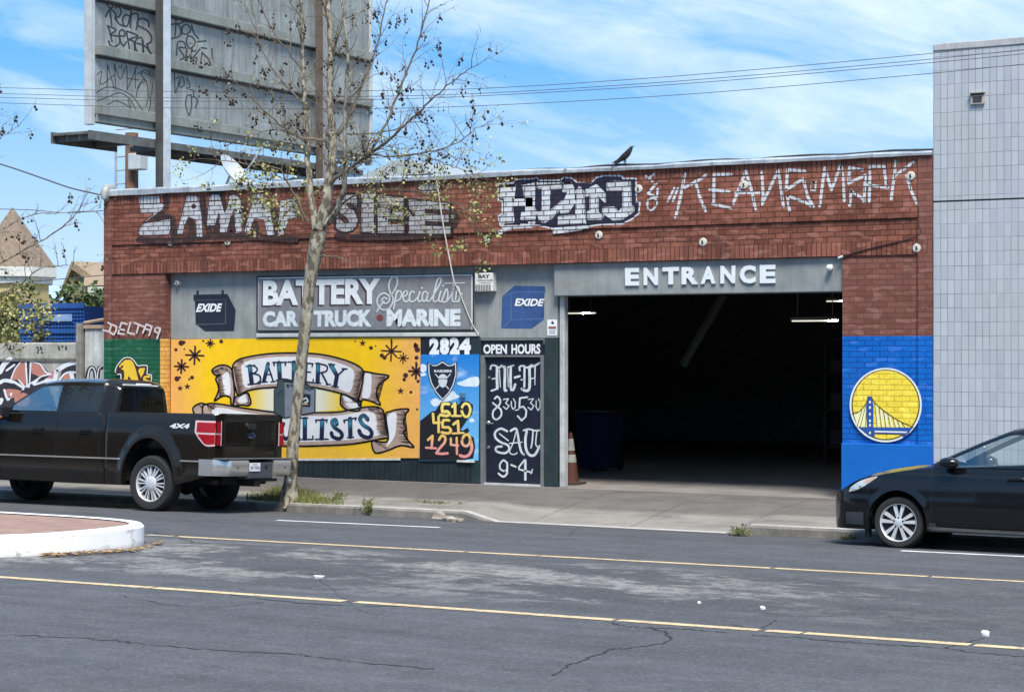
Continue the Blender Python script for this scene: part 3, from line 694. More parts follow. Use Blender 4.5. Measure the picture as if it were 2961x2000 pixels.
A.text('l', 'OPEN', [(488, 550), (641, 550), (641, 612), (488, 612)], .035); A.text('l', 'HOURS', [(670, 549), (858, 547), (858, 612), (670, 613)], .035)
A.build('lettering', 'l', mat('white_lettering', (.78, .8, .8), .5, var=.08), door, 'white capitals over the door')
# painted batteries and small things on the fascia
A = Art(.16, 460, 750, 2.4723)
A.poly('d', [(246, 252), (488, 246), (548, 362), (536, 512), (330, 515), (262, 462), (256, 300), (246, 295)])
A.stroke('d', [(276, 228), (276, 250)], 16, 0); A.stroke('d', [(455, 225), (455, 248)], 16, 0)
A.layer = 2; A.stroke('e', [(475, 295), (476, 458), (266, 466)], 6, 0); A.stroke('e', [(250, 292), (486, 286)], 4, 0)
A.text('w', 'EXIDE', [(283, 316), (452, 314), (438, 373), (262, 376)], .045)
NAV = mat('navy_paint', (.012, .016, .032), .5, var=.2)
A.build('painted_battery', 'd', NAV, shop, 'dark painted battery on the grey fascia'); A.build('painted_edge', 'e', mat('slate_paint', (.09, .10, .12), .5), shop); A.build('lettering', 'w', mat('white_lettering', (.78, .8, .8)), shop, 'white lettering on the dark painted battery')
A = Art(.16, *Z3)
A.poly('d', [(690, 170), (886, 175), (893, 216), (885, 216), (882, 390), (800, 449), (604, 447), (610, 240)])
A.layer = 2; A.stroke('e', [(668, 222), (668, 390), (880, 384)], 4, 0); A.stroke('e', [(612, 245), (690, 212), (888, 212)], 4, 0); A.stroke('e', [(668, 392), (608, 445)], 4, 0)
A.layer = 3; A.text('s', 'EXIDE', [(698, 252), (882, 254), (864, 305), (684, 302)], .06); A.layer = 4; A.text('w', 'EXIDE', [(702, 253), (886, 256), (870, 303), (690, 301)], .04)
A.build('painted_battery', 'd', mat('blue_battery_paint', (.035, .085, .24), .6, var=.35, vs=6, streak=.3), shop, 'faded blue painted battery on the grey fascia'); A.build('painted_edge', 'e', mat('pale_blue_paint', (.10, .18, .34), .6), shop); A.build('painted_edge', 's', mat('deep_blue_paint', (.01, .02, .07), .6), shop); A.build('lettering', 'w', mat('white_lettering', (.78, .8, .8)), shop, 'white lettering on the blue painted battery')
# framed sign board
sg = empty('sign_board', (onY(1056, 870, .13).x, .13, 0), 'framed grey sign board with white block capitals and script, under the lintel', 'sign')
q = [(740 + 5 / 3.631, 790 + 30 / 3.631), (740 + 2290 / 3.631, 790 + 5 / 3.631), (740 + 2290 / 3.631, 790 + 600 / 3.631), (740 + 5 / 3.631, 790 + 612 / 3.631)]
Ys = .10
bd = MB(); fq = [onY(a_, b_, Ys) for a_, b_ in q]; bk = [Vector((v.x, .158, v.z)) for v in fq]
bd.face(fq); [bd.face([fq[i], fq[(i + 1) % 4], bk[(i + 1) % 4], bk[i]]) for i in range(4)]
bd.build('board', mat('sign_grey', (0.225, 0.23, 0.24), .7, var=.22, vs=3, streak=.3), sg)
A = Art(Ys, 740, 790, 3.631)
A.layer = 1
A.stroke('k', [(12, 38), (2284, 12), (2284, 594), (12, 606)], 14, 0, closed=True); A.layer = 2; A.stroke('f', [(26, 52), (2268, 18), (2268, 586)], 14, 0); A.stroke('f2', [(26, 52), (26, 592)], 8, 0)
A.layer = 3
A.text('m', 'BATTERY', [(62, 88), (1296, 62), (1296, 334), (58, 352)], .05); A.layer = 4
A.text('w', 'BATTERY', [(76, 75), (1308, 50), (1308, 320), (72, 338)], .045)
for tx, q_ in (('CAR', [(74, 400), (447, 394), (447, 558), (72, 562)]), ('TRUCK', [(608, 392), (1220, 382), (1217, 560), (606, 560)]), ('MARINE', [(1375, 378), (2148, 375), (2145, 553), (1372, 556)])):
    A.layer = 3; A.text('h', tx, [(q_[0][0] - 8, q_[0][1] - 8), (q_[1][0] + 8, q_[1][1] - 8), (q_[2][0] + 8, q_[2][1] + 8), (q_[3][0] - 8, q_[3][1] + 8)], .075); A.layer = 4; A.text('v', tx, q_, .055)
A.layer = 3; A.dot('r', (1300, 465), 34, 16); A.dot('r', (525, 470), 30, 16)
A.layer = 4
for pts in ([(1485, 112), (1482, 52), (1450, 35), (1415, 62), (1396, 130), (1410, 200), (1440, 262), (1430, 322), (1388, 376), (1330, 382), (1286, 342), (1272, 282), (1300, 228), (1350, 210), (1396, 236), (1402, 282), (1370, 316), (1334, 306), (1326, 275), (1350, 256), (1378, 270)], [(1486, 112), (1458, 170), (1420, 235)], [(1270, 402), (1300, 350), (1345, 295)],
            [(1482, 180), (1446, 372)], [(1468, 218), (1508, 184), (1530, 216), (1512, 270), (1474, 292)], [(1545, 252), (1590, 216), (1574, 184), (1545, 215), (1546, 268), (1576, 300), (1612, 276)], [(1662, 202), (1636, 190), (1612, 236), (1620, 290), (1656, 296), (1694, 256)],
            [(1722, 195), (1702, 260), (1715, 300), (1746, 278)], [(1797, 202), (1766, 194), (1746, 246), (1760, 296), (1790, 270), (1806, 204), (1796, 288), (1828, 288)], [(1830, 284), (1890, 184), (1944, 84), (1935, 50), (1906, 72), (1880, 172), (1862, 270), (1880, 302), (1908, 280)],
            [(1942, 190), (1920, 265), (1930, 300), (1956, 286)], [(1952, 288), (2000, 165), (2016, 232), (1995, 300), (1957, 296)], [(2010, 292), (2068, 190), (2086, 66)], [(2086, 66), (2062, 230), (2066, 296), (2092, 286)], [(2092, 286), (2120, 140), (2142, 222), (2130, 292), (2090, 296)], [(2132, 240), (2164, 214)]):
    A.stroke('c', pts, 16, 5)
A.stroke('c', [(1985, 106), (2190, 102)], 13, 0); A.dot('c', (1745, 155), 11); A.dot('c', (1966, 130), 10)
WL = mat('sign_white', (.76, .79, .79), .6, var=.10, vs=8)
A.build('frame', 'k', mat('frame_black', (.02, .02, .024), .6), sg); A.build('frame', 'f', mat('frame_white', (.62, .65, .66), .5), sg); A.build('frame', 'f2', mat('frame_dull', (.35, .37, .38), .5), sg)
A.build('lettering_shade', 'm', mat('maroon_paint', (.055, .016, .026), .6), sg); A.build('lettering', 'w', WL, sg, 'large white block capitals'); A.build('lettering', 'v', mat('worn_white', (.68, .73, .75), .7, var=.22, vs=16), sg, 'worn white capitals of the lower row'); A.build('lettering_shade', 'h', mat('halo_grey', (.30, .33, .36), .7), sg); A.build('lettering', 'c', mat('script_white', (.60, .63, .63), .6), sg, 'white script'); A.build('painted_dot', 'r', mat('dull_red', (.19, .05, .045), .7, var=.3, vs=20), sg)
lg = MB(); a_ = onY(741, 962, .1); b_ = onY(1380, 958, .1); lg.bbox(a_.x, b_.x, .09, .158, GZ + .02, GZ + .085, .01); lg.build('sign_ledge', mat('pale_ledge', (.5, .52, .51), .7, var=.2, vs=5), shop)
# alarm box
ab = empty('alarm_box', (0, 0.1, 0)); x0, x1, z0, z1 = zr(440, 88, 556, 208, *Z3, .06)
ab.location = ((x0 + x1) / 2, .06, 0); bpy.context.view_layer.update(); tag(ab, 'small white alarm box with a grey grille hung right of the framed sign', 'alarm box')
zb = z0 + (z1 - z0) * .40
bx = MB(); bx.bbox(x0, x1, .02, .158, z0, z1, .012); bx.build('case', mat('alarm_white', (.66, .66, .62), .5, var=.15), ab)
bx = MB(); [bx.box(x0 + .02 + i * (x1 - x0 - .04) / 6, x0 + .02 + (i + .7) * (x1 - x0 - .04) / 6, .014, .0195, z0 + .02, zb - .01) for i in range(6)]; bx.build('grille', mat('alarm_grey', (.22, .22, .21), .6), ab)
A = Art(.02, *Z3); A.text('l', 'BAY', [(455, 97), (530, 97), (530, 122), (455, 122)], .04); A.text('l', 'BURGLAR ALARM', [(450, 130), (548, 130), (548, 140), (450, 140)], .03); A.text('l', 'COMPANY', [(460, 148), (540, 148), (540, 155), (460, 155)], .02)
A.build('lettering', 'l', mat('ink', (.03, .03, .03)), ab)
# notice by the opening
A = Art(.157, *Z3); ns = empty('notice_sign', (onY(1180 + 935 / 2.2426, 950, .157).x, .157, 0), 'small white notice with a dark mark and a red bar beside the opening', 'sign')
A.poly('w', [(904, 390), (967, 390), (965, 493), (902, 492)]); A.layer = 3
A.poly('k', [(934, 397), (948, 412), (938, 420), (926, 414)]); A.dot('g', (942, 416), 5); A.poly('r', [(910, 434), (960, 434), (960, 450), (910, 450)])
for i in range(5): A.stroke('g', [(914, 458 + i * 6), (957 - (i % 2) * 6, 458 + i * 6)], 2.2, 0)
x0, x1, z0, z1 = zr(903, 390, 966, 493, *Z3, .157)
bx = MB(); bx.box(x0, x1, .1545, .159, z0, z1); bx.build('plate', mat('notice_white', (.8, .81, .82), .4, var=.03), ns)
A.Y = .154
A = Art(.1542, *Z3); A.poly('k', [(934, 397), (948, 412), (938, 420), (926, 414)]); A.dot('g', (942, 416), 5); A.poly('r', [(910, 434), (960, 434), (960, 450), (910, 450)])
for i in range(5): A.stroke('g', [(914, 458 + i * 6), (957 - (i % 2) * 6, 458 + i * 6)], 2.2, 0)
A.build('printing', 'k', mat('ink', (.03, .03, .03)), ns); A.build('printing', 'g', mat('grey_ink', (.3, .33, .36)), ns); A.build('printing', 'r', mat('red_ink', (.30, .10, .09)), ns)
# wall lamp sockets / cameras
def lens(px, py, Y, name, label, cat, r=.05):
    p = onY(px, py, Y); e = empty(name, (p.x, Y, p.z), label, cat)
    mb = MB(); mb.lathe([(0, 0), (r, 0), (r, -.05), (r * .8, -.09), (r * .6, -.10), (r * .55, -.07), (0, -.07)], (p.x, Y, p.z), (0, 1, 0), 16); mb.build('housing', mat('camera_white', (.7, .7, .68), .4), e, smooth=45)
    mb = MB(); mb.disc((p.x, Y - .072, p.z), (0, 1, 0), r * .5, 14); mb.build('lens', mat('lens_black', (.01, .01, .012), .1), e)
lens(519, 818, .16, 'wall_light', 'small round white wall fitting at the left end of the grey fascia', 'wall light', .045)
p = onY(2404, 775, .05); e = empty('security_camera', (p.x, .05, p.z), 'small white dome camera on the header beside the right brick pier', 'camera')
mb = MB(); mb.box(p.x - .03, p.x + .03, .0, .049, p.z - .01, p.z + .05); mb.build('mount', mat('camera_white', (.7, .7, .68), .4), e); mb = MB(); mb.sphere((p.x, -.03, p.z), .05, 14, 10); mb.build('dome', mat('camera_white', (.7, .7, .68), .4), e, smooth=60)
# ENTRANCE: raised letters on the header
A = Art(.05, 1560, 740, 2.1804, step=.03)
boxes = dict(zip(range(8), [((538, 76), (630, 75), (628, 186), (540, 187)), ((656, 74), (748, 73), (747, 183), (656, 184)), ((775, 72), (880, 68), (880, 178), (775, 180)), ((895, 70), (1002, 68), (1000, 178), (895, 179)), ((1018, 66), (1112, 64), (1110, 174), (1016, 176)), ((1140, 62), (1236, 60), (1234, 172), (1140, 174)), ((1262, 58), (1364, 58), (1362, 172), (1262, 174)), ((1388, 57), (1490, 55), (1488, 170), (1388, 172))]))
MW = mat('white_letter', (.70, .74, .76), .5, var=.06)
for i, chh in enumerate('ENTRANCE'):
    V, F = text_mesh(chh, .05)
    tl_, tr_, br_, bl_ = [Vector(v) for v in boxes[i]]
    f = lambda u, v: (tl_ * (1 - u) + tr_ * u) * v + (bl_ * (1 - u) + br_ * u) * (1 - v)
    mb = MB(); n = len(V); P = [f(u, v) for u, v in V]
    mb.add([A.at(p, 1) for p in P], F)
    from collections import Counter
    ed = Counter(tuple(sorted((fc[k], fc[(k + 1) % len(fc)]))) for fc in F for k in range(len(fc)))
    for (a_, b_), cnt in ed.items():
        if cnt == 1: mb.face([A.at(P[a_], 1), A.at(P[b_], 1), A.at(P[b_], .03), A.at(P[a_], .03)])
    mb.build('raised_letter', MW, shop)
# anchor plates
PLATE = None
for i, (px, py) in enumerate([(493, 701), (659, 699), (1412, 692), (1732, 679.5), (1847, 546.5), (2152, 535), (2634, 508.6), (2033, 700), (2652, 717)]):
    yy_ = -.022 if py < 650 else (.006 if py < 712 else -.024)
    if px > 2640 and py > 650: yy_ = -.022
    p = onY(px, py, yy_)
    if PLATE is None:
        mb = MB(); mb.lathe([(0, -.03), (.018, -.03), (.018, -.016), (.022, -.016), (.056, -.016), (.064, -.008), (.064, 0)], p, (0, 1, 0), 14); mb.m = 1; mb.box(p.x - .012, p.x + .012, p.y - .034, p.y - .0165, p.z - .022, p.z + .022)
        PLATE = mb.build('anchor_plate', [mat('cast_plate', (.62, .60, .52), .7, var=.3, vs=18, streak=.3), mat('rust_dark', (.05, .03, .025), .9)], shop, smooth=40); P0 = p
    else:
        c_ = PLATE.copy(); COL.objects.link(c_); c_.parent = shop; c_.location = p - P0
# conduit cable on the right of the parapet, ends at a little white fitting
cb = MB(); pts = [onY(px, py, -.035) for px, py in [(2427, 743), (2500, 722), (2590, 700), (2640, 688), (2662, 672), (2657, 650), (2656, 600)]]; cb.tube(catmull(pts, 6), .008, 6); cb.build('cable', mat('brown_cable', (.05, .022, .018), .7), shop)
cb = MB(); a_, b_ = onY(2424, 746, -.04), onY(2437, 741, -.04); cb.tube([a_, b_], .016, 8); cb.build('cable_end', mat('camera_white', (.7, .7, .68), .4), shop)
# hanging cable over the left sign
cb = MB(); pts = [onY(px, py, -.09) for px, py in [(1262, 520), (1280, 640), (1300, 750), (1313, 815)]]; cb.tube(catmull(pts, 6), .011, 6); pts = [onY(px, py, .08) for px, py in [(1313, 815), (1330, 850), (1352, 905), (1366, 938), (1384, 968)]]; cb.tube(catmull(pts, 6), .008, 6); cb.build('hanging_cable', mat('pale_cable', (.50, .48, .42), .6), shop)
# ------------------------------------------------ spray paint on the brick
SW = spray_mat('white_spray', (.62, .655, .69), worn=.4); SWd = spray_mat('dull_white_spray', (.38, .385, .39), worn=.6); SN = spray_mat('navy_spray', (.016, .018, .045), worn=.15); SD = spray_mat('sooty_spray', (.045, .026, .024), worn=.5)
A = Art(-.02, 1360, 420, 3.873, .0008)
outl = [(320, 440), (490, 430), (505, 392), (700, 385), (742, 372), (770, 402), (1010, 400), (1045, 372), (1130, 376), (1200, 430), (1360, 432), (1412, 372), (1500, 350), (1690, 352), (1705, 382), (1848, 380), (1850, 640), (1890, 642), (1878, 760), (1800, 822), (1700, 872), (1450, 880), (1320, 900), (950, 932), (780, 892), (560, 880), (342, 890), (322, 800), (368, 770), (368, 622), (322, 608)]
A.layer = 1; A.stroke('w', outl, 34, 0, closed=True); A.layer = 2; A.poly('n', outl); A.layer = 3
for pl in ([(336, 470), (505, 448), (486, 600), (470, 690), (490, 860), (342, 880), (342, 795), (384, 775), (384, 600), (336, 590)], [(470, 596), (705, 590), (705, 682), (470, 686)], [(578, 440), (722, 412), (716, 700), (742, 742), (722, 828), (566, 830), (576, 752), (612, 742), (612, 602), (592, 480)],
           [(750, 412), (1012, 410), (1016, 482), (892, 490), (886, 742), (992, 650), (1002, 722), (900, 830), (820, 868), (770, 830), (742, 742), (806, 730), (806, 482), (750, 482)], [(1040, 420), (1132, 420), (1166, 500), (1182, 620), (1102, 750), (1012, 760), (1002, 640), (1062, 600), (1092, 520), (1036, 520)],
           [(1182, 520), (1222, 462), (1272, 520), (1282, 780), (1292, 878), (986, 888), (986, 802), (1182, 780), (1182, 640)], [(1292, 500), (1412, 442), (1510, 540), (1510, 642), (1432, 562), (1432, 750), (1490, 790), (1470, 828), (1312, 830), (1312, 742), (1342, 740), (1342, 562), (1292, 570)],
           [(1532, 420), (1620, 402), (1792, 402), (1802, 680), (1832, 690), (1832, 740), (1702, 828), (1602, 838), (1482, 760), (1482, 702), (1612, 692), (1660, 748), (1708, 692), (1708, 502), (1532, 502)], [(345, 890), (560, 886), (700, 890), (690, 920), (480, 930), (380, 960)], [(930, 930), (1310, 905), (1330, 930), (1050, 975), (930, 985)], [(650, 850), (720, 840), (720, 880), (660, 880)]):
    A.poly('w', pl); A.stroke('w', pl, 12, 0, closed=True, cap=False)
A.dot('w', (338, 970), 30)
A.build('graffiti', 'w', SW, shop, 'white block letter graffiti'); A.build('graffiti', 'n', SN, shop, 'navy fill behind white block letters')
A = Art(-.02, 1360, 420, 3.873, .0008)
for pts in ([(1968, 345), (2040, 402)], [(2056, 322), (2000, 372)], [(2082, 430), (1990, 540), (2088, 580), (2098, 490)]): A.stroke('w', pts, 26, 0)
A.stroke('w', [(1995, 612), (2060, 592), (2090, 650), (2030, 732), (1984, 690)], 22, 3, closed=True)
B = Art(-.02, 1840, 420, 3.873, .0008); B.mb = A.mb
for pts in ([(545, 320), (498, 560), (440, 810)], [(785, 330), (700, 390), (530, 480)], [(662, 402), (702, 560), (775, 735)], [(1060, 325), (870, 328), (866, 632)], [(822, 496), (1040, 522)], [(848, 656), (1062, 706)], [(1085, 652), (1150, 490), (1225, 292), (1282, 470), (1336, 716)], [(1110, 530), (1385, 530)],
            [(1406, 302), (1420, 560), (1408, 662), (1590, 282), (1648, 684)], [(1890, 292), (1692, 272), (1680, 482)], [(1680, 500), (1868, 376), (1920, 580), (1985, 686)], [(1700, 570), (1900, 642), (1962, 682)], [(1692, 572), (1716, 735)], [(2052, 682), (2110, 252), (2185, 500), (2290, 222)]): B.stroke('w', pts, 32, 0)
B.stroke('w', [(426, 480), (350, 630)], 24, 0); B.stroke('w', [(466, 480), (410, 626)], 24, 0); B.stroke('w', [(1966, 412), (2010, 414), (2004, 508), (1956, 504)], 18, 0, closed=True)
B = Art(-.02, 2400, 420, 6.543, .0008); B.mb = A.mb
for pts in ([(206, 372), (250, 640), (270, 1050)], [(622, 470), (372, 422), (350, 722), (668, 568), (642, 1082)], [(402, 870), (622, 1012)], [(402, 862), (370, 1140)], [(742, 1060), (762, 402), (1022, 402), (1070, 792)], [(702, 752), (1092, 802)], [(1250, 302), (1210, 640), (1156, 1020)], [(1572, 322), (1402, 450), (1222, 582)], [(1442, 562), (1532, 850), (1642, 1100)]): B.stroke('w', pts, 54, 0)
A.build('graffiti', 'w', SW, shop, 'thin white stroke tag on the right of the parapet')
A = Art(-.02, 380, 520, 4.842, .0008)
for pts in ([(480, 230), (480, 380), (300, 560), (420, 520), (580, 560), (590, 820)], [(100, 840), (600, 850), (1040, 800), (1700, 800), (2300, 830)], [(1000, 260), (1020, 500), (1100, 760)], [(1260, 240), (1310, 420), (1400, 560), (1400, 740)], [(800, 560), (850, 640), (840, 780)], [(1100, 170), (1280, 150)], [(1580, 330), (1600, 600), (1680, 780)], [(1720, 600), (1780, 780)], [(2000, 420), (2030, 740)], [(1130, 640), (1180, 560), (1190, 780)]): A.stroke('d', pts, 90, 3)
A.layer = 2
for pl in ([(95, 262), (130, 226), (390, 222), (410, 332), (470, 342), (440, 412), (205, 588), (150, 622), (230, 540), (292, 500), (302, 460), (130, 465), (110, 342)], [(160, 612), (545, 545), (546, 690), (520, 780), (132, 785), (96, 740), (122, 670)],
           [(770, 216), (930, 222), (960, 352), (985, 520), (1000, 800), (912, 800), (900, 560), (802, 522), (742, 640), (722, 770), (640, 772), (642, 690), (702, 500), (742, 352)],
           [(1112, 202), (1230, 200), (1260, 300), (1302, 450), (1342, 380), (1370, 222), (1440, 202), (1530, 262), (1550, 500), (1546, 740), (1452, 750), (1440, 402), (1382, 560), (1332, 740), (1236, 742), (1226, 452), (1170, 640), (1052, 642), (1072, 422), (1086, 282)],
           [(1692, 202), (1830, 192), (1930, 360), (1980, 620), (2010, 780), (1902, 780), (1852, 560), (1722, 542), (1652, 740), (1572, 742), (1622, 562), (1682, 332)], [(2082, 292), (2250, 262), (2332, 342), (2332, 520), (2202, 560), (2152, 700), (2132, 780), (2052, 770), (2042, 650), (2072, 452)]):
    A.poly('w', pl); A.layer = 3; A.stroke('k', pl, 9, 0, closed=True); A.layer = 2
A.layer = 4; A.dot('d', (872, 372), 34)
B = Art(-.02, 880, 490, 4.469, .0008); B.mb = A.mb; B.layer = 1
B.poly('v', [(1480, 192), (1720, 172), (1720, 292), (1500, 302)])
B.stroke('d', [(440, 560), (900, 520), (1400, 560), (1850, 640)], 330, 4)
for ch_, q_ in (('S', [(440, 330), (700, 300), (690, 800), (400, 810)]), ('I', [(740, 290), (900, 285), (900, 815), (740, 815)]), ('E', [(950, 330), (1290, 370), (1290, 820), (950, 820)]), ('E', [(1350, 390), (1880, 440), (1890, 830), (1350, 825)])):
    c_ = Vector((sum(p[0] for p in q_) / 4, sum(p[1] for p in q_) / 4)); B.layer = 2; B.text('k', ch_, [(c_.x + (p[0] - c_.x) * 1.16, c_.y + (p[1] - c_.y) * 1.10) for p in q_], .06); B.layer = 3; B.text('v', ch_, q_, .045)
B.layer = 1.5; B.stroke('d', [(420, 860), (900, 880), (1500, 870), (1880, 830)], 70, 4)
A.build('graffiti', 'd', SD, shop, 'sooty dark smear around the left graffiti letters'); A.build('graffiti', 'w', spray_mat('silver_spray', (.50, .52, .545), worn=.55), shop, 'silver filled letters on the left of the parapet'); A.build('graffiti', 'k', spray_mat('black_spray', (.014, .012, .014), worn=.2), shop); A.build('graffiti', 'v', SWd, shop, 'dull white filled letters behind the tree crown')
A = Art(-.0, 270, 760, 6.28, .0012); A.Y = -.037
for pts in ([(265, 1082), (332, 1122), (282, 1250), (372, 1302), (412, 1232), (420, 1152), (352, 1122)], [(172, 1216), (262, 1242)], [(612, 1112), (512, 1082), (472, 1200), (450, 1282), (560, 1292)], [(472, 1202), (562, 1216)], [(672, 1082), (622, 1266), (742, 1292)], [(742, 1086), (912, 1152)], [(822, 1132), (786, 1270)], [(896, 1272), (962, 1112), (1062, 1152), (1012, 1312)], [(922, 1192), (1042, 1222)], [(1132, 1162), (1216, 1192), (1192, 1282), (1112, 1242), (1132, 1162)], [(1214, 1192), (1156, 1372)]): A.stroke('w', pts, 30, 0)
A.build('graffiti', 'w', mat('pinkish_white_spray', (.62, .55, .54), .7, var=.2, vs=20), shop, 'small white tag on the left pier')
# emblem on the green pier (lower half hidden by the truck)
A = Art(-.037, 0, 1040, 4.842, .0012)
A.layer = 1
ol = [(1630, 200), (1625, 130), (1665, 60), (1740, -20), (1830, -20), (1890, 40), (1930, 90), (2055, 85), (2050, 200), (2110, 215), (2110, 290), (2060, 420), (1900, 430), (1680, 430), (1700, 260), (1690, 190)]
A.stroke('w', ol, 26, 2, closed=True); A.layer = 1.5; A.poly('m', ol, 2); A.layer = 2
A.poly('y', [(1665, 95), (1700, 45), (1755, 0), (1830, 0), (1868, 40), (1900, 130), (1935, 270), (1960, 420), (1870, 420), (1830, 260), (1800, 220), (1780, 300), (1760, 420), (1700, 420), (1740, 230), (1735, 150), (1700, 130)]); A.poly('y', [(1950, 118), (2030, 112), (2015, 180), (1975, 250), (1935, 160)]); A.stroke('y', [(2090, 235), (2030, 240), (2020, 280), (2080, 300), (2090, 350), (2020, 370)], 32, 2); A.layer = 3; A.poly('m', [(1690, 90), (1730, 70), (1720, 110), (1680, 125)])
A.build('painted_emblem', 'w', mat('emblem_white', (.72, .74, .70), .6), shop); A.build('painted_emblem', 'm', mat('emblem_dark', (.05, .012, .014), .6), shop); A.build('painted_emblem', 'y', mat('emblem_yellow', (.80, .52, .03), .6, var=.12), shop, 'yellow letter emblem on the green pier')
# round emblem with a bridge on the blue pier
YELb = brick_mat('yellow_painted_brick', (.82, .62, .05), (.88, .68, .075), (.46, .32, .02), .75, .05, .55)
A = Art(-.0, 2440, 1050, 6.28, .0012); A.Y = -.038
E_ = lambda cx_, cy_, rx, ry, n=48: [(cx_ + rx * math.cos(2 * math.pi * k / n), cy_ + ry * math.sin(2 * math.pi * k / n)) for k in range(n)]
A.layer = 0.5; A.poly('w', E_(760, 758, 655, 675)); A.layer = 1.2; A.poly('k', E_(760, 755, 622, 642)); A.layer = 2; A.poly('y', E_(760, 752, 598, 622)); A.layer = 3
A.poly('b', [(262, 1160), (1250, 1165), (1165, 1285), (560, 1268), (560, 1345), (440, 1300)])
A.layer = 4; A.poly('w', [(560, 1222), (1150, 1238), (1140, 1262), (560, 1250)]); A.layer = 3; A.stroke('k', [(560, 1275), (1120, 1292)], 18, 0); A.poly('b', [(1050, 1310), (1150, 1290), (1090, 1350)])
# pale water between the hangers
for i, (xt, yt) in enumerate([(560, 720), (640, 800), (720, 865), (800, 920), (890, 980), (970, 1030), (1060, 1085)]):
    A.layer = 3; A.poly('p', [(xt + 6, yt + 20), (xt + 60, yt + 55), (xt + 100, 1155), (xt + 45, 1155)]); A.layer = 4; A.stroke('k', [(xt, yt), (xt + 45, 1160)], 12, 0)
for xa, ya, xb in ((400, 760, 300), (330, 850, 240), (415, 800, 390)): A.layer = 4; A.stroke('k', [(xa, ya), (xb, 1150)], 11, 0)
A.layer = 3; A.poly('p', [(180, 930), (330, 840), (400, 760), (410, 1150), (250, 1150)])
A.layer = 5; A.stroke('k', [(150, 915), (260, 888), (340, 815), (415, 700), (450, 610)], 15, 4); A.stroke('k', [(500, 615), (590, 745), (790, 905), (1000, 1040), (1262, 1160)], 15, 4)
A.layer = 5; A.poly('b', [(428, 600), (510, 600), (540, 780), (535, 1300), (425, 1300), (405, 780)]); A.layer = 6
for yy_ in (680, 780, 900, 1020, 1100, 1240): A.poly('p', [(458, yy_), (490, yy_), (490, yy_ + 45), (458, yy_ + 45)])
A.build('painted_emblem', 'w', mat('emblem_white', (.72, .74, .70)), shop); A.build('painted_emblem', 'k', mat('emblem_olive', (.06, .055, .015), .6), shop); A.build('painted_emblem', 'y', YELb, shop, 'round yellow emblem with a bridge on the blue pier'); A.build('painted_emblem', 'b', mat('emblem_blue', (.012, .075, .33), .6), shop); A.build('painted_emblem', 'p', mat('emblem_pale', (.80, .78, .42), .6, var=.1), shop)
# ------------------------------------------------ roof, interior
rf = MB(); rf.box(BX0 + .3, BX1 - .3, .35, 15.7, 4.30, 4.42); rf.build('roof', mat('roof_felt', (.42, .43, .43), .9, var=.15), shop)
M_in = mat('dark_interior', (.26, .25, .255), .9, var=.3)
it = MB(); it.face([(BX0 + .301, .36, 0), (BX0 + .301, 15.69, 0), (BX0 + .301, 15.69, 4.29), (BX0 + .301, .36, 4.29)]); it.face([(BX1 - .301, .36, 0), (BX1 - .301, 15.69, 0), (BX1 - .301, 15.69, 4.29), (BX1 - .301, .36, 4.29)]); it.face([(BX0 + .3, 15.69, 0), (BX1 - .3, 15.69, 0), (BX1 - .3, 15.69, 4.29), (BX0 + .3, 15.69, 4.29)]); it.face([(BX0 + .3, .36, 4.295), (BX1 - .3, .36, 4.295), (BX1 - .3, 15.69, 4.295), (BX0 + .3, 15.69, 4.295)])
it.build('inner_wall', M_in, shop)
fl = MB(); fl.face([(BX0 + .3, .0, 0.0), (BX1 - .3, .0, 0.0), (BX1 - .3, 15.69, 0.0), (BX0 + .3, 15.69, 0.0)])
fl.build('floor', mat('garage_floor', (.22, .20, .185), .8, var=.35, vs=1.5, bump=.2), shop)
bmk = mat('truss_timber', (.055, .072, .066), .8, var=.3)
tr = MB()
ta, tb_ = onY(1975, 1056, 4.0), onY(2094, 852, 4.0)
tr.box(BX0 + .4, BX1 - .4, 4.06, 4.2, tb_.z, tb_.z + .22); tr.tube([ta, tb_], .075, 6)
for yy_ in (7.0, 11.0): tr.box(BX0 + .4, BX1 - .4, yy_, yy_ + .12, 3.55, 3.75)
tr.build('roof_truss', bmk, shop)
# hanging fluorescent fittings (lit)
for px0, py0, px1, py1, Y, lab in ((1632, 906, 1722, 901, 5.0, 'lit strip light inside the open bay, left of the timber brace'), (2290, 928, 2424, 925, 4.0, 'long lit strip light inside the open bay near the right pier'), (2390, 871, 2440, 868, 7.0, 'small far strip light half hidden behind the right pier')):
    a_, b_ = onY(px0, py0, Y), onY(px1, py1, Y); e = empty('strip_light', ((a_.x + b_.x) / 2, Y, 4.29), lab, 'strip light', 'strip lights in the garage')
    mb = MB(); mb.box(a_.x, b_.x, Y - .06, Y + .06, a_.z + .012, a_.z + .06); [mb.tube([(x, Y, a_.z + .05), (x, Y, 4.29)], .008, 5) for x in (a_.x + .1, b_.x - .1)]; mb.build('fitting', mat('fitting_grey', (.2, .2, .2)), e)
    mb = MB(); mb.tube([(a_.x, Y - .0, a_.z), (b_.x, Y, a_.z)], .012, 8); mb.build('tube', mat('lit_tube', (.9, .88, .8), emit=((1, .93, .78), .55), var=0), e)
    mb = MB(); xl = a_.x + (b_.x - a_.x) * (.62 if px0 < 2000 else .8); mb.tube([(xl, Y - .03, a_.z + .0), (xl + (b_.x - a_.x) * .2, Y - .03, a_.z + .012)], .016, 6); mb.build('tube', mat('bright_tube', (.9, .88, .8), emit=((1, .95, .85), 60.0), var=0), e)
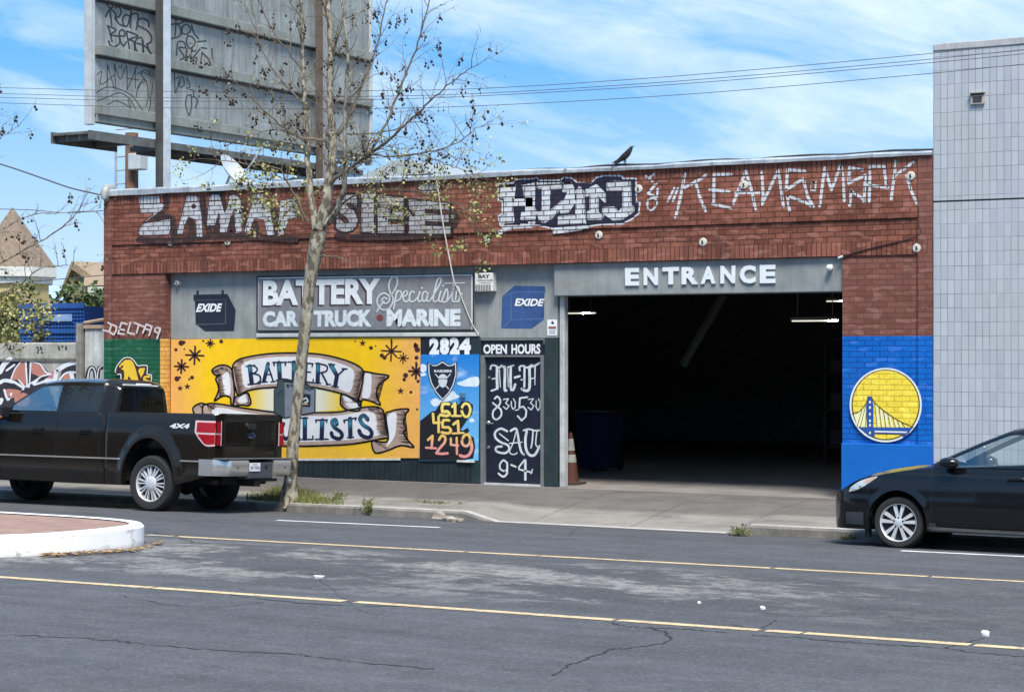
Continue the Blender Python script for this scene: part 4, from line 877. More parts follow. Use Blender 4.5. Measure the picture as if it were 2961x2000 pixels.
# things standing inside the bay
p = onZ(1650, 1399, 0.0)
cone = empty('traffic_cone', (p.x, p.y, 0), 'orange traffic cone with two white bands just inside the open bay', 'traffic cone')
h = .78
cn = MB(); cn.bbox(p.x - .19, p.x + .19, p.y - .19, p.y + .19, 0.002, .035, .01); cn.build('base', mat('cone_base', (.05, .035, .03), .8, var=.2), cone)
prof = lambda f: .135 - .107 * f
def seg(f0, f1, name, mm, d=0.0):
    mb = MB(); mb.lathe([(prof(f0) + d, .035 + h * f0), (prof(f1) + d, .035 + h * f1)], (p.x, p.y, 0), (0, 0, 1), 24)
    return mb.build(name, mm, cone, smooth=40)
CO = mat('cone_orange', (.075, .024, .014), .7, var=.4, vs=9); CW = mat('cone_white', (.28, .28, .265), .6, var=.3, vs=12)
seg(0, .40, 'cone_body', CO); seg(.40, .56, 'reflective_band', CW, .003); seg(.56, .64, 'cone_body', CO); seg(.64, .88, 'reflective_band', CW, .003); mb = MB(); mb.lathe([(prof(.88), .035 + h * .88), (prof(1), .035 + h), (prof(1) - .008, .035 + h + .004), (0, .035 + h + .004)], (p.x, p.y, 0), (0, 0, 1), 24); mb.build('cone_body', CO, cone, smooth=40)
p = onZ(1704, 1362, 0.0); bn = empty('wheeled_bin', (p.x + .1, p.y + .3, 0), 'dark blue wheeled bin standing behind the traffic cone', 'bin')
mb = MB(); a_, b_ = p.x - .30, p.x + .34; y0_, y1_ = p.y, p.y + .7
mb.grid([[(x * k + (a_ + b_) / 2, y * k + (y0_ + y1_) / 2, z) for x, y in ((-.3, -.34), (.3, -.34), (.3, .34), (-.3, .34))] for z, k in ((.05, .82), (.95, 1.0), (.96, 1.06), (1.0, 1.06))], True)
mb.build('bin_body', mat('bin_blue', (.012, .022, .07), .5, var=.2), bn); mb = MB(); mb.bbox(a_ - .04, b_ + .04, y0_ - .06, y1_ + .04, 1.0, 1.05, .02); mb.build('lid', mat('bin_lid', (.01, .015, .04), .5), bn)
for sx in (a_ + .05, b_ - .05): mb = MB(); mb.lathe([(0, -.03), (.1, -.03), (.1, .03), (0, .03)], (sx, y1_ - .08, .1), (1, 0, 0), 14); mb.build('wheel', mat('bin_tyre', (.012, .012, .012)), bn)
for i, (xx0, label) in enumerate(((2.0, 'dark shelf rack with rows of stock at the back of the open bay'), (4.2, 'dark shelf rack at the back of the bay by the right pier'))):
    sh = empty('shelf_rack', (xx0 + .8, 8.6, 0), label, 'shelves', 'shelf racks in the garage'); mb = MB()
    for xx_ in (xx0, xx0 + 1.9): mb.box(xx_, xx_ + .05, 8.3, 8.35, 0, 2.4); mb.box(xx_, xx_ + .05, 8.9, 8.95, 0, 2.4)
    mb.build('post', mat('rack_steel', (.05, .05, .06)), sh)
    for z in (.3, 1.0, 1.7, 2.3): mb = MB(); mb.box(xx0, xx0 + 1.95, 8.3, 8.95, z, z + .04); mb.build('shelf', mat('rack_board', (.06, .05, .04)), sh)
    rr = random.Random(i)
    for z in (.34, 1.04, 1.74):
        for k in range(6): mb = MB(); x_ = xx0 + .1 + k * .3; mb.bbox(x_, x_ + .22, 8.4, 8.7, z, z + rr.uniform(.18, .3), .01); mb.build('stock_box', mat('stock_%d' % (k % 3), [(.06, .06, .07), (.16, .04, .04), (.35, .35, .35)][k % 3]), sh)
# roof lights and dish
M_sky = mat('rooflight_plastic', (.34, .37, .37), .45, var=.1)
a_ = onY(1860, 478, 6.0); b_ = onY(2270, 462, 6.0); c_ = onY(2060, 448, 6.0)
sk = empty('roof_light', ((a_.x + b_.x) / 2, 6.0, 4.42), 'low pale domed roof light behind the parapet, right of the bird', 'roof light')
mb = MB(); rows = []
for j in range(9):
    v = j / 8 * math.pi; rows.append([((a_.x + b_.x) / 2 - (b_.x - a_.x) / 2 * math.cos(math.pi * i / 20), 6.8 - 1.2 * math.cos(v), 4.42 + (c_.z - 4.42) * (max(0, math.sin(v) * math.sin(math.pi * i / 20)) ** .6)) for i in range(21)])
mb.grid(rows); mb.build('dome', M_sky, sk, smooth=60)
def pitched(pxs, Y, dep, label):
    L, T0, T1, Rr = [onY(px, py, Y) for px, py in pxs]
    e = empty('roof_light', ((L.x + Rr.x) / 2, Y, 4.42), label, 'roof light'); mb = MB(); zb = 4.42
    ends = []
    for yy_, k in ((Y, 0), (Y + dep, 0)):
        ends.append([(L.x, yy_, zb), (L.x, yy_, L.z), (T0.x, yy_, T0.z), (T1.x, yy_, T1.z), (Rr.x, yy_, Rr.z), (Rr.x, yy_, zb)])
    mb.grid(ends); mb.face(ends[0]); mb.face(ends[1]); mb.build('hood', M_sky, e)
    mb = MB(); mb.box(T1.x - .1, T1.x + .55, Y - .012, Y - .003, T1.z - .34, T1.z - .28); mb.build('vent_slot', mat('vent_dark', (.04, .04, .04)), e)
pitched([(1020, 520), (1140, 464), (1180, 462), (1268, 508)], 4.0, 3.0, 'pale pitched roof light behind the parapet, seen through the right of the tree crown')
pitched([(815, 524), (900, 492), (930, 490), (985, 520)], 9.0, 3.0, 'smaller pale pitched roof light behind the tree trunk')
p = onY(668, 505, 1.2); ds = empty('satellite_dish', (p.x, 1.2, 4.42), 'grey satellite dish tilted on the roof behind the parapet', 'satellite dish')
mb = MB(); ax = (Vector((cT, sT, 0)) * .80 + Vector((0, 0, .62)) + Vector((sT, -cT, 0)) * .30).normalized(); mb.lathe([(0, 0.0), (.12, .012), (.24, .05), (.36, .115), (.365, .11), (.24, .04), (.12, .002), (0, -.01)], p, ax, 28)
o = mb.build('reflector', mat('dish_grey', (.50, .53, .56), .5, var=.08), ds, smooth=60)
mb = MB(); q0 = p + ax * .0 + Vector((0, 0, -.34)); q1 = p + ax * .62 + Vector((.1, 0, .05)); mb.tube([q0, q1], .015, 6); mb.tube([q1, q1 + Vector((.02, 0, .05))], .03, 8); mb.build('feed_arm', mat('dish_arm', (.4, .42, .43), .5), ds)
mb = MB(); mb.tube([p - ax * .02, p - ax * .15 + Vector((0, 0, -.15)), (p.x - .05, 1.25, 4.42)], .025, 8); mb.build('mast', mat('dish_arm', (.4, .42, .43), .5), ds)
# ================================================================== YELLOW MURAL PANEL
YM = .118
mur = empty('mural_panel', (onY(850, 1150, YM).x, YM, 0), 'big yellow mural panel with two cream ribbon banners and dark stars', 'mural')
cq = [(460 + 86 / 2.4723, 750 + 570 / 2.4723), (460 + 1868 / 2.4723, 750 + 559 / 2.4723), (460 + 1866 / 2.4723, 750 + 1418 / 2.4723), (460 + 80 / 2.4723, 750 + 1426 / 2.4723)]
q = [onY(a_, b_, YM) for a_, b_ in cq]
mb = MB(); bk = [Vector((v.x, .136, v.z)) for v in q]; mb.face(q); [mb.face([q[i], q[(i + 1) % 4], bk[(i + 1) % 4], bk[i]]) for i in range(4)]
m = bpy.data.materials.new('mural_yellow'); m.use_nodes = True; t = NT(m.node_tree)
tc = t.n('ShaderNodeTexCoord').outputs['Object']; x, y, z = t.xyz(tc)
xl, xr_ = q[0].x - mur.location.x, q[1].x - mur.location.x
nz = t.math('MULTIPLY', t.math('SUBTRACT', t.noise(tc, 1.6, 4.0), .5), .5)
e1 = t.maprange(t.math('ADD', x, nz), xl + .15, xl + .8); e2 = t.maprange(t.math('ADD', x, nz), xr_ - .15, xr_ - .95); e3 = t.maprange(t.math('ADD', z, t.math('MULTIPLY', nz, .4)), .45, .72)
f = t.math('MULTIPLY', t.math('MULTIPLY', e1, e2), t.math('ADD', .6, t.math('MULTIPLY', e3, .4)))
c = t.mix(f, (0.84, 0.42, 0.10), (0.96, 0.57, 0.008))
c = t.n('ShaderNodeHueSaturation', {'Color': c, 'Value': t.maprange(t.noise(tc, 6.0, 4.0), .3, .7, .93, 1.06)}).outputs[0]
t.n('ShaderNodeOutputMaterial', {0: t.n('ShaderNodeBsdfPrincipled', {'Base Color': c, 'Roughness': .5, 'Specular IOR Level': .3})})
mb.build('board', m, mur)
lb = MB(); xe_ = q[2].x - .38; ze_ = q[3].z + (q[2].z - q[3].z) * (xe_ - q[3].x) / (q[2].x - q[3].x); lb.prism([(q[3].x, q[3].z - .035), (xe_, ze_ - .035), (xe_, ze_ - .001), (q[3].x, q[3].z - .001)], lambda a_, b_: (a_, .108, b_), lambda a_, b_: (a_, .1255, b_)); lb.build('bottom_edge', mat('peeling_white', (.62, .6, .55), .8, var=.4, vs=8), mur)
A = Art(YM, 460, 750, 2.4723)
STAR = mat('maroon_star', (.05, .012, .008), .6)
def aster(x, y, r, n, w):
    for k in range(n): a_ = 2 * math.pi * k / n + .05; rr_ = r * (1 if k % 2 == 0 else .78); A.stroke('s', [(x, y), (x + rr_ * math.cos(a_), y + rr_ * math.sin(a_))], w, 0)
def star5(x, y, r): A.poly('s', [(x + (r if k % 2 == 0 else r * .4) * math.sin(math.pi * k / 5), y - (r if k % 2 == 0 else r * .4) * math.cos(math.pi * k / 5)) for k in range(10)])
for a_ in ((255, 685, 64, 8, 14), (160, 765, 48, 8, 14), (365, 600, 30, 8, 10), (1660, 655, 70, 8, 12), (1745, 705, 38, 8, 9), (1838, 800, 52, 8, 16)): aster(*a_)
A.stroke('s', [(1660, 600), (1660, 572)], 12, 0); A.stroke('s', [(1838, 760), (1838, 735)], 14, 0)
for a_ in ((150, 920, 24), (202, 908, 26), (1455, 598, 28), (1727, 940, 28)): star5(*a_)
for x_, y_, r_ in ((158, 597, 20), (178, 592, 12), (120, 645, 12), (180, 640, 6), (316, 582, 8), (444, 586, 14), (128, 852, 19), (150, 842, 8), (236, 843, 14), (216, 856, 8), (1515, 632, 14), (1548, 618, 6), (1402, 585, 6), (1592, 686, 15), (1612, 702, 15), (1836, 618, 18), (1846, 645, 20), (1840, 702, 15), (1762, 828, 18), (1752, 858, 13), (1800, 948, 11), (1845, 1070, 8), (1852, 870, 12)): A.dot('s', (x_, y_), r_, 14)
for pts in ([(1830, 602), (1830, 628)],): A.stroke('s', pts, 18, 0)
A.build('painted_star', 's', STAR, mur, 'dark maroon stars and dots scattered at both ends')
A = Art(YM, 600, 1000, 4.007, .0010)
# pale glow painted behind the battery
for k in range(10):
    cg = 'g%d' % k; A.layer = .5 + .12 * k; s_ = 1.05 - .09 * k
    A.poly(cg, [(780 - 270 * s_, 480), (1250, 470), (1250, 790), (780 - 270 * s_, 750)], 0)
    A.poly(cg, [(1240, 490), (1250 + 290 * s_, 520), (1250 + 290 * s_, 740), (1240, 780)], 0)
for k in range(10): f_ = (k + .5) / 10; A.build('painted_glow', 'g%d' % k, mat('glow_%d' % k, (.90 - .10 * f_, .59 + .18 * f_, .03 + .60 * f_ ** 1.3), .6, var=.03), mur)
TAN, CRE, HAT, OUT = 't', 'c', 'h', 'o'
rr = random.Random(9)
def ribbon(poly, inner, lay, shade=None):
    A.layer = lay; A.poly(TAN, poly, 3); A.layer = lay + .6; 
    for pl in inner: A.poly(CRE, pl, 3)
    A.layer = lay + 2.2; A.stroke(OUT, poly, 19, 3, closed=True)
def hatch(x0, y0, x1, y1, n, ln, ang, lay, w=5):
    A.layer = lay
    for i in range(n):
        k = (i + rr.uniform(-.3, .3)) / n; x = x0 + (x1 - x0) * k; y = y0 + (y1 - y0) * k; l_ = ln * rr.uniform(.5, 1.2); a_ = ang + rr.uniform(-.12, .12)
        A.stroke(HAT, [(x, y), (x + l_ * math.cos(a_), y + l_ * math.sin(a_))], w, 0, wend=1.5)
# tails and folds first, then the two banners
ribbon([(50, 285), (110, 235), (180, 220), (250, 240), (290, 300), (305, 450), (312, 560), (292, 690), (270, 660), (265, 600), (210, 575), (150, 590), (80, 635), (112, 560), (130, 500), (115, 430), (95, 375), (150, 330), (100, 340)], [[(170, 350), (240, 300), (265, 420), (262, 560), (200, 550), (185, 450)]], 3)
hatch(120, 330, 140, 600, 34, 70, -.1, 4.4, 7); hatch(60, 290, 180, 240, 14, 80, .6, 4.4, 8); hatch(210, 240, 290, 330, 10, 60, 1.6, 4.4, 6)
ribbon([(360, 575), (460, 540), (492, 600), (502, 660), (470, 690), (400, 682), (330, 690), (298, 690), (320, 600)], [[(370, 600), (450, 560), (465, 640), (400, 660), (350, 650)]], 3); hatch(470, 560, 490, 680, 14, -40, 0, 4.4, 6); hatch(310, 640, 360, 690, 8, 45, -.5, 4.4, 7)
ribbon([(1800, 310), (1850, 300), (1950, 320), (2100, 345), (2032, 410), (1972, 470), (1962, 580), (2002, 680), (1900, 640), (1800, 620), (1766, 690), (1746, 640), (1790, 450)], [[(1815, 330), (1890, 325), (1900, 430), (1880, 590), (1800, 600), (1790, 560), (1815, 420)]], 3); hatch(2060, 350, 1980, 640, 36, -100, .05, 4.4, 8); hatch(1790, 360, 1770, 620, 16, 30, .1, 4.4, 5)
ribbon([(1562, 555), (1700, 610), (1772, 640), (1762, 745), (1640, 745), (1552, 692), (1540, 630)], [[(1570, 570), (1680, 625), (1640, 650), (1580, 620)], [(1600, 660), (1730, 665), (1730, 720), (1650, 715)]], 3); hatch(1550, 570, 1560, 700, 14, 40, .3, 4.4, 6)
ribbon([(2065, 800), (2110, 760), (2200, 735), (2330, 730), (2300, 780), (2290, 830), (2270, 880), (2305, 960), (2270, 1000), (2330, 1100), (2390, 1172), (2240, 1150), (2080, 1210), (1940, 1235), (1905, 1100), (2000, 1110), (2095, 1080)], [[(2080, 830), (2180, 770), (2190, 880), (2170, 1040), (2110, 1130), (2060, 1170), (2100, 1080)]], 3); hatch(2290, 760, 2330, 1140, 42, -110, .1, 4.4, 8); hatch(1930, 1110, 2080, 1200, 16, 40, -.6, 4.4, 7)
ribbon([(-170, 720), (-100, 668), (-40, 668), (60, 720), (120, 790), (-120, 800)], [], 3); hatch(-100, 680, 80, 770, 20, 60, .9, 4.4, 7)
main = [(290, 235), (340, 170), (450, 130), (700, 90), (1000, 80), (1300, 95), (1550, 150), (1720, 215), (1806, 290), (1797, 400), (1772, 520), (1730, 640), (1640, 585), (1500, 535), (1240, 480), (1000, 465), (750, 480), (600, 490), (450, 520), (362, 575), (322, 480), (292, 350)]
ribbon(main, [[(420, 190), (700, 135), (1000, 122), (1300, 140), (1560, 210), (1690, 280), (1690, 420), (1640, 540), (1500, 490), (1240, 440), (1000, 425), (750, 440), (600, 450), (440, 480), (400, 340)]], 5)
hatch(300, 240, 360, 560, 46, 80, -.1, 6.5, 7); hatch(1800, 290, 1735, 620, 50, -85, -.05, 6.5, 7); hatch(340, 175, 420, 160, 10, 70, 1.2, 6.5, 6)
ban2 = [(-60, 720), (0, 670), (80, 665), (200, 680), (400, 715), (770, 765), (1000, 775), (1240, 770), (1500, 765), (1700, 730), (1850, 705), (1960, 705), (2030, 740), (2055, 820), (2066, 950), (2096, 1050), (2000, 1075), (1700, 1130), (1400, 1150), (1020, 1158), (600, 1140), (200, 1080), (0, 1010)]
ribbon(ban2, [[(60, 740), (200, 720), (400, 760), (770, 805), (1240, 810), (1500, 805), (1700, 775), (1900, 760), (1960, 850), (1960, 960), (1990, 1030), (1700, 1080), (1400, 1100), (1020, 1108), (600, 1090), (200, 1040), (60, 980)]], 5)
hatch(2040, 760, 2080, 1040, 40, -100, .05, 6.5, 8); hatch(1860, 720, 1990, 720, 16, 60, 1.1, 6.5, 7); hatch(0, 690, 90, 680, 12, 70, 1.3, 6.5, 7)
A.build('banner', TAN, mat('banner_tan', (.46, .32, .25), .6, var=.25, vs=5), mur, 'tan edges of the painted ribbon banners'); A.build('banner', CRE, mat('banner_cream', (.80, .78, .77), .6, var=.12, vs=3), mur, 'pale face of the painted ribbon banners'); A.build('banner_shading', HAT, mat('umber_hatching', (.075, .035, .025), .7, var=.3), mur); A.build('banner_outline', OUT, mat('maroon_outline', (.05, .014, .016), .6), mur)
# banner lettering: teal fading to navy in the thick strokes, navy hairlines
za, zb_ = onY(600 + 1100 / 4.007, 1000 + 440 / 4.007, YM).z, onY(600 + 1100 / 4.007, 1000 + 200 / 4.007, YM).z
zc_, zd = onY(600 + 1400 / 4.007, 1000 + 1080 / 4.007, YM).z, onY(600 + 1400 / 4.007, 1000 + 830 / 4.007, YM).z
NVY = mat('letter_navy', (.010, .016, .045), .5)
fade = [(0.0, (.006, .006, .03)), (0.5, (.008, .02, .07)), (0.76, (.04, .25, .36)), (1.0, (.02, .10, .18))]
def letters(fat, thin, key, dy=0):
    A.layer = 9
    for pts, w_ in fat: A.layer = 8.6; A.stroke('n', pts, w_ + 17, 3 if len(pts) > 2 else 0); A.layer = 9.2; A.stroke(key, pts, w_, 3 if len(pts) > 2 else 0, cap=False)
    for pts, w_ in thin: A.layer = 9; A.stroke('n', pts, w_ + 4, 3 if len(pts) > 2 else 0)
letters([([(490, 235), (512, 432)], 34), ([(702, 205), (652, 408)], 26), ([(828, 195), (838, 390)], 34), ([(1000, 190), (1002, 392)], 34), ([(1138, 200), (1126, 408)], 32), ([(1282, 212), (1276, 418)], 32), ([(1430, 222), (1500, 342)], 32), ([(1500, 342), (1480, 462)], 32)],
        [([(450, 235), (545, 224)], 14), ([(470, 446), (612, 432)], 14), ([(535, 225), (578, 262), (560, 300), (525, 320)], 14), ([(525, 316), (602, 342), (612, 400), (570, 436)], 16), ([(692, 200), (762, 408)], 15), ([(620, 418), (692, 414)], 12), ([(735, 414), (788, 410)], 12), ([(668, 330), (742, 330)], 11), ([(760, 190), (916, 188)], 14), ([(764, 190), (774, 226)], 14), ([(908, 190), (900, 226)], 14), ([(798, 396), (884, 394)], 12), ([(935, 186), (1080, 186)], 14), ([(965, 396), (1040, 396)], 12), ([(1108, 194), (1222, 206)], 14), ([(1218, 206), (1212, 240)], 12), ([(1140, 300), (1196, 302)], 11), ([(1100, 412), (1222, 424)], 14), ([(1220, 424), (1226, 385)], 12),
         ([(1255, 200), (1300, 206), (1382, 232), (1376, 290), (1300, 312)], 15), ([(1322, 312), (1392, 446)], 18), ([(1235, 425), (1310, 430)], 13), ([(1375, 446), (1425, 446)], 13), ([(1586, 268), (1502, 346)], 15), ([(1404, 210), (1472, 216)], 13), ([(1558, 262), (1616, 266)], 13), ([(1440, 465), (1516, 477)], 13)], 'f1')
letters([([(985, 890), (1055, 1078)], 34), ([(1128, 842), (1128, 1072)], 34), ([(1330, 862), (1322, 1070)], 34), ([(1500, 905), (1482, 852), (1442, 880), (1472, 942), (1540, 992), (1560, 1040), (1522, 1074), (1452, 1050), (1436, 1004)], 26), ([(1652, 842), (1656, 1050)], 34), ([(1856, 852), (1812, 802), (1766, 840), (1802, 912), (1880, 962), (1904, 1022), (1860, 1060), (1782, 1030), (1757, 978)], 28), ([(640, 860), (640, 1060)], 34), ([(760, 870), (760, 1070)], 34), ([(880, 900), (850, 980), (890, 1070), (940, 1060)], 28)],
        [([(1015, 1084), (1075, 1084)], 12), ([(1092, 833), (1162, 831)], 14), ([(1092, 1082), (1222, 1080)], 14), ([(1220, 1080), (1220, 1040)], 13), ([(1252, 858), (1388, 856)], 14), ([(1258, 858), (1256, 885)], 12), ([(1384, 858), (1380, 885)], 12), ([(1248, 1080), (1398, 1078)], 14), ([(1578, 862), (1722, 832)], 15), ([(1580, 862), (1588, 890)], 12), ([(1720, 832), (1716, 860)], 12), ([(1622, 1060), (1694, 1056)], 13), ([(1500, 905), (1505, 880)], 12), ([(1856, 852), (1862, 825)], 12)], 'f2')
A.text('n', 'SPE', [(180, 790), (590, 850), (590, 1060), (180, 1000)], .03)
A.build('lettering', 'f1', ramp_mat('teal_fade_upper', za, zb_, fade), mur, 'teal to navy letters on the upper ribbon'); A.build('lettering', 'f2', ramp_mat('teal_fade_lower', zc_, zd, fade), mur, 'teal to navy letters on the lower ribbon'); A.build('lettering_outline', 'n', NVY, mur)
# painted battery between the ribbons
A.layer = 10.5
A.poly('o', [(766, 505), (803, 475), (806, 398), (868, 372), (930, 378), (1000, 400), (1090, 428), (1155, 430), (1215, 488), (1254, 505), (1250, 778), (890, 842), (766, 778)])
A.layer = 11; A.poly('d', [(778, 512), (815, 482), (818, 405), (868, 386), (886, 430), (888, 826), (778, 768)]); A.poly('g', [(892, 420), (1100, 446), (1240, 515), (1236, 762), (894, 826)]); A.layer = 12; A.poly('d', [(1075, 440), (1150, 445), (1210, 500), (1195, 525), (1075, 480)]); A.stroke('o', [(800, 560), (870, 510)], 10, 0); A.stroke('o', [(800, 590), (870, 545)], 8, 0); A.poly('o', [(915, 440), (945, 446), (945, 485), (915, 480)]); A.poly('d', [(955, 440), (1060, 455), (1060, 480), (955, 470)]); A.poly('k', [(1000, 535), (1196, 562), (1190, 706), (1000, 700)])
A.layer = 13; A.stroke('w', [(1080, 600), (1100, 570), (1110, 620), (1140, 600), (1165, 640), (1130, 650)], 14, 2); A.poly('y', [(1060, 655), (1160, 660), (1165, 680), (1060, 680)])
A.build('painted_battery', 'o', mat('battery_outline', (.014, .024, .024), .5), mur); A.build('painted_battery', 'd', mat('battery_side', (.055, .075, .078), .6, var=.2), mur); A.build('painted_battery', 'g', mat('battery_front', (.20, .215, .25), .6, var=.15), mur, 'grey painted car battery between the ribbons'); A.build('painted_battery', 'k', mat('battery_label', (.015, .02, .03), .5), mur); A.build('painted_battery', 'w', mat('label_white', (.7, .72, .7), .5), mur); A.build('painted_battery', 'y', mat('label_tan', (.55, .36, .2), .5), mur)
# ================================================================== BLUE SKY PANEL WITH NUMBERS
YN = .105
num = empty('number_panel', (onY(1300, 1180, YN).x, YN, 0), 'tall blue sky painted panel with a black shield and a yellow to pink telephone number', 'sign')
q = [onY(1210 + a_ / 4.906, 1020 + b_ / 4.906, YN) for a_, b_ in ((34, 22), (862, 20), (850, 1524), (14, 1528))]
mb = MB(); bk = [Vector((v.x, .125, v.z)) for v in q]; mb.face(q); [mb.face([q[i], q[(i + 1) % 4], bk[(i + 1) % 4], bk[i]]) for i in range(4)]
m = bpy.data.materials.new('painted_sky'); m.use_nodes = True; t = NT(m.node_tree)
tc = t.n('ShaderNodeTexCoord').outputs['Object']; x, y, z = t.xyz(tc)
f = t.maprange(z, .6, 2.0)
c = t.mix(f, (.16, .48, .80), (.012, .20, .60))
cn_ = t.noise(t.comb(t.math('MULTIPLY', x, 2.2), 0, t.math('MULTIPLY', z, 5.0)), 1.0, 5.0, .6)
c = t.mix(t.math('MULTIPLY', t.maprange(cn_, .55, .70), .55), c, (.62, .74, .84))
t.n('ShaderNodeOutputMaterial', {0: t.n('ShaderNodeBsdfPrincipled', {'Base Color': c, 'Roughness': .5})})
mb.build('board', m, num)
A = Art(YN, 1210, 1020, 4.906)
A.layer = 1; CLD = 'cl'
A.poly(CLD, [(545, 430), (640, 390), (740, 350), (850, 345), (848, 470), (720, 475), (620, 470)], 3); A.poly(CLD, [(170, 690), (240, 640), (330, 670), (480, 540), (540, 590), (590, 620), (500, 660), (330, 720), (230, 760)], 3); A.poly(CLD, [(720, 960), (760, 920), (800, 970), (740, 985)], 2); A.poly(CLD, [(36, 160), (110, 180), (105, 260), (36, 270)], 2); A.poly(CLD, [(36, 290), (100, 285), (105, 320), (36, 330)], 2)
A.layer = 2; A.poly('k', [(22, 965), (190, 830), (240, 820), (320, 695), (440, 688), (480, 720), (545, 685), (560, 740), (610, 690), (700, 680), (775, 740), (765, 860), (690, 950), (600, 1085), (620, 1105), (700, 1060), (722, 1110), (690, 1130), (785, 1200), (805, 1330), (775, 1495), (620, 1522), (16, 1522)])
A.layer = 3
for pts, w_ in (([(432, 726), (345, 726), (340, 832), (400, 826), (442, 862), (402, 892), (312, 876)], 42), ([(480, 762), (520, 715), (520, 880)], 38), ([(472, 892), (602, 892)], 30), ([(206, 862), (216, 990), (302, 986)], 36), ([(286, 902), (286, 1122)], 36), ([(432, 956), (352, 956), (346, 1052), (420, 1052), (462, 1100), (420, 1140), (330, 1124)], 38), ([(496, 1012), (560, 965), (570, 1130)], 38), ([(482, 1142), (640, 1132)], 28), ([(136, 1232), (200, 1175), (186, 1350)], 36), ([(106, 1342), (252, 1352)], 30), ([(292, 1232), (330, 1172), (376, 1192), (370, 1272), (252, 1420), (412, 1422)], 36), ([(460, 1212), (460, 1302), (562, 1312)], 32), ([(542, 1200), (546, 1430)], 32), ([(735, 1232), (760, 1340), (722, 1440), (650, 1470), (590, 1452)], 42)):
    A.stroke('y', pts, w_, 2 if len(pts) > 4 else 0)
A.stroke('y', [(612, 800), (650, 722), (710, 732), (736, 812), (702, 900), (645, 890)], 36, 3, closed=True); A.stroke('y', [(620, 1232), (660, 1162), (720, 1172), (732, 1262), (682, 1322), (626, 1292)], 38, 3, closed=True)
sh_ = [(125, 128), (180, 160), (240, 165), (340, 108), (430, 165), (490, 160), (546, 128), (552, 300), (505, 470), (432, 590), (342, 682), (240, 570), (162, 420), (128, 280)]
A.layer = 3; A.poly('n', sh_); A.layer = 4; s2 = [(342 + (x_ - 342) * .90, 380 + (y_ - 380) * .92) for x_, y_ in sh_]; A.stroke('s', s2, 15, 0, closed=True)
A.text('s', 'RAIDERS', [(222, 238), (475, 238), (472, 276), (222, 276)], .06); A.stroke('s', [(242, 302), (425, 505)], 15, 0); A.stroke('s', [(452, 302), (248, 508)], 15, 0); A.layer = 5; A.poly('s', [(280, 395), (285, 345), (305, 312), (345, 298), (385, 312), (405, 345), (410, 395), (398, 440), (370, 482), (345, 492), (320, 482), (292, 440)])
A.layer = 6; A.stroke('n', [(282, 372), (345, 360), (408, 372)], 9, 2)
A.build('painted_cloud', CLD, mat('painted_cloud', (.68, .77, .84), .6, var=.2, vs=5), num); A.build('painted_ground', 'k', mat('painted_black', (.012, .011, .014), .5), num)
zt, zb2 = onY(1290, 1020 + 700 / 4.906, YN).z, onY(1290, 1020 + 1480 / 4.906, YN).z
A.build('lettering', 'y', ramp_mat('yellow_pink_fade', zb2, zt, [(0.0, (.78, .28, .27)), (.2, (.80, .35, .27)), (.38, (.83, .52, .14)), (.7, (.85, .62, .14)), (1.0, (.88, .74, .20))]), num, 'yellow to pink painted numbers')
A.build('shield', 'n', NAV, num, 'black shield'); A.build('shield', 's', mat('shield_silver', (.62, .65, .68), .5), num, 'silver rim, letters and crossed swords on the shield')
mb = MB(); a_, b_ = onY(1210 + 600 / 4.906, 1155, YN), onY(1210 + 672 / 4.906, 1155, YN); z_ = onY(1340, 1020 + 600 / 4.906, YN).z; mb.bbox(a_.x, b_.x, .06, .1045, z_ - .045, z_ + .045, .01); mb.build('latch', mat('latch_blue', (.10, .24, .36), .4, .3), num)
mb = MB(); a_, b_ = onY(1210 + 555 / 4.906, 1330, YN), onY(1210 + 795 / 4.906, 1330, YN); z_ = q[2].z; mb.box(a_.x, b_.x, .08, .124, z_ - .035, z_ - .003); mb.build('bottom_edge', mat('peeling_white', (.62, .6, .55)), num)
# black board with the street number
np_ = empty('house_number', (onY(1300, 1000, .12).x, .12, 0), 'black board with large white street number above the blue panel', 'sign')
q = [onY(1180 + a_ / 8.938, 950 + b_ / 8.938, .12) for a_, b_ in ((320, 216), (1842, 192), (1842, 658), (322, 668))]
mb = MB(); bk = [Vector((v.x, .137, v.z)) for v in q]; mb.face(q); [mb.face([q[i], q[(i + 1) % 4], bk[(i + 1) % 4], bk[i]]) for i in range(4)]; mb.build('board', mat('number_black', (.012, .012, .02), .5), np_)
A = Art(.12, 1180, 950, 8.938)
for ch_, q_ in (('2', [(548, 240), (802, 238), (802, 676), (548, 676)]), ('8', [(820, 232), (1062, 230), (1062, 674), (820, 674)]), ('2', [(1076, 224), (1330, 222), (1330, 670), (1076, 670)]), ('4', [(1310, 230), (1626, 228), (1622, 664), (1310, 664)])): A.text('l', ch_, q_, .075)
A.build('lettering', 'l', mat('number_white', (.80, .83, .84), .5, var=.05), np_)
# ================================================================== TILED BUILDING ON THE RIGHT
nb = empty('tiled_building', (12, 0.1, 0), 'tall windowless building faced with pale grey upright tiles, right of the brick shop', 'building')
m = bpy.data.materials.new('grey_tiles'); m.use_nodes = True; t = NT(m.node_tree)
tc = t.n('ShaderNodeTexCoord').outputs['Object']; x, y, z = t.xyz(tc)
nx, ny, nz_ = t.xyz(t.n('ShaderNodeNewGeometry').outputs['Normal'])
sd = t.math('GREATER_THAN', t.math('ABSOLUTE', nx), .7)
u = t.math('ADD', t.math('MULTIPLY', x, t.math('SUBTRACT', 1.0, sd)), t.math('MULTIPLY', y, sd))
wob = t.noise(t.comb(t.math('MULTIPLY', x, .9), 0, t.math('MULTIPLY', z, .9)), 1.0, 2.0)
vv = t.comb(t.math('ADD', u, t.math('MULTIPLY', wob, .012)), t.math('ADD', z, t.math('MULTIPLY', t.noise(tc, 1.7, 2.0), .02)), 0.0)
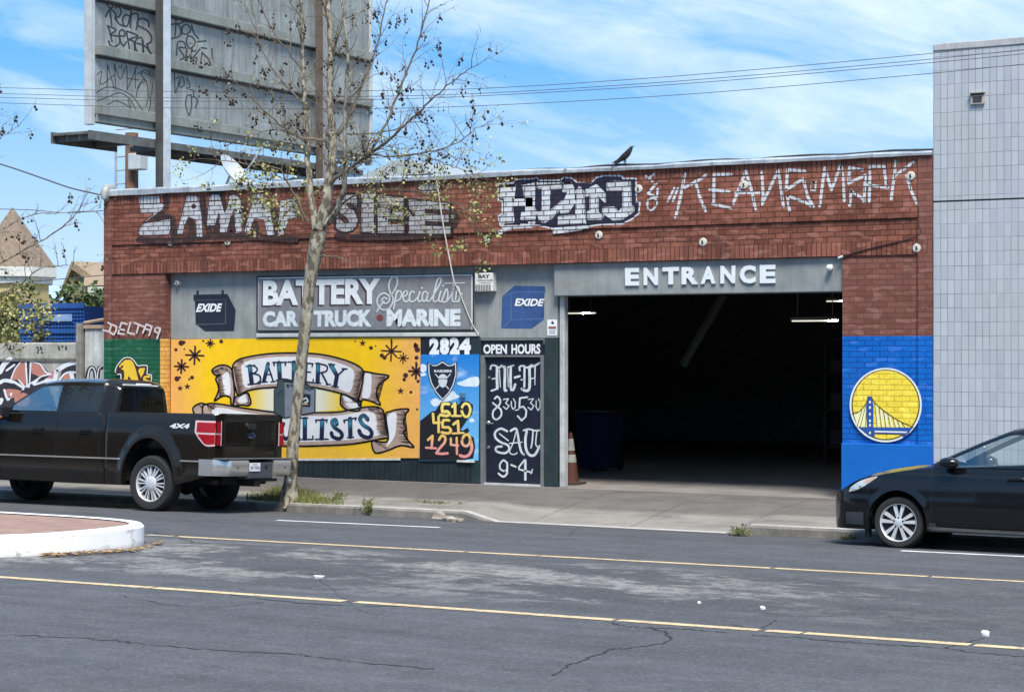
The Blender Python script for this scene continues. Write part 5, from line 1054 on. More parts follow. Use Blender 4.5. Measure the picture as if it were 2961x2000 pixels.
bt = t.n('ShaderNodeTexBrick', {'Vector': vv, 'Color1': (0, 0, 0), 'Color2': (1, 1, 1), 'Mortar': (0, 0, 0), 'Scale': 1.0, 'Mortar Size': .0055, 'Mortar Smooth': .2, 'Brick Width': .0985, 'Row Height': .1935}, offset=0.0)
c = t.mix(bt.outputs[0], (.385, .415, .455), (.455, .485, .52))
c = t.mix(t.math('MULTIPLY', t.maprange(t.noise(tc, .9, 4.0), .45, .65), .5), c, (.42, .43, .42))
c = t.mix(t.math('MULTIPLY', t.maprange(t.noise(t.comb(t.math('MULTIPLY', x, 3.0), y, t.math('MULTIPLY', z, .5)), 1.0, 4.0), .52, .75), .35), c, (.30, .32, .37))
c = t.mix(t.math('MULTIPLY', bt.outputs[1], t.maprange(t.noise(tc, 3.0, 3.0), .3, .6, .25, .75)), c, (.16, .17, .20))
b = t.n('ShaderNodeBsdfPrincipled', {'Base Color': c, 'Roughness': .35, 'Specular IOR Level': .4})
t.set(b, 'Normal', t.n('ShaderNodeBump', {'Strength': .5, 'Distance': .005, 'Height': t.math('MULTIPLY', bt.outputs[1], -1.0)}).outputs[0]); t.n('ShaderNodeOutputMaterial', {0: b.outputs[0]})
XT = BX1 + .012; ZTB = 6.37
jz = onY(2800, 580, -.02).z
mb = MB(); mb.box(XT, 24, -.045, 14, 0, jz - .012); mb.box(XT, 24, -.045, 14, jz + .012, ZTB - .1); mb.build('wall', m, nb)
mb = MB(); mb.box(XT + .004, 23.99, -.03, 13.98, jz - .012, jz + .012); mb.build('movement_joint', mat('joint_and_shade_black', (.03, .03, .035), .8), nb)
mb = MB(); mb.bbox(XT - .004, 24, -.06, 14.02, ZTB - .098, ZTB, .01); mb.build('coping', mat('tile_coping', (.42, .42, .42), .7, var=.25, streak=.4), nb)
x0, x1, z0, z1 = zr(400, 345, 474, 424, 2600, 80, 1.914, -.045)
mb = MB(); mb.box(x0, x1, -.085, -.046, z0, z1 - .05); mb.box(x0 - .01, x1 + .01, -.12, -.046, z1 - .05, z1 - .035); ven = mb.build('vent', mat('vent_beige', (.40, .38, .33), .6, var=.2), nb)
mb = MB(); mb.box(x0 + .03, x1 - .03, -.09, -.0855, z0 + .02, z0 + .10); mb.box(x0, x1, -.10, -.0855, z1 - .075, z1 - .05); mb.build('vent_slot', mat('vent_dark', (.04, .04, .04)), ven, local=False)
# ================================================================== BILLBOARD seen from behind
XB = -9.5
bbd = empty('billboard', (XB, 4.5, -.45), 'tall grey back of a roadside billboard covered in black scrawled tags', 'billboard')
def bX(px, py, X=XB): return onX(px, py, X)
yL, yR = bX(258, 345).y, bX(1068, 475).y
zbm = 6.33; ztp = 12.6
Mb = mat('billboard_sheet', (.27, .288, .28), .75, var=.35, vs=1.4, bump=.1, streak=.75)
mb = MB(); mb.box(XB - .10, XB, yL + .12, yR, zbm, ztp); mb.build('panel', Mb, bbd)
mb = MB(); mb.bbox(XB - .13, XB + .03, yL, yL + .13, zbm - .05, ztp + .1, .01); mb.build('edge_trim', mat('billboard_trim', (.46, .49, .50), .6, var=.2, streak=.3), bbd)
mb = MB(); mb.bbox(XB - .12, XB + .04, yR - .02, yR + .08, zbm - .05, ztp + .1, .01); mb.build('edge_trim', mat('billboard_trim', (.46, .49, .50)), bbd)
Ms = mat('billboard_rail', (.23, .245, .225), .75, var=.25, vs=2, streak=.4)
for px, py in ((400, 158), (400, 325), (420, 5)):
    z_ = bX(px, py).z; mb = MB(); mb.bbox(XB + .001, XB + .13, yL + .13, yR - .03, z_ - .17, z_ + .02, .012); ra = mb.build('rail', Ms, bbd); mb = MB(); mb.box(XB + .002, XB + .05, yL + .13, yR - .03, z_ - .215, z_ - .172); mb.build('rail_shade_strip', mat('joint_and_shade_black', (.03, .03, .035), .8), ra, local=False)  # thin dark strip stands in for the shade line under each rail
mb = MB(); mb.bbox(XB + .001, XB + .07, yL + .13, yR - .03, zbm, zbm + .18, .01); mb.build('rail', Ms, bbd)
zk_ = bX(560, 40).z
# posts: dark web and light flange (steel H section)
for px, lab in ((478, 1), (938, 0)):
    yp = bX(px, 400, XB + .3).y
    mb = MB(); mb.bbox(XB + .14, XB + .33, yp - .10, yp + .10, -.45, ztp + .3, .006)
    pst = mb.build('post', mat('post_grey' if lab else 'post_brown', (.075, .08, .08) if lab else (.12, .095, .08), .7, .1, var=.3, vs=3, streak=.5), bbd)
    mb = MB(); mb.bbox(XB + .331, XB + .345, yp - .10, yp + .11 - .04 * (1 - lab), -.45, ztp + .3, .004); mb.build('flange', mat('post_light', (.52, .56, .58), .5, .1, var=.2) if lab else mat('post_dull', (.26, .25, .24), .6, var=.3, streak=.5), pst, local=False)
# catwalk below the board, on its far side
cwk = MB(); zc0 = zbm - .34; ypp = bX(478, 400, XB + .3).y
for k in range(3):
    cwk.bbox(XB - .80 + .3 * k, XB - .53 + .3 * k, yL - .1, ypp - .15 + .1 * k, zc0 + .10, zc0 + .16, .01)
    cwk.bbox(XB - .80 + .3 * k, XB - .53 + .3 * k, ypp + .35 + .35 * (k % 2), yR - .5 - .6 * k, zc0 + .10, zc0 + .16, .01)
for k in range(9):
    y_ = yL + k * (yR - yL) / 9; cwk.box(XB - .80, XB + .05, y_, y_ + .07, zc0, zc0 + .098)
cwk.box(XB - .85, XB - .805, yL - .1, ypp - .1, zc0 - .03, zc0 + .18); cwk.box(XB - .85, XB - .805, ypp + .5, yR - 1.2, zc0 - .03, zc0 + .14); cwk.box(XB + .06, XB + .10, yL - .1, ypp, zc0 + .0, zc0 + .17); cwk.box(XB + .06, XB + .10, ypp + .25, yR - .4, zc0 + .02, zc0 + .14); cwk.build('catwalk', mat('catwalk_timber', (.11, .115, .112), .8, var=.5, vs=4, streak=.3), bbd)
# tags sprayed on its back
class ArtX(Art):
    def at(s, p, lay=None): return onX(s.ox + p[0] / s.sc, s.oy + p[1] / s.sc, s.Y + s.step * (lay if lay is not None else s.layer))
A = ArtX(XB, 240, 0, 4.6175, .002)
for pts in ([(290, 0), (340, 90), (430, 180), (440, 260)], [(440, 0), (400, 90), (340, 150), (305, 225)], [(360, 150), (385, 340)], [(425, 110), (470, 90), (510, 150), (480, 230), (430, 235), (480, 320), (540, 350)], [(530, 70), (540, 110), (640, 150), (620, 260), (590, 350), (545, 340), (530, 260), (570, 200), (620, 220)], [(640, 180), (630, 370)], [(640, 210), (700, 180), (740, 230), (710, 400)], [(880, 360), (870, 290), (800, 250), (740, 270), (730, 340), (840, 400), (910, 480), (910, 560), (850, 590)], [(325, 345), (350, 400), (390, 560)], [(330, 350), (440, 400), (370, 470), (480, 490), (490, 570), (420, 630), (360, 600), (345, 550)], [(480, 480), (560, 480), (540, 410), (490, 420), (490, 530), (540, 615), (580, 560)], [(580, 420), (620, 650)], [(590, 420), (730, 480), (610, 530), (680, 560), (690, 700)], [(780, 500), (710, 530), (700, 640), (760, 730), (800, 690), (790, 520)], [(800, 540), (810, 780)], [(720, 580), (830, 620), (910, 720)], [(860, 600), (880, 680)], [(520, 690), (560, 670), (615, 695)]): A.stroke('b', pts, 22, 5)
for pts in ([(190, 1000), (250, 960), (240, 1130), (420, 1000)], [(330, 860), (320, 1160)], [(330, 870), (410, 1160)], [(420, 850), (435, 1200)], [(420, 860), (500, 1060), (580, 880), (590, 1200)], [(480, 880), (500, 910), (520, 870)], [(600, 1050), (740, 1070)], [(720, 890), (590, 1200)], [(700, 900), (700, 1180)], [(730, 990), (790, 960), (880, 1000), (880, 960), (800, 940), (780, 1010), (850, 1100), (870, 1300), (840, 1420)], [(740, 1180), (790, 1070), (830, 1080), (740, 1150), (710, 1300)], [(180, 1240), (300, 1170), (450, 1180), (640, 1270), (740, 1390), (800, 1480), (860, 1510), (900, 1400), (890, 1280)], [(190, 1350), (350, 1290), (480, 1240), (590, 1290), (690, 1430), (740, 1530), (790, 1500)], [(330, 1400), (450, 1350), (620, 1430), (650, 1480), (600, 1330)], [(470, 1530), (480, 1470), (540, 1430)], [(930, 1110), (920, 1260)]): A.stroke('b', pts, 11, 5)
for pts in ([(1190, 160), (1240, 260), (1230, 480)], [(1420, 220), (1340, 300), (1180, 330)], [(1250, 320), (1300, 370), (1290, 480), (1180, 520)], [(1320, 460), (1330, 360), (1390, 330), (1440, 400), (1380, 460), (1320, 440)], [(1450, 340), (1480, 440), (1540, 520)], [(1400, 480), (1460, 500), (1500, 570), (1430, 650), (1380, 560), (1400, 480)], [(1260, 580), (1250, 740)], [(1270, 560), (1340, 560), (1370, 640), (1280, 640), (1350, 760), (1300, 800)], [(1390, 650), (1360, 870)], [(1460, 640), (1440, 760), (1520, 780), (1480, 870), (1400, 840), (1380, 760)], [(1480, 760), (1560, 660)], [(1530, 560), (1640, 550)], [(1580, 640), (1650, 650)], [(1590, 700), (1580, 860), (1640, 930), (1700, 900), (1680, 800), (1600, 720)], [(1720, 650), (1730, 780)]): A.stroke('b', pts, 20, 5)
for pts in ([(1220, 980), (1230, 1240)], [(1240, 1050), (1330, 1030), (1350, 1140), (1290, 1160), (1300, 1050)], [(1390, 1040), (1430, 1160), (1380, 1180)], [(1240, 1240), (1280, 1100)], [(1420, 1200), (1470, 1210), (1470, 1300), (1400, 1270), (1370, 1400), (1420, 1540), (1450, 1400), (1440, 1260)], [(1480, 1290), (1530, 1340), (1500, 1440)]): A.stroke('b', pts, 15, 5)
A.build('graffiti', 'b', mat('black_tag', (.035, .037, .04), .7, var=.3, vs=9), bbd, 'black scrawled tags')
# ================================================================== LEFT SIDE: concrete wall, gate, crate, houses
Yw = .30
cwl = empty('concrete_wall', (-13, Yw + .15, 0), 'rough pale concrete yard wall with black, white and salmon graffiti, left of the brick shop', 'wall')
wt = onY(120, 990, Yw).z; wl_ = onY(120, 1040, Yw).z
xg0 = FX(236, Yw)
M_cw = mat('yard_concrete', (.40, .38, .33), .9, var=.35, vs=3, bump=.5, bs=18, streak=.5)
mb = MB(); mb.box(-40, xg0, Yw, Yw + .3, -.45, wl_); mb.bbox(-40, xg0 - .01, Yw + .03, Yw + .28, wl_ + .001, wt, .03); mb.build('wall_panel', M_cw, cwl)
mb = MB(); mb.box(-40, xg0, Yw - .02, Yw + .01, wl_ - .03, wl_); mb.build('wall_ledge', mat('ledge_dark', (.14, .13, .12), .9, var=.3), cwl)
A = Art(Yw, 0, 1040, 4.842, .002)
A.layer = 1
A.poly('k', [(-600, -30), (130, 0), (420, 0), (560, 30), (640, 130), (700, 190), (640, 260), (800, 700), (-600, 700)], 0); A.poly('k', [(830, 280), (860, 160), (960, 80), (1140, 10), (1140, 300), (1140, 700), (820, 700)])
A.layer = 2
for pl in ([(150, 270), (210, 120), (290, 30), (370, 20), (360, 330), (300, 370), (250, 280)], [(440, 30), (540, 60), (620, 140), (640, 190), (560, 240), (500, 210), (440, 180)], [(60, 420), (180, 410), (300, 440), (240, 500), (160, 540), (100, 520)], [(880, 300), (900, 220), (1010, 180), (1000, 290)], [(-300, 200), (-100, 120), (-60, 330), (-200, 420)], [(200, 520), (330, 460), (420, 520), (380, 640), (240, 640)]): A.poly('s', pl, 2)
A.poly('p', [(640, 200), (720, 160), (770, 190), (760, 300), (640, 300)], 2)
A.layer = 3
for pts, w_ in (([(0, 170), (60, 60), (140, -10)], 70), ([(90, 150), (200, 70)], 26), ([(360, 20), (370, 200), (380, 380)], 24), ([(430, 20), (420, 200), (405, 380)], 24), ([(150, 280), (210, 130), (290, 30)], 18), ([(440, 30), (560, 60), (640, 170), (720, 200)], 22), ([(0, 320), (60, 290), (180, 310), (320, 400)], 50), ([(300, 400), (480, 300), (590, 230), (710, 200)], 22), ([(480, 330), (640, 290), (740, 300)], 60), ([(770, 300), (790, 180), (830, 130), (960, 60), (1130, 20)], 60), ([(830, 290), (900, 200), (1000, 170), (1140, 190)], 26), ([(1000, 190), (1020, 300)], 60), ([(60, 420), (110, 560), (160, 470)], 30), ([(0, 600), (20, 560)], 60), ([(260, 280), (330, 360)], 20), ([(-300, 100), (-150, 60), (-40, 200)], 40), ([(-260, 420), (-100, 300)], 30)): A.stroke('w', pts, w_, 4)
A.layer = 4
for pl in ([(60, 320), (200, 330), (320, 405), (300, 412), (150, 360)], [(500, 330), (580, 240), (690, 215), (620, 280)], [(120, 520), (140, 490), (150, 540)], [(383, 40), (415, 40), (405, 330), (390, 330)]): A.poly('k', pl)
A.build('graffiti', 'k', mat('wall_black_spray', (.03, .026, .034), .7, var=.3, vs=6), cwl); A.build('graffiti', 's', mat('salmon_spray', (.48, .20, .15), .7, var=.15), cwl); A.build('graffiti', 'p', mat('rose_spray', (.50, .20, .23), .7, var=.15), cwl); A.build('graffiti', 'w', mat('wall_white_spray', (.72, .74, .76), .7, var=.12), cwl)
A = Art(Yw + .03, 0, 600, 2.854, .002)
for x_, y_ in ((310, 1155), (335, 1155), (318, 1175), (340, 1170), (312, 1195), (345, 1196), (485, 1150), (515, 1145), (545, 1150), (488, 1168), (546, 1166)): A.dot('k', (x_, y_), 9)
A.build('wall_hole', 'k', mat('hole_black', (.03, .028, .025)), cwl)
# gate between wall and shop
gt = empty('yard_gate', (FX(265, .2), .25, 0), 'narrow pale boarded gate between the concrete wall and the brick shop', 'gate')
zg = onY(265, 948, .25).z
mb = MB(); mb.bbox(xg0 + .02, xg0 + .14, .12, .26, -.4, zg + .08, .01); mb.build('gate_post', mat('weathered_post', (.24, .225, .2), .9, var=.4, vs=5, streak=.6), gt)
mb = MB(); x_ = xg0 + .17
while x_ < BX0 - .12: mb.bbox(x_, x_ + .19, .20, .23, .05, zg - .03, .006); x_ += .2
mb.build('gate_board', mat('gate_white', (.48, .49, .47), .8, var=.35, vs=4, streak=.6), gt)
mb = MB(); mb.bbox(xg0 + .15, BX0 - .06, .17, .26, zg - .02, zg + .05, .01); mb.tube([(xg0 + .15, .2, zg + .09), (BX0 - .03, .2, zg + .17)], .03, 6); mb.build('gate_rail', mat('gate_timber', (.34, .25, .17), .9, var=.4), gt)
A = Art(.198, 0, 1040, 4.842, .002); A.stroke('k', [(1215, 300), (1240, 150), (1290, 110), (1330, 170), (1340, 300)], 60, 3); A.stroke('k', [(1370, 280), (1385, 120), (1425, 110)], 50, 3); A.layer = 2; A.stroke('w', [(1222, 300), (1250, 140), (1300, 110), (1335, 180), (1345, 300)], 16, 3); A.stroke('w', [(1360, 300), (1375, 140), (1420, 90)], 14, 3); A.build('graffiti', 'k', mat('wall_black_spray', (.03, .026, .034)), gt); A.build('graffiti', 'w', mat('wall_white_spray', (.72, .74, .76)), gt)
# blue plastic pallet crates in the yard
Yk = 3.0
x0, x1 = FX(58, Yk), FX(240, Yk); z1 = onY(150, 880, Yk).z; z0 = onY(150, 985, Yk).z
crt = empty('pallet_crate', ((x0 + x1) / 2, Yk + .6, -.45), 'large blue slatted plastic crates stacked behind the concrete wall', 'crate')
Mcb = mat('crate_blue', (.03, .11, .36), .5, var=.2)
mb = MB(); n = 20
for k in range(n + 1): x_ = x0 + (x1 - x0) * k / n; mb.box(x_, x_ + .035, Yk, Yk + .03, z0 - .8, z1)
for k in range(22): z_ = z0 - .8 + (z1 - z0 + .8) * k / 21.4; mb.box(x0, x1 + .03, Yk - .012, Yk - .001, z_, z_ + .035)
mb.box(x0 - .02, x1 + .05, Yk - .03, Yk - .012, z1 - .08, z1 + .02); mb.box(x0 - .02, x1 + .05, Yk - .03, Yk - .012, z0 + .15, z0 + .24); mb.build('crate_side', Mcb, crt)
mb = MB(); mb.box(x0, x1 + .03, Yk + .08, Yk + 1.2, -.45, z1 - .05); mb.build('crate_body', mat('crate_inside', (.018, .065, .23), .6, var=.3), crt)
mb = MB(); xm = x0 + (x1 - x0) * .55; mb.box(xm - .25, xm + .5, Yk - .04, Yk - .03, z1 - .34, z1 - .2); mb.build('crate_label', mat('crate_label', (.30, .45, .68), .5), crt)
# old yellow house with a pointed tower roof
Yh = 24.0
hs = empty('yellow_house', (FX(40, Yh), Yh + 3, -.45), 'pale yellow old house with a pointed brown shingled tower roof at the far left', 'house')
ap = onY(36, 624, Yh + 3); ev = onY(140, 772, Yh + 3); xc = ap.x; hw = (ev.x - xc) * .86
def cone6(mb, r0, z0, r1, z1, n=8): mb.grid([[(xc + r * math.cos(2 * math.pi * (k + .5) / n), Yh + 3 + r * math.sin(2 * math.pi * (k + .5) / n), z) for k in range(n)] for r, z in ((r0, z0), (r1, z1))], True)
k_ = 1.1
mb = MB(); cone6(mb, hw * k_, ev.z, .02, ap.z + .3); mb.build('roof', mat('brown_shingle', (.20, .15, .11), .9, var=.45, vs=9, bump=.5, bs=20), hs)
mb = MB(); cone6(mb, hw * 1.12, ev.z - .35, hw * 1.12, ev.z - .004); cone6(mb, hw * 1.02, ev.z - .6, hw * 1.02, ev.z - .352); mb.build('cornice', mat('house_white', (.62, .62, .58), .7), hs)
mb = MB(); cone6(mb, hw * .92, -.45, hw * .92, ev.z - .602); mb.box(xc - 12, xc - .6, Yh + 4, Yh + 12, -.45, ev.z - 2.4); mb.build('wall', mat('house_yellow', (.56, .44, .20), .8, var=.2, vs=4), hs)
mb = MB(); mb.prism([(0, ev.z - 2.4), (11.4, ev.z - 2.4), (3.2, ev.z - .2)], lambda a_, b_: (xc - 12.2 + a_, Yh + 3.9, b_), lambda a_, b_: (xc - 12.2 + a_, Yh + 12.2, b_)); mb.build('roof', mat('brown_shingle', (.25, .185, .13)), hs)
for kx in (-.30, .34):
    mb = MB(); r_ = hw * .86; yf = Yh + 3 - hw * .93; x_ = xc + kx * hw * 1.6; mb.box(x_ - .4, x_ + .4, yf - .05, yf + .4, ev.z - 3.2, ev.z - 1.4); w_ = mb.build('window', mat('house_white', (.62, .62, .58)), hs)
    mb = MB(); mb.box(x_ - .3, x_ + .3, yf - .062, yf - .051, ev.z - 3.1, ev.z - 1.5); mb.build('pane', mat('house_pane', (.10, .12, .14), .1), w_, local=False)
Yg = 30.0
h2 = empty('gabled_house', (FX(260, Yg), Yg + 4, -.45), 'small house with a brown gabled roof, half hidden behind the left pier', 'house')
P = lambda px, py: onY(px, py, Yg)
rp, el, er = P(228, 768), P(196, 850), P(330, 850)
mb = MB(); mb.grid([[(rp.x, Yg, rp.z), (rp.x + 9, Yg + 2, rp.z)], [(el.x, Yg - .3, el.z), (el.x, Yg + 9, el.z)]]);
mb.prism([(el.x - .1, el.z - .1), (el.x, el.z + .12), (rp.x, rp.z + .16), (rp.x + 1.9, el.z + .12), (rp.x + 1.8, el.z - .1), (rp.x, rp.z - .14)], lambda a_, b_: (a_, Yg - .4, b_), lambda a_, b_: (a_, Yg + 8, b_))
mb.F = mb.F[1:]; mb.M = mb.M[1:]
mb.grid([[(rp.x, Yg + .4, rp.z), (rp.x + 12, Yg + .4, rp.z)], [(rp.x + 1.3, Yg - 1.2, el.z + .25), (rp.x + 12, Yg - 1.2, el.z + .25)]]); mb.build('roof', mat('tan_shingle', (.30, .225, .15), .9, var=.25, vs=10), h2)
mb = MB(); mb.prism([(el.x + .15, -.45), (el.x + .15, el.z), (rp.x, rp.z - .15), (rp.x + 1.7, el.z), (rp.x + 1.7, -.45)], lambda a_, b_: (a_, Yg - .2, b_), lambda a_, b_: (a_, Yg + 8, b_)); mb.box(rp.x + 1.71, rp.x + 12, Yg - .9, Yg + 8, -.45, el.z + .24); mb.build('wall', mat('olive_wall', (.26, .235, .13), .8, var=.25), h2)
mb = MB(); mb.box(rp.x + 1.6, rp.x + 10, Yg - 1.3, Yg - 1.21, el.z - .35, el.z + .2); mb.build('fascia_board', mat('house_white', (.62, .62, .58)), h2)
mb = MB(); mb.box(rp.x + 2.0, rp.x + 2.9, Yg - .92, Yg - .901, el.z - 1.9, el.z - .5); mb.build('window', mat('house_pane', (.10, .12, .14)), h2)
h3 = empty('white_house', (FX(20, 14), 14, -.45), 'low white outbuilding beyond the wall at the left edge', 'house')
mb = MB(); a_, b_ = onY(-120, 900, 13), onY(45, 990, 13); mb.box(a_.x, b_.x, 13, 17, -.45, onY(0, 1000, 13).z + .35); mb.build('wall', mat('house_white', (.62, .62, .58)), h3)
mb = MB(); z_ = onY(0, 1000, 13).z + .35; mb.prism([(a_.x - .2, z_), (b_.x + .2, z_), ((a_.x + b_.x) / 2, z_ + .45)], lambda u_, v_: (u_, 12.8, v_), lambda u_, v_: (u_, 17.2, v_)); mb.build('roof', mat('tan_shingle', (.30, .225, .15)), h3)
# timber utility pole with ladder and box, behind the shop
Yp = 9.0
pb = onY(381, 470, Yp); up = empty('utility_pole', (pb.x, Yp, -.45), 'brown timber utility pole with a grey box and steel ladder under the billboard', 'utility pole')
mb = MB(); mb.tube([(pb.x, Yp, -.45), (pb.x, Yp, onY(381, 385, Yp).z)], [.17, .15], 12); mb.build('pole', mat('pole_timber', (.23, .13, .085), .9, var=.4, vs=5, streak=.5), up)
mb = MB(); a_, b_ = onY(394, 448, Yp), onY(428, 492, Yp); mb.bbox(a_.x, b_.x, Yp - .3, Yp, b_.z, a_.z, .02); mb.build('meter_box', mat('box_grey', (.50, .54, .57), .5), up)
mb = MB(); l0, l1 = onY(335, 420, Yp), onY(355, 420, Yp)
for x_ in (l0.x, l0.x + .5): mb.tube([(x_, Yp, 2.0), (x_, Yp, onY(335, 420, Yp).z)], .03, 6)
for k in range(18): mb.tube([(l0.x, Yp, 2.2 + k * .32), (l0.x + .5, Yp, 2.2 + k * .32)], .018, 5)
mb.build('ladder', mat('ladder_steel', (.40, .46, .50), .5, .3), up)
# ================================================================== STREET TREES
def bark_mat():
    m = bpy.data.materials.new('mottled_bark'); m.use_nodes = True; t = NT(m.node_tree)
    tc = t.n('ShaderNodeTexCoord').outputs['Object']; x, y, z = t.xyz(tc)
    v = t.comb(x, y, t.math('MULTIPLY', z, .45))
    n1 = t.noise(v, 16.0, 3.0, .5); n2 = t.noise(v, 7.0, 4.0, .6); n3 = t.noise(tc, 45.0, 4.0, .7)
    c = t.mix(t.maprange(n1, .44, .52), (.135, .115, .085), (.34, .31, .24)); c = t.mix(t.maprange(n2, .58, .64), c, (.47, .44, .36)); c = t.mix(t.math('MULTIPLY', t.maprange(n3, .5, .75), .5), c, (.07, .058, .045))
    b = t.n('ShaderNodeBsdfPrincipled', {'Base Color': c, 'Roughness': .9, 'Specular IOR Level': .2})
    t.set(b, 'Normal', t.n('ShaderNodeBump', {'Strength': .7, 'Distance': .01, 'Height': t.math('ADD', n1, n3)}).outputs[0]); t.n('ShaderNodeOutputMaterial', {0: b.outputs[0]}); return m
BARK = bark_mat(); TWIG = mat('twig_brown', (.15, .115, .08), .9, var=.4, vs=3); LIMB = mat('limb_brown', (.14, .115, .085), .9, var=.5, vs=6)
POD = mat('seed_ball', (.028, .018, .013), .9, var=.4)
LEAF = [mat('leaf_%d' % i, c, .6, var=.25, vs=20) for i, c in enumerate([(.28, .28, .075), (.34, .33, .11), (.21, .245, .065), (.40, .35, .15)])]
class Tree:
    def __init__(s, seed): s.r = random.Random(seed); s.limb = MB(); s.twig = MB(); s.pod = MB(); s.leaf = MB(); s.tips = []; s.balls = []
    def jit(s, a): return Vector((s.r.uniform(-a, a), s.r.uniform(-a, a), s.r.uniform(-a, a)))
    def leafat(s, p, size, n):
        for _ in range(n):
            c = p + s.jit(.09); a_ = s.jit(1).normalized(); b_ = a_.cross(s.jit(1)).normalized(); l_ = size * s.r.uniform(.6, 1.3); w_ = l_ * .45
            s.leaf.m = s.r.randrange(4)
            s.leaf.face([c, c + a_ * l_ * .5 + b_ * w_, c + a_ * l_ + b_ * .15 * w_, c + a_ * l_ * .5 - b_ * w_])
    def podat(s, p):
        l_ = s.r.uniform(.05, .14); q = p + Vector((s.r.uniform(-.03, .03), s.r.uniform(-.03, .03), -l_)); s.twig.tube([p, q], .0025, 3, False)
        s.balls.append((q, s.r.uniform(.013, .021)))
    def grow(s, p, d, ln, rad, lev, leafz, podp):
        n = max(3, int(ln / .13)); pts = [p.copy()]; dd = d.normalized()
        for i in range(n):
            dd = (dd + s.jit(.20) + Vector((0, 0, .05 if lev < 3 else -.02))).normalized(); pts.append(pts[-1] + dd * ln / n)
        s.twig.tube(pts, [rad * (1 - .75 * i / n) for i in range(n + 1)], 4 if lev < 2 else 3, False)
        if lev < 3:
            for i in range(1, n + 1):
                if s.r.random() < (.75 if lev < 2 else .5):
                    t_ = (pts[i] - pts[i - 1]).normalized(); sd_ = t_.cross(s.jit(1)).normalized()
                    s.grow(pts[i], t_ * s.r.uniform(.5, 1.0) + sd_ * s.r.uniform(.5, 1.0), ln * s.r.uniform(.3, .6), rad * .55, lev + 1, leafz, podp)
        tip = pts[-1]
        f = max(0, min(1, (leafz - tip.z) / 1.6))
        if s.r.random() < .10 + .6 * f: s.leafat(tip, .028 + .022 * f, s.r.randint(3, 5) + int(4 * f))
        if lev >= 2 and s.r.random() < podp(tip): [s.podat(pts[s.r.randrange(1, n + 1)]) for _ in range(s.r.randint(2, 5))]
    def leader(s, pts, r0, r1, step, ln, leafz, podp, start=.25, n=6, big=True):
        P = catmull(pts, 6); m = len(P); P = [p + s.jit(.012) * (1 if i else 0) for i, p in enumerate(P)]
        rad = [r0 + (r1 - r0) * (i / (m - 1)) ** .8 for i in range(m)]
        (s.limb if big else s.twig).tube(P, rad, n)
        acc = 0
        for i in range(1, m):
            acc += (P[i] - P[i - 1]).length
            if i / m < start: continue
            while acc > step * .6:
                acc -= step * .6; t_ = (P[i] - P[i - 1]).normalized(); sd_ = t_.cross(s.jit(1)).normalized()
                s.grow(P[i], t_ * s.r.uniform(.4, .9) + sd_ * s.r.uniform(.5, 1.0) + Vector((0, 0, .15)), ln * s.r.uniform(.5, 1.2), max(.006, rad[i] * .35) if rad[i] < .03 else .010, 1, leafz, podp)
        s.grow(P[-1], P[-1] - P[-2], ln, r1, 1, leafz, podp)
YT = -2.5
tr1 = Tree(21)
Tz = lambda pts, ds=None: [onY(560 + x_ / 2.243, y_ / 2.243, YT + (ds[i] if ds else 0)) for i, (x_, y_) in enumerate(pts)]
tb = onZ(838, 1447, -.12); YT = tb.y
tree1 = empty('street_tree', (tb.x, tb.y, -.12), 'slim street tree with mottled bark, sparse yellowish new leaves and dark hanging seed balls', 'tree')
trk = MB()
tp = [onY(px, py, YT) for px, py in [(836, 1455), (839, 1420), (843, 1350), (850, 1250), (862, 1150), (871, 1050), (882, 950), (893, 850), (904, 770), (915, 710), (922, 670)]]
tr_r = [.15, .105, .088, .083, .083, .082, .085, .088, .10, .115, .12]
PT = catmull(tp, 6); m_ = len(PT); rr = random.Random(4); rows = []
for i, p in enumerate(PT):
    r_ = tr_r[min(len(tr_r) - 1, int(i / 6))] * (1 - (i % 6) / 6) + tr_r[min(len(tr_r) - 1, int(i / 6) + 1)] * ((i % 6) / 6)
    rows.append([p + Vector((math.cos(k * .3927), math.sin(k * .3927), 0)) * r_ * (1 + .07 * math.sin(k * 1.7 + i * .35) + rr.uniform(-.05, .05)) for k in range(16)])
trk.grid(rows, True)
for k in range(5): a_ = k * 1.26; trk.tube([tp[1] + Vector((math.cos(a_) * .05, math.sin(a_) * .05, .12)), tp[0] + Vector((math.cos(a_) * .13, math.sin(a_) * .13, .02)), tp[0] + Vector((math.cos(a_) * .22, math.sin(a_) * .22, -.06))], [.05, .045, .02], 6)
pp = lambda tip: .12 if tip.z > 4.2 else .03
tr1.leader(Tz([(815, 1480), (858, 1330), (882, 1150), (902, 950), (884, 640), (886, 300), (872, 0), (880, -300)], [0, 0, .05, .1, .1, .2, .2, .2]), .095, .03, .22, .75, 5.3, pp, .3, 8)
tr1.leader(Tz([(838, 1490), (940, 1330), (985, 1150), (980, 900), (985, 600), (1000, 350), (960, 0), (955, -200)], [0, -.1, -.2, -.3, -.4, -.5, -.5, -.5]), .05, .012, .24, .6, 5.3, pp, .3)
tr1.leader(Tz([(795, 1490), (752, 1200), (736, 950), (720, 700), (710, 400), (700, 0), (690, -200)], [0, .1, .2, .2, .3, .3, .3]), .055, .018, .26, .6, 5.3, pp, .3)
tr1.limb.m = 1
tr1.leader(Tz([(890, 1180), (1000, 1100), (1140, 1000), (1300, 880), (1400, 780), (1500, 690), (1640, 560), (1800, 440)], [0, -.1, -.2, -.3, -.4, -.5, -.6, -.7]), .035, .006, .18, .6, 5.2, pp)
tr1.leader(Tz([(1140, 995), (1250, 800), (1340, 570), (1440, 330), (1530, 0), (1560, -150)], [-.2, 0, .2, .3, .4, .4]), .024, .006, .2, .55, 4.8, pp)
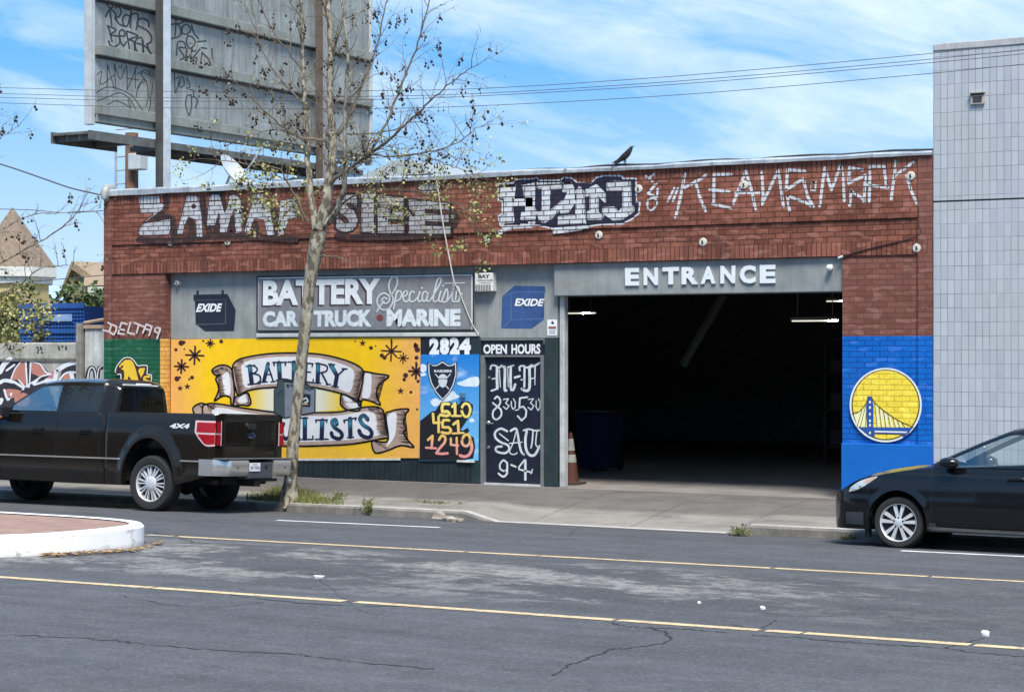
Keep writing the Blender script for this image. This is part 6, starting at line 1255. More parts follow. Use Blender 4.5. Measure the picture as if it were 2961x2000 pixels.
tr1.leader(Tz([(900, 900), (980, 820), (1060, 640), (1130, 450), (1200, 250), (1250, 0)], [.1, .3, .5, .6, .7, .8]), .03, .008, .2, .55, 4.8, pp)
tr1.leader(Tz([(1150, 998), (1300, 1015), (1500, 990), (1700, 930), (1850, 820)], [-.2, -.5, -.7, -.8, -.9]), .016, .005, .18, .55, 5.6, pp)
tr1.leader(Tz([(850, 912), (700, 890), (600, 840), (460, 720), (330, 590), (180, 440)], [.1, 0, -.2, -.4, -.5, -.6]), .026, .006, .18, .6, 5.0, lambda t_: .3)
tr1.leader(Tz([(736, 700), (640, 600), (520, 460), (430, 280), (380, 50)], [.2, .4, .6, .8, .9]), .018, .006, .2, .5, 4.8, pp)
tr1.leader(Tz([(718, 470), (620, 350), (500, 180), (420, 0)], [.3, .1, -.1, -.3]), .015, .005, .2, .5, 4.8, pp)
tr1.leader(Tz([(740, 1440), (620, 1200), (540, 1090), (380, 1070), (150, 1035)], [0, -.2, -.4, -.5, -.6]), .018, .006, .17, .55, 6.2, lambda t_: .15)
tr1.leader(Tz([(735, 990), (640, 900), (540, 840), (400, 870)], [.2, .5, .7, .8]), .014, .005, .2, .5, 5.6, pp)
tr1.leader(Tz([(985, 870), (1130, 870), (1300, 840), (1420, 790), (1520, 800)], [-.2, .1, .3, .4, .4]), .014, .005, .18, .5, 5.4, lambda t_: .3)
tr1.leader(Tz([(950, 1330), (1100, 1250), (1350, 1230), (1600, 1290), (1780, 1370), (1820, 1500)], [0, -.2, -.3, -.4, -.4, -.4]), .018, .005, .17, .5, 5.4, lambda t_: .06)
tr1.leader(Tz([(930, 1420), (1060, 1330), (1250, 1330), (1430, 1400)], [0, .2, .3, .4]), .013, .004, .16, .5, 5.3, lambda t_: .06)
tr1.leader(Tz([(1480, 1000), (1600, 1050), (1700, 1090), (1840, 1135)], [-.5, -.4, -.3, -.2]), .010, .004, .18, .45, 5.8, pp)
tr1.leader(Tz([(800, 1440), (680, 1400), (560, 1330), (420, 1300)], [0, .1, .2, .3]), .013, .004, .18, .5, 6.2, lambda t_: .06)
tr1.leader([onY(px, py, YT - .02 * i) for i, (px, py) in enumerate([(925, 740), (965, 742), (1000, 752), (1030, 766)])], .014, .006, 5, .1, 3, lambda t_: 0, 2)
to = trk.build('trunk', BARK, tree1, smooth=60); tr1.limb.build('limb', [BARK, LIMB], tree1, smooth=60); tr1.twig.build('twigs', TWIG, tree1); tr1.leaf.build('foliage', LEAF, tree1)
def hang_balls(T, root):
    T.balls.sort(key=lambda b: -b[1] / (b[0] - CAM).length)
    mb = MB(); mb.sphere((0, 0, 0), 1.0, 8, 6); proto = mb.build('seed_ball', POD, root, smooth=60, local=True)
    for i, (q, r_) in enumerate(T.balls[:100]):
        c = proto if i == 0 else proto.copy()
        if i: COL.objects.link(c); c.parent = root
        c.location = q - root.location; c.scale = (r_, r_, r_ * 1.1)
    mb = MB()
    for q, r_ in T.balls[100:]: mb.sphere(q, r_, 6, 4)
    if mb.V: tag(mb.build('seed_balls', POD, root, smooth=60), kind='stuff')
hang_balls(tr1, tree1)
# scar on the trunk
mb = MB(); p = onY(832, 1388, YT - .09); rock(mb, (p.x, p.y, p.z), .045, 3, (1, .5, 1.3)); mb.build('bark_scar', mat('pale_scar', (.62, .60, .56), .8, var=.2), tree1)
# second tree: stands just outside the left edge, its twigs reach into the view
tr2 = Tree(5); p0 = onZ(-190, 1440, -.12); Y2 = p0.y
tree2 = empty('street_tree', (p0.x, Y2, -.12), 'bare twiggy street tree reaching in at the left edge, above the concrete wall', 'tree')
L2 = lambda pts, dd=.0: [onY(px, py, Y2 + dd * i) for i, (px, py) in enumerate(pts)]
tr2.leader(L2([(-190, 1450), (-185, 1100), (-175, 850), (-165, 500), (-150, 150), (-160, -100)]), .1, .03, .4, .9, 4.5, pp, .5, 10)
tr2.leader(L2([(-175, 900), (-60, 800), (40, 740), (130, 690), (200, 640), (230, 600)], -.1), .022, .004, .3, .4, 3.5, lambda t_: .10)
tr2.leader(L2([(-175, 950), (-60, 880), (60, 820), (130, 770), (240, 770)], -.08), .018, .004, .3, .4, 3.5, lambda t_: .10)
tr2.leader(L2([(-170, 800), (-80, 700), (10, 660), (100, 620), (280, 612)], .08), .016, .004, .32, .35, 3.4, lambda t_: .10)
tr2.leader(L2([(-180, 1050), (-110, 990), (-40, 930), (10, 900), (30, 960), (20, 1010)], .0), .014, .004, .2, .4, 5.4, lambda t_: .03)
tr2.leader(L2([(-165, 600), (-100, 500), (-40, 430), (0, 400), (60, 360)], .0), .012, .004, .25, .4, 3, lambda t_: .1)
tr2.leader(L2([(-175, 1000), (-90, 930), (0, 860), (40, 840), (90, 870)], -.05), .014, .004, .2, .4, 5.4, lambda t_: .03)
tr2.limb.build('trunk', BARK, tree2, smooth=60); tr2.twig.build('twigs', TWIG, tree2); tr2.leaf.build('foliage', LEAF, tree2); hang_balls(tr2, tree2)
# bushes beyond the wall
def bush(name, c, r, sc, label, cols, n, size, cat='bush'):
    e = empty(name, (c[0], c[1], -.45), label, cat); rb = random.Random(int(c[0] * 7)); mb = MB(); st = MB()
    for k in range(7):
        a_ = rb.uniform(0, 6.3); q = Vector((c[0] + math.cos(a_) * r * sc[0] * .5, c[1] + math.sin(a_) * r * sc[1] * .5, c[2] + r * sc[2] * rb.uniform(-.2, .6))); st.tube([(c[0], c[1], -.45), ((c[0] + q.x) / 2, (c[1] + q.y) / 2, c[2] - r * .4), q], [.04, .03, .01], 5)
    cl_ = [Vector((rb.gauss(0, .45) * r * sc[0], rb.gauss(0, .45) * r * sc[1], rb.gauss(0, .45) * r * sc[2])) for _ in range(26)]
    for _ in range(n):
        p_ = Vector(c) + rb.choice(cl_) + Vector((rb.gauss(0, .13), rb.gauss(0, .13), rb.gauss(0, .13))) * r
        a_ = Vector((rb.uniform(-1, 1), rb.uniform(-1, 1), rb.uniform(-1, 1))).normalized(); b_ = a_.cross(Vector((rb.uniform(-1, 1), rb.uniform(-1, 1), rb.uniform(-1, 1)))).normalized(); l_ = size * rb.uniform(.6, 1.4); mb.m = rb.randrange(len(cols))
        mb.face([p_, p_ + a_ * l_ * .5 + b_ * l_ * .35, p_ + a_ * l_, p_ + a_ * l_ * .5 - b_ * l_ * .35])
    st.build('stem', TWIG, e); mb.build('foliage', cols, e)
GL = [mat('bush_%d' % i, c, .6, var=.3, vs=8) for i, c in enumerate([(.09, .13, .04), (.13, .16, .05), (.06, .09, .035), (.17, .17, .06)])]
p = onY(45, 930, 4.5); bush('bush', (p.x, 4.5, p.z), .7, (1.1, .7, .8), 'loose grey green bush beside the blue crates, left', GL, 2600, .10)
p = onY(108, 925, 2.3); bush('bush', (p.x, 2.3, p.z - .1), .34, (.8, .6, 1.3), 'small thin bush in front of the blue crates', [GL[1], GL[3]], 420, .07)
p = onY(255, 905, 12); bush('bush', (p.x, 12, p.z), 1.1, (.8, .8, .9), 'dark olive bush beside the left brick pier', [GL[0], GL[2]], 1800, .14)
p = onY(190, 870, 40); bush('bush', (p.x, 40, p.z - 1.5), 2.6, (2.2, 1, .8), 'far round tree between the two old houses', GL, 1800, .35, 'tree')
p = onY(20, 900, 15); bush('bush', (p.x, 15, p.z - .6), 1.2, (1.2, .8, .9), 'green bush below the pointed tower roof', GL, 1800, .16)
# grass round the tree foot, weeds at the kerb
gr = MB(); rr = random.Random(8)
GM = [mat('grass_%d' % i, c, .7, var=.3, vs=9) for i, c in enumerate([(.13, .16, .035), (.19, .20, .05), (.09, .12, .03), (.26, .23, .09)])]
for _ in range(5200):
    px = rr.gauss(840, 75) if rr.random() < .75 else rr.uniform(720, 985); px = max(716, min(992, px)); k = max(0, 1 - abs(px - 845) / 150)
    p = onZ(px, 0 + (1452 + (px - 840) * .045) + rr.gauss(0, 1) * (5 + 9 * k) - 4 * k, -.125)
    if p.y < -2.98 or p.y > -1.5: continue
    h_ = rr.uniform(.03, .10) * (.5 + k); a_ = rr.uniform(0, 6.3); w_ = .006; z_ = PZ(p.x, p.y); dx_, dy_ = rr.gauss(0, .35) * h_, rr.gauss(0, .35) * h_; gr.m = rr.randrange(4)
    gr.face([(p.x - w_ * math.cos(a_), p.y - w_ * math.sin(a_), z_ - .005), (p.x + w_ * math.cos(a_), p.y + w_ * math.sin(a_), z_ - .005), (p.x + dx_ * .5 + w_ * .5, p.y + dy_ * .5, z_ + h_ * .65), (p.x + dx_, p.y + dy_, z_ + h_)])
tag(gr.build('grass', GM), 'patch of green and straw grass around the foot of the street tree', 'grass', kind='stuff')
def weed(px, py, n, h, label, zz=-.27, sp=.05, y_=None):
    p = onZ(px, py, zz); e = MB(); rw = random.Random(int(px))
    for _ in range(n):
        a_ = rw.uniform(0, 6.3); q = Vector((p.x + rw.gauss(0, sp), (p.y if y_ is None else y_) + rw.gauss(0, sp * .4), zz)); t_ = q + Vector((rw.gauss(0, .07), rw.gauss(0, .05), h * rw.uniform(.4, 1.2))); e.m = 0
        e.tube([q, (q + t_) / 2 + Vector((rw.gauss(0, .02), 0, 0)), t_], [.003, .003, .001], 3, False)
        for _k in range(5):
            c = q + (t_ - q) * rw.uniform(.2, 1); a2 = Vector((rw.uniform(-1, 1), rw.uniform(-1, 1), rw.uniform(-.3, 1))).normalized(); b2 = a2.cross(Vector((rw.uniform(-1, 1), rw.uniform(-1, 1), .3))).normalized(); l_ = rw.uniform(.015, .04); e.m = rw.randrange(3)
            e.face([c, c + a2 * l_ * .5 + b2 * l_ * .3, c + a2 * l_, c + a2 * l_ * .5 - b2 * l_ * .3])
    tag(e.build('weed', [GM[0], GM[2], mat('weed_olive', (.13, .13, .05), .8, var=.3)]), label, 'weed')
weed(1038, 1488, 26, .17, 'green weed growing from a crack in the kerb face right of the tree', -.24, .04, -3.07)
weed(1050, 1463, 16, .12, 'tuft of weed on the kerb top behind the kerb weed', -.135, .05, -2.95)
weed(2140, 1540, 22, .10, 'low brown green weed on the crumbled kerb end near the black car', -.2, .06)
weed(1255, 1455, 26, .035, 'flat dry weed patch lying on the pale pavement left of the dropped kerb', -.09, .16)
weed(980, 1442, 16, .14, 'thin tall weed stems at the right end of the grass patch', -.11, .05)
weed(960, 1448, 12, .10, 'short weed tuft in the grass right of the trunk', -.12, .05)
weed(2505, 1548, 16, .08, 'moss green weed in the gutter by the front tyre of the black car', -.27, .05, -3.1)
# ================================================================== VEHICLES (local frame: +x forward, +y left side, z up from the road)
def lerp(P, x):
    if x <= P[0][0]: return P[0][1]
    for (a, va), (b, vb) in zip(P, P[1:]):
        if x <= b: return va + (vb - va) * (x - a) / (b - a)
    return P[-1][1]
def smooth01(t): t = max(0, min(1, t)); return t * t * (3 - 2 * t)
M_tyre = mat('tyre_rubber', (.018, .018, .019), .85, var=.25, vs=20)
M_rim = mat('alloy_rim', (.66, .67, .69), .32, .35, var=.06); M_rimd = mat('rim_shadow', (.012, .012, .014), .6, .2)
M_black = mat('black_plastic', (.014, .014, .015), .55, var=.2)
M_chrome = mat('chrome', (.80, .80, .80), .12, 1.0, var=.0)
def wheel(parent, x, y, z, r, rr_, w, side, kind, mirror_rim=True):
    c = (x, y, z); ax = (0, side, 0)
    mb = MB(); h = w / 2
    mb.lathe([(rr_ * .96, -h), (r * .90, -h), (r * .97, -h * .85), (r, -h * .6), (r, h * .6), (r * .975, h * .84), (r * .92, h), (rr_ + .03, h * 1.02), (rr_ + .004, h * .92), (rr_ * .97, h * .7)], c, ax, 48)
    wh = mb.build('wheel', M_tyre, parent, smooth=30, local=True)
    mb = MB(); mb.lathe([(rr_ * .97, -h * .6), (rr_ * .95, h * .5), (rr_ * .96, h * .88), (rr_ * 1.0, h * .95), (rr_ * 1.005, h * .85), (rr_ * .99, h * .3)], c, ax, 48)
    u = Vector((1, 0, 0)); v = Vector((0, 0, 1)); A_ = Vector(ax); C_ = Vector(c)
    def spoke(a_, r0, r1, w0, w1, h0, h1):
        e = u * math.cos(a_) + v * math.sin(a_); f = e.cross(A_)
        P_ = [C_ + e * rq + f * s_ * wq / 2 + A_ * hq for rq, wq, hq in ((r0, w0, h0), (r1, w1, h1)) for s_ in (-1, 1)]
        Q_ = [p - A_ * .035 for p in P_]
        mb.face([P_[0], P_[1], P_[3], P_[2]]); mb.face([P_[0], P_[2], Q_[2], Q_[0]]); mb.face([P_[1], Q_[1], Q_[3], P_[3]])
    if kind == 'truck':
        for k in range(10):
            a_ = 2 * math.pi * k / 10 + .1
            for d_ in (-.12, .12): spoke(a_ + d_ * 1.0, rr_ * .36, rr_ * .94, .017, .021, h * .86, h * .72)
        mb.lathe([(rr_ * .40, h * .84), (rr_ * .36, h * .9), (rr_ * .2, h * .98), (0, h * 1.0)], c, ax, 24)
    else:
        for k in range(5):
            a_ = math.pi / 2 + 2 * math.pi * k / 5
            for d_ in (-.25, .25): spoke(a_ + d_, rr_ * .2, rr_ * .95, .026, .046, h * .80, h * .72)
        mb.lathe([(rr_ * .26, h * .78), (rr_ * .2, h * .84), (0, h * .86)], c, ax, 24)
    mb.build('rim', M_rim, wh, smooth=30, local=True)
    mb = MB(); mb.disc(C_ + A_ * (h * .25), ax, rr_ * .97, 32)
    if kind != 'truck':
        for k in range(5): a_ = math.pi / 2 + 2 * math.pi * k / 5; mb.lathe([(.012, h * .845), (0, h * .85)], C_ + (u * math.cos(a_) + v * math.sin(a_)) * rr_ * .25, ax, 8)
    mb.build('rim_back', M_rimd, wh, local=True)
    return wh
def paint(name, col, rough=.22, coat=.8, fl=.0): return mat(name, col, rough, 0.0, var=0.06, vs=2, coat=coat, spec=.28)
class Body:
    # side(x, z) gives the half width of the outer skin
    def __init__(s, W, zb, arches, tumble): s.W, s.zb, s.arches, s.tumble = W, zb, arches, tumble
    def bottom(s, x):
        z = lerp(s.zb, x)
        for xa, za, rx, rz in s.arches:
            d = (x - xa) / rx
            if abs(d) < 1: z = max(z, za + rz * math.sqrt(1 - d * d))
        return z
    def side(s, x, z): return lerp(s.W, x) + s.tumble(x, z)
    def xs(s, x0, x1, n, extra=()):
        X = set(round(x0 + (x1 - x0) * i / n, 4) for i in range(n + 1)) | set(e for e in extra if x0 <= e <= x1)
        for xa, za, rx, rz in s.arches:
            for k in range(33):
                v = xa - rx * math.cos(math.pi * k / 32)
                if x0 < v < x1: X.add(round(v, 4))
        return sorted(X)
    def patch(s, up, lo, off=.006, n=14, m=5, side=1):
        mb = MB(); U = catmull([Vector((a, b, 0)) for a, b in up], 8) if len(up) > 2 else [Vector((up[0][0], up[0][1], 0)), Vector((up[1][0], up[1][1], 0))]; L = catmull([Vector((a, b, 0)) for a, b in lo], 8) if len(lo) > 2 else [Vector((lo[0][0], lo[0][1], 0)), Vector((lo[1][0], lo[1][1], 0))]
        at = lambda P, t: P[min(len(P) - 2, int(t * (len(P) - 1)))].lerp(P[min(len(P) - 2, int(t * (len(P) - 1))) + 1], t * (len(P) - 1) - min(len(P) - 2, int(t * (len(P) - 1))))
        rows = []
        for j in range(m + 1):
            row = []
            for i in range(n + 1):
                q = at(U, i / n).lerp(at(L, i / n), j / m); row.append((q.x, side * (s.side(q.x, q.y) + off), q.y))
            rows.append(row)
        mb.grid(rows); return mb
    def strip(s, pts, wd, off=.003, side=1, smooth=4):
        mb = MB(); P = catmull([Vector((a, b, 0)) for a, b in pts], smooth) if len(pts) > 2 else [Vector((pts[0][0], pts[0][1], 0)).lerp(Vector((pts[1][0], pts[1][1], 0)), k / 12) for k in range(13)]
        r0, r1 = [], []
        for i, p in enumerate(P):
            d = (P[min(i + 1, len(P) - 1)] - P[max(i - 1, 0)]).normalized(); q = Vector((-d.y, d.x, 0)) * wd / 2
            for rw, v in ((r0, p + q), (r1, p - q)): rw.append((v.x, side * (s.side(v.x, v.y) + off), v.y))
        mb.grid([r0, r1]); return mb
# ------------------------------------------------------------------ pickup truck
TX = -3.33
truck = empty('pickup_truck', (TX, -3.87, -.226), 'dark brown crew cab pickup truck parked at the kerb, facing left, with chrome bumper', 'pickup truck', None, (.043, 0, math.pi))
PT_ = paint('dark_brown_paint', (.0125, .0098, .0076), .14, .4)
AR = [(0.0, .40, .49, .65), (3.68, .40, .49, .60)]
def t_tumble(x, z):
    y = 0.0
    if z < .73: y -= .02 * (1 - max(0, z - .33) / .40) ** 2
    if z > 1.0: y -= .035 * ((z - 1.0) / .4) ** 2
    for xa, k in ((0.0, 1.0), (3.68, .8)):
        d = math.hypot((x - xa) / .49, (z - .40) / .65)
        y += k * .050 * (1 - smooth01((d - 1.05) / .24)) if d < 1.35 else 0
    if .725 < z < .745: y -= 0.0
    return y
tbdy = Body([(-1.13, .775), (-1.115, .80), (-1.08, .822), (-1.0, .838), (-.8, .845), (.84, .845), (.86, .835), (.88, .83), (.9, .845), (3.6, .845), (4.1, .83), (4.35, .78), (4.48, .70), (4.52, .62)], [(-1.13, .55), (-.6, .42), (-.49, .38), (.49, .36), (4.2, .38), (4.52, .42)], AR, t_tumble)
def side_rows(B, x, ztop, n): zb = B.bottom(x); return [(B.side(x, zb + (ztop - zb) * i / n), zb + (ztop - zb) * i / n) for i in range(n + 1)]
def shell(B, X, ztop, inner, n=20):
    # inner(x, y0, z0): list of further (y, z) points from the top of the side to the centre line
    rows = []
    for x in X:
        sr = side_rows(B, x, ztop(x), n); zb = sr[0][1]
        half = [(sr[0][0] - .10, zb + .0)] + sr + inner(x, sr[-1][0], sr[-1][1])
        rows.append([(x, y, z) for y, z in half] + [(x, -y, z) for y, z in reversed(half[:-1])])
    return rows
Xb = tbdy.xs(-1.13, .86, 40)
mb = MB(); rows = shell(tbdy, Xb, lambda x: 1.395, lambda x, y, z: [(y - .015, z + .018), (y - .08, z + .018), (y - .09, z - .02), (y - .095, .90), (0, .90)])
mb.grid(rows); mb.build('cargo_bed', PT_, truck, smooth=35, local=True)
# tailgate with handle, badge and lettering
mb = MB(); mb.grid([[(-1.132, y, z) for y in (-.775, -.6, 0, .6, .775)] for z in (.76, .80)]); z_ = [.765, .9, 1.0, 1.10, 1.30, 1.36, 1.395, 1.42]; xo = [-1.135, -1.15, -1.152, -1.155, -1.155, -1.165, -1.175, -1.15]
mb = MB(); mb.grid([[(xx_, y, zz_) for y in (-.60, -.45, -.2, 0, .2, .45, .60)] for xx_, zz_ in zip(xo, z_)] + [[(-1.07, y, 1.42) for y in (-.60, -.45, -.2, 0, .2, .45, .60)], [(-1.07, y, .765) for y in (-.60, -.45, -.2, 0, .2, .45, .60)]])
tg = mb.build('tailgate', PT_, truck, smooth=40, local=True)
mb = MB(); mb.face([(-1.131, -.79, .60), (-1.131, .79, .60), (-1.131, .79, 1.40), (-1.131, -.79, 1.40)]); mb.build('tail_panel', PT_, truck, local=True)
mb = MB(); mb.bbox(-1.185, -1.15, -.10, .10, 1.20, 1.28, .012); mb.build('tailgate_handle', M_black, tg, local=True)
mb = MB(); mb.bbox(-1.168, -1.154, .10, .13, 1.25, 1.29, .004); mb.build('tailgate_lock', M_chrome, tg, local=True)
mb = MB(); n_ = 24; mb.prism([(.085 * math.cos(2 * math.pi * k / n_), .038 * math.sin(2 * math.pi * k / n_)) for k in range(n_)], lambda a_, b_: (-1.170, a_, 1.11 + b_), lambda a_, b_: (-1.154, a_, 1.11 + b_)); ov = mb.build('oval_badge', mat('badge_blue', (.012, .03, .10), .15, .3), tg, local=True)
mb = MB(); n_ = 28; mb.lathe([(1, 0)], (0, 0, 0), (1, 0, 0), 4); mb = MB(); ring = lambda s_, xx_: [(xx_, (.085 * s_) * math.cos(2 * math.pi * k / n_), 1.11 + (.038 * s_) * math.sin(2 * math.pi * k / n_)) for k in range(n_)]
mb.grid([ring(1.0, -1.1705), ring(.85, -1.1712)], True); mb.build('badge_rim', M_chrome, ov, local=True)
def ltext(txt, f, bold=.03, shear=0.0):
    V, F = text_mesh(txt, bold, shear); mb = MB(); mb.add([f(u, v) for u, v in V], F); return mb
ltext('F-150', lambda u, v: (-1.157, .50 - u * .19, 1.095 + v * .045), .03).build('badge_lettering', M_chrome, tg, local=True)
for z_0 in (.985, 1.335): mb = MB(); mb.box(-1.158, -1.1535, -.59, .59, z_0, z_0 + .008); mb.build('crease', mat('seam_black', (.004, .004, .004), .6, var=0), tg, local=True)
mb = MB(); mb.box(-1.158, -1.133, -.612, -.603, .77, 1.40); mb.box(-1.158, -1.133, .603, .612, .77, 1.40); mb.build('gap', mat('seam_black', (.004, .004, .004)), tg, local=True)
# tail lamps wrap round the corner
M_red = mat('red_lens', (.30, .007, .014), .2, var=.2, vs=14, coat=.1, spec=.3); M_clr = mat('clear_lens', (.62, .42, .42), .15, var=.1, coat=.6)
for sd in (1, -1):
    def lamp(up, lo, off, mtl, name, par=None):
        o = tbdy.patch(up, lo, off, 16, 4, sd).build(name, mtl, par or truck, local=True, smooth=40); return o
    tl_ = lamp([(-1.125, 1.31), (-.80, 1.315)], [(-1.125, .955), (-1.0, .955), (-.88, 1.05), (-.80, 1.15)], .006, M_clr, 'tail_lamp')
    lamp([(-1.125, 1.285), (-.835, 1.288)], [(-1.125, 1.145), (-.835, 1.15)], .011, M_red, 'red_lens', tl_); lamp([(-1.125, 1.115), (-.86, 1.12)], [(-1.125, .985), (-1.0, .985), (-.90, 1.07), (-.86, 1.10)], .011, M_red, 'red_lens', tl_)
    mb = MB(); yy_ = [.80, .75, .70, .66]
    mb.grid([[(-1.138 - .012, sd * y, z) for y in (.70, .672)] for z in (.96, 1.31)]); mb.grid([[(-1.138 - .0125, sd * y, z) for y in (.80, .672)] for z in (1.118, 1.142)]); mb.build('lens_edge', M_clr, tl_, local=True)
    mb = MB(); mb.grid([[(-1.156, sd * y, z) for y in (.80, .74, .70)] for z in (.965, 1.117)]); mb.grid([[(-1.156, sd * y, z) for y in (.80, .74, .70)] for z in (1.143, 1.30)]); mb.build('red_lens', M_red, tl_, local=True)
# bumper
bmp = MB()
def bump_seg(y0, y1, n=12):
    rows = []
    for i in range(n + 1):
        y = y0 + (y1 - y0) * i / n; e = max(0, (abs(y) - .70) / .16); xb = -1.36 + .22 * e * e
        rows.append([(xb + .16, y, .765), (xb + .02, y, .768), (xb, y, .745), (xb - .005, y, .66), (xb + .005, y, .57), (xb + .03, y, .535), (xb + .16, y, .535)])
    bmp.grid(rows); bmp.face(rows[0]); bmp.face(rows[-1])
bump_seg(.30, .86); bump_seg(-.86, -.30)
for sd in (1, -1): bmp.grid([[(-1.14, sd * .862, z), (-.98, sd * .868, z), (-.90, sd * .86, z)] for z in (.768, .70, .60, .535)])
bpo = bmp.build('rear_bumper', mat('bumper_chrome', (.56, .55, .53), .22, .7, var=.08, vs=3), truck, smooth=45, local=True)
mb = MB(); mb.bbox(-1.345, -1.15, -.299, .299, .49, .735, .02); mb.build('bumper_step', mat('step_grey', (.055, .062, .075), .5, var=.15), bpo, local=True)
mb = MB(); mb.bbox(-1.36, -1.14, -.84, .84, .772, .788, .006); mb.build('step_pad', mat('step_pad', (.10, .105, .11), .6), bpo, local=True)
mb = MB(); mb.bbox(-1.356, -1.346, .02, .27, .60, .72, .004); lp = mb.build('number_plate', mat('plate_white', (.74, .76, .78), .4, var=.05), truck, local=True)
ltext('8V17930', lambda u, v: (-1.3575, .25 - u * .21, .625 + v * .05), .02).build('plate_lettering', mat('plate_ink', (.05, .07, .16)), lp, local=True)
ltext('CALIFORNIA', lambda u, v: (-1.3575, .20 - u * .11, .692 + v * .016), .02).build('plate_lettering', mat('plate_red', (.30, .04, .05)), lp, local=True)
mb = MB(); mb.disc((-1.368, .56, .655), (1, 0, 0), .014, 12); mb.disc((-1.368, -.56, .655), (1, 0, 0), .014, 12); mb.disc((-1.350, -.13, .66), (1, 0, 0), .03, 12); mb.build('bumper_sensor', M_black, bpo, local=True)
mb = MB(); mb.bbox(-1.30, -1.0, -.07, .07, .38, .48, .01); mb.bbox(-1.0, -.9, -.6, .6, .40, .48, .01); mb.bbox(-1.28, -1.1, -.5, .1, .45, .49, .01); mb.build('tow_hitch', M_black, truck, local=True)
# cab and hood
def t_roof(x): return lerp([(.88, 1.80), (.93, 1.85), (1.05, 1.878), (1.5, 1.895), (2.0, 1.885), (2.25, 1.85), (2.4, 1.77), (3.08, 1.36)], x)
def t_gw(x, z): k = 1 - .26 * (1 - smooth01((x - .88) / .22)); return (.80 - .15 * max(0, (z - 1.38)) / .46) * k
Xc = tbdy.xs(.88, 4.52, 60)
mb = MB()
hood = lambda x: lerp([(.88, 1.38), (3.05, 1.36), (3.2, 1.345), (4.2, 1.26), (4.45, 1.20), (4.52, 1.05)], x)
rows = shell(tbdy, Xc, hood, lambda x, y, z: ([(y - .04, z + .01), (y - .06, z - .02), (y - .061, .6), (0, .6)] if x < 3.04 else [(y - .06, z + .03), (y - .25, z + .05), (y * .35, z + .06), (0, z + .06)]))
mb.grid(rows); mb.build('cab_body', PT_, truck, smooth=35, local=True)
mb = MB(); r_ = rows[-1]; mb.face(r_); mb.build('grille', M_black, truck, local=True)
GX = sorted(set([.88, .90, .93, .97, 1.02, 1.06, 1.10, 1.74, 1.86] + [1.06 + .08 * i for i in range(26)] + [3.06]))
gm = MB(); gq = {}
win = lambda a_, b_: (1.06 <= a_ and b_ <= 1.741) or (1.859 <= a_ and b_ <= 2.80)
def gsec(x):
    zr_ = t_roof(x); zt_ = max(1.415, min(1.79, zr_ - .085)); e = max(0.0, zr_ - .045)
    return [(t_gw(x, 1.37), 1.37), (t_gw(x, 1.41), 1.41), (t_gw(x, zt_), zt_), (t_gw(x, max(e, zt_ + .01)) - .01, max(e, zt_ + .01)), (t_gw(x, zr_) - .10, zr_ - .005), (t_gw(x, zr_) * .45, zr_ + .018), (0, zr_ + .022)]
ss = [gsec(x) for x in GX]
dk = MB()
for i in range(len(GX) - 1):
    for sd in (1, -1):
        for j in range(6):
            qd = [(GX[i], sd * ss[i][j][0], ss[i][j][1]), (GX[i + 1], sd * ss[i + 1][j][0], ss[i + 1][j][1]), (GX[i + 1], sd * ss[i + 1][j + 1][0], ss[i + 1][j + 1][1]), (GX[i], sd * ss[i][j + 1][0], ss[i][j + 1][1])]
            if j == 1 and win(GX[i], GX[i + 1]): gq.setdefault((sd, 'dark' if GX[i] < 1.8 else 'pale'), MB()).face(qd)
            elif j >= 4 and GX[i] >= 2.38: gq.setdefault((0, 'pale'), MB()).face(qd)
            else: gm.face(qd)
gm.face([(GX[0], y, z) for y, z in ss[0]] + [(GX[0], -y, z) for y, z in reversed(ss[0][:-1])])
gm.build('cab_roof', PT_, truck, smooth=35, local=True)
for (sd, k_), q_ in gq.items(): q_.build('side_window' if sd else 'windscreen', mat('dark_glass', (.018, .021, .022), .04, var=0, spec=.5) if k_ == 'dark' else glass_mat('pale_glass', (.78, .85, .82), .5), truck, smooth=40, local=True)
# rear window in three panes with the centre brake light
for y0, y1 in ((.50, .20), (.17, -.17), (-.20, -.50)):
    mb = MB(); f_ = lambda y, z: (.872 - .0, y * (1 - .14 * (z - 1.42) / .36), z); mb.face([f_(y0, 1.42), f_(y1, 1.42), f_(y1, 1.765), f_(y0, 1.765)]); mb.build('rear_window', mat('black_glass', (.006, .007, .008), .06, var=0, spec=.12), truck, local=True)
mb = MB(); mb.box(.868, .876, -.56, .56, 1.40, 1.418); mb.box(.868, .876, -.47, .47, 1.768, 1.785); mb.build('window_seal', M_black, truck, local=True)
mb = MB(); mb.bbox(.85, .90, -.32, .45, 1.80, 1.828, .008); mb.build('brake_light', mat('pale_lamp', (.62, .60, .58), .25, var=.05), truck, local=True); mb = MB(); mb.bbox(.845, .90, -.15, .15, 1.803, 1.845, .01); mb.build('brake_light', mat('white_lamp', (.78, .78, .78), .3), truck, local=True)
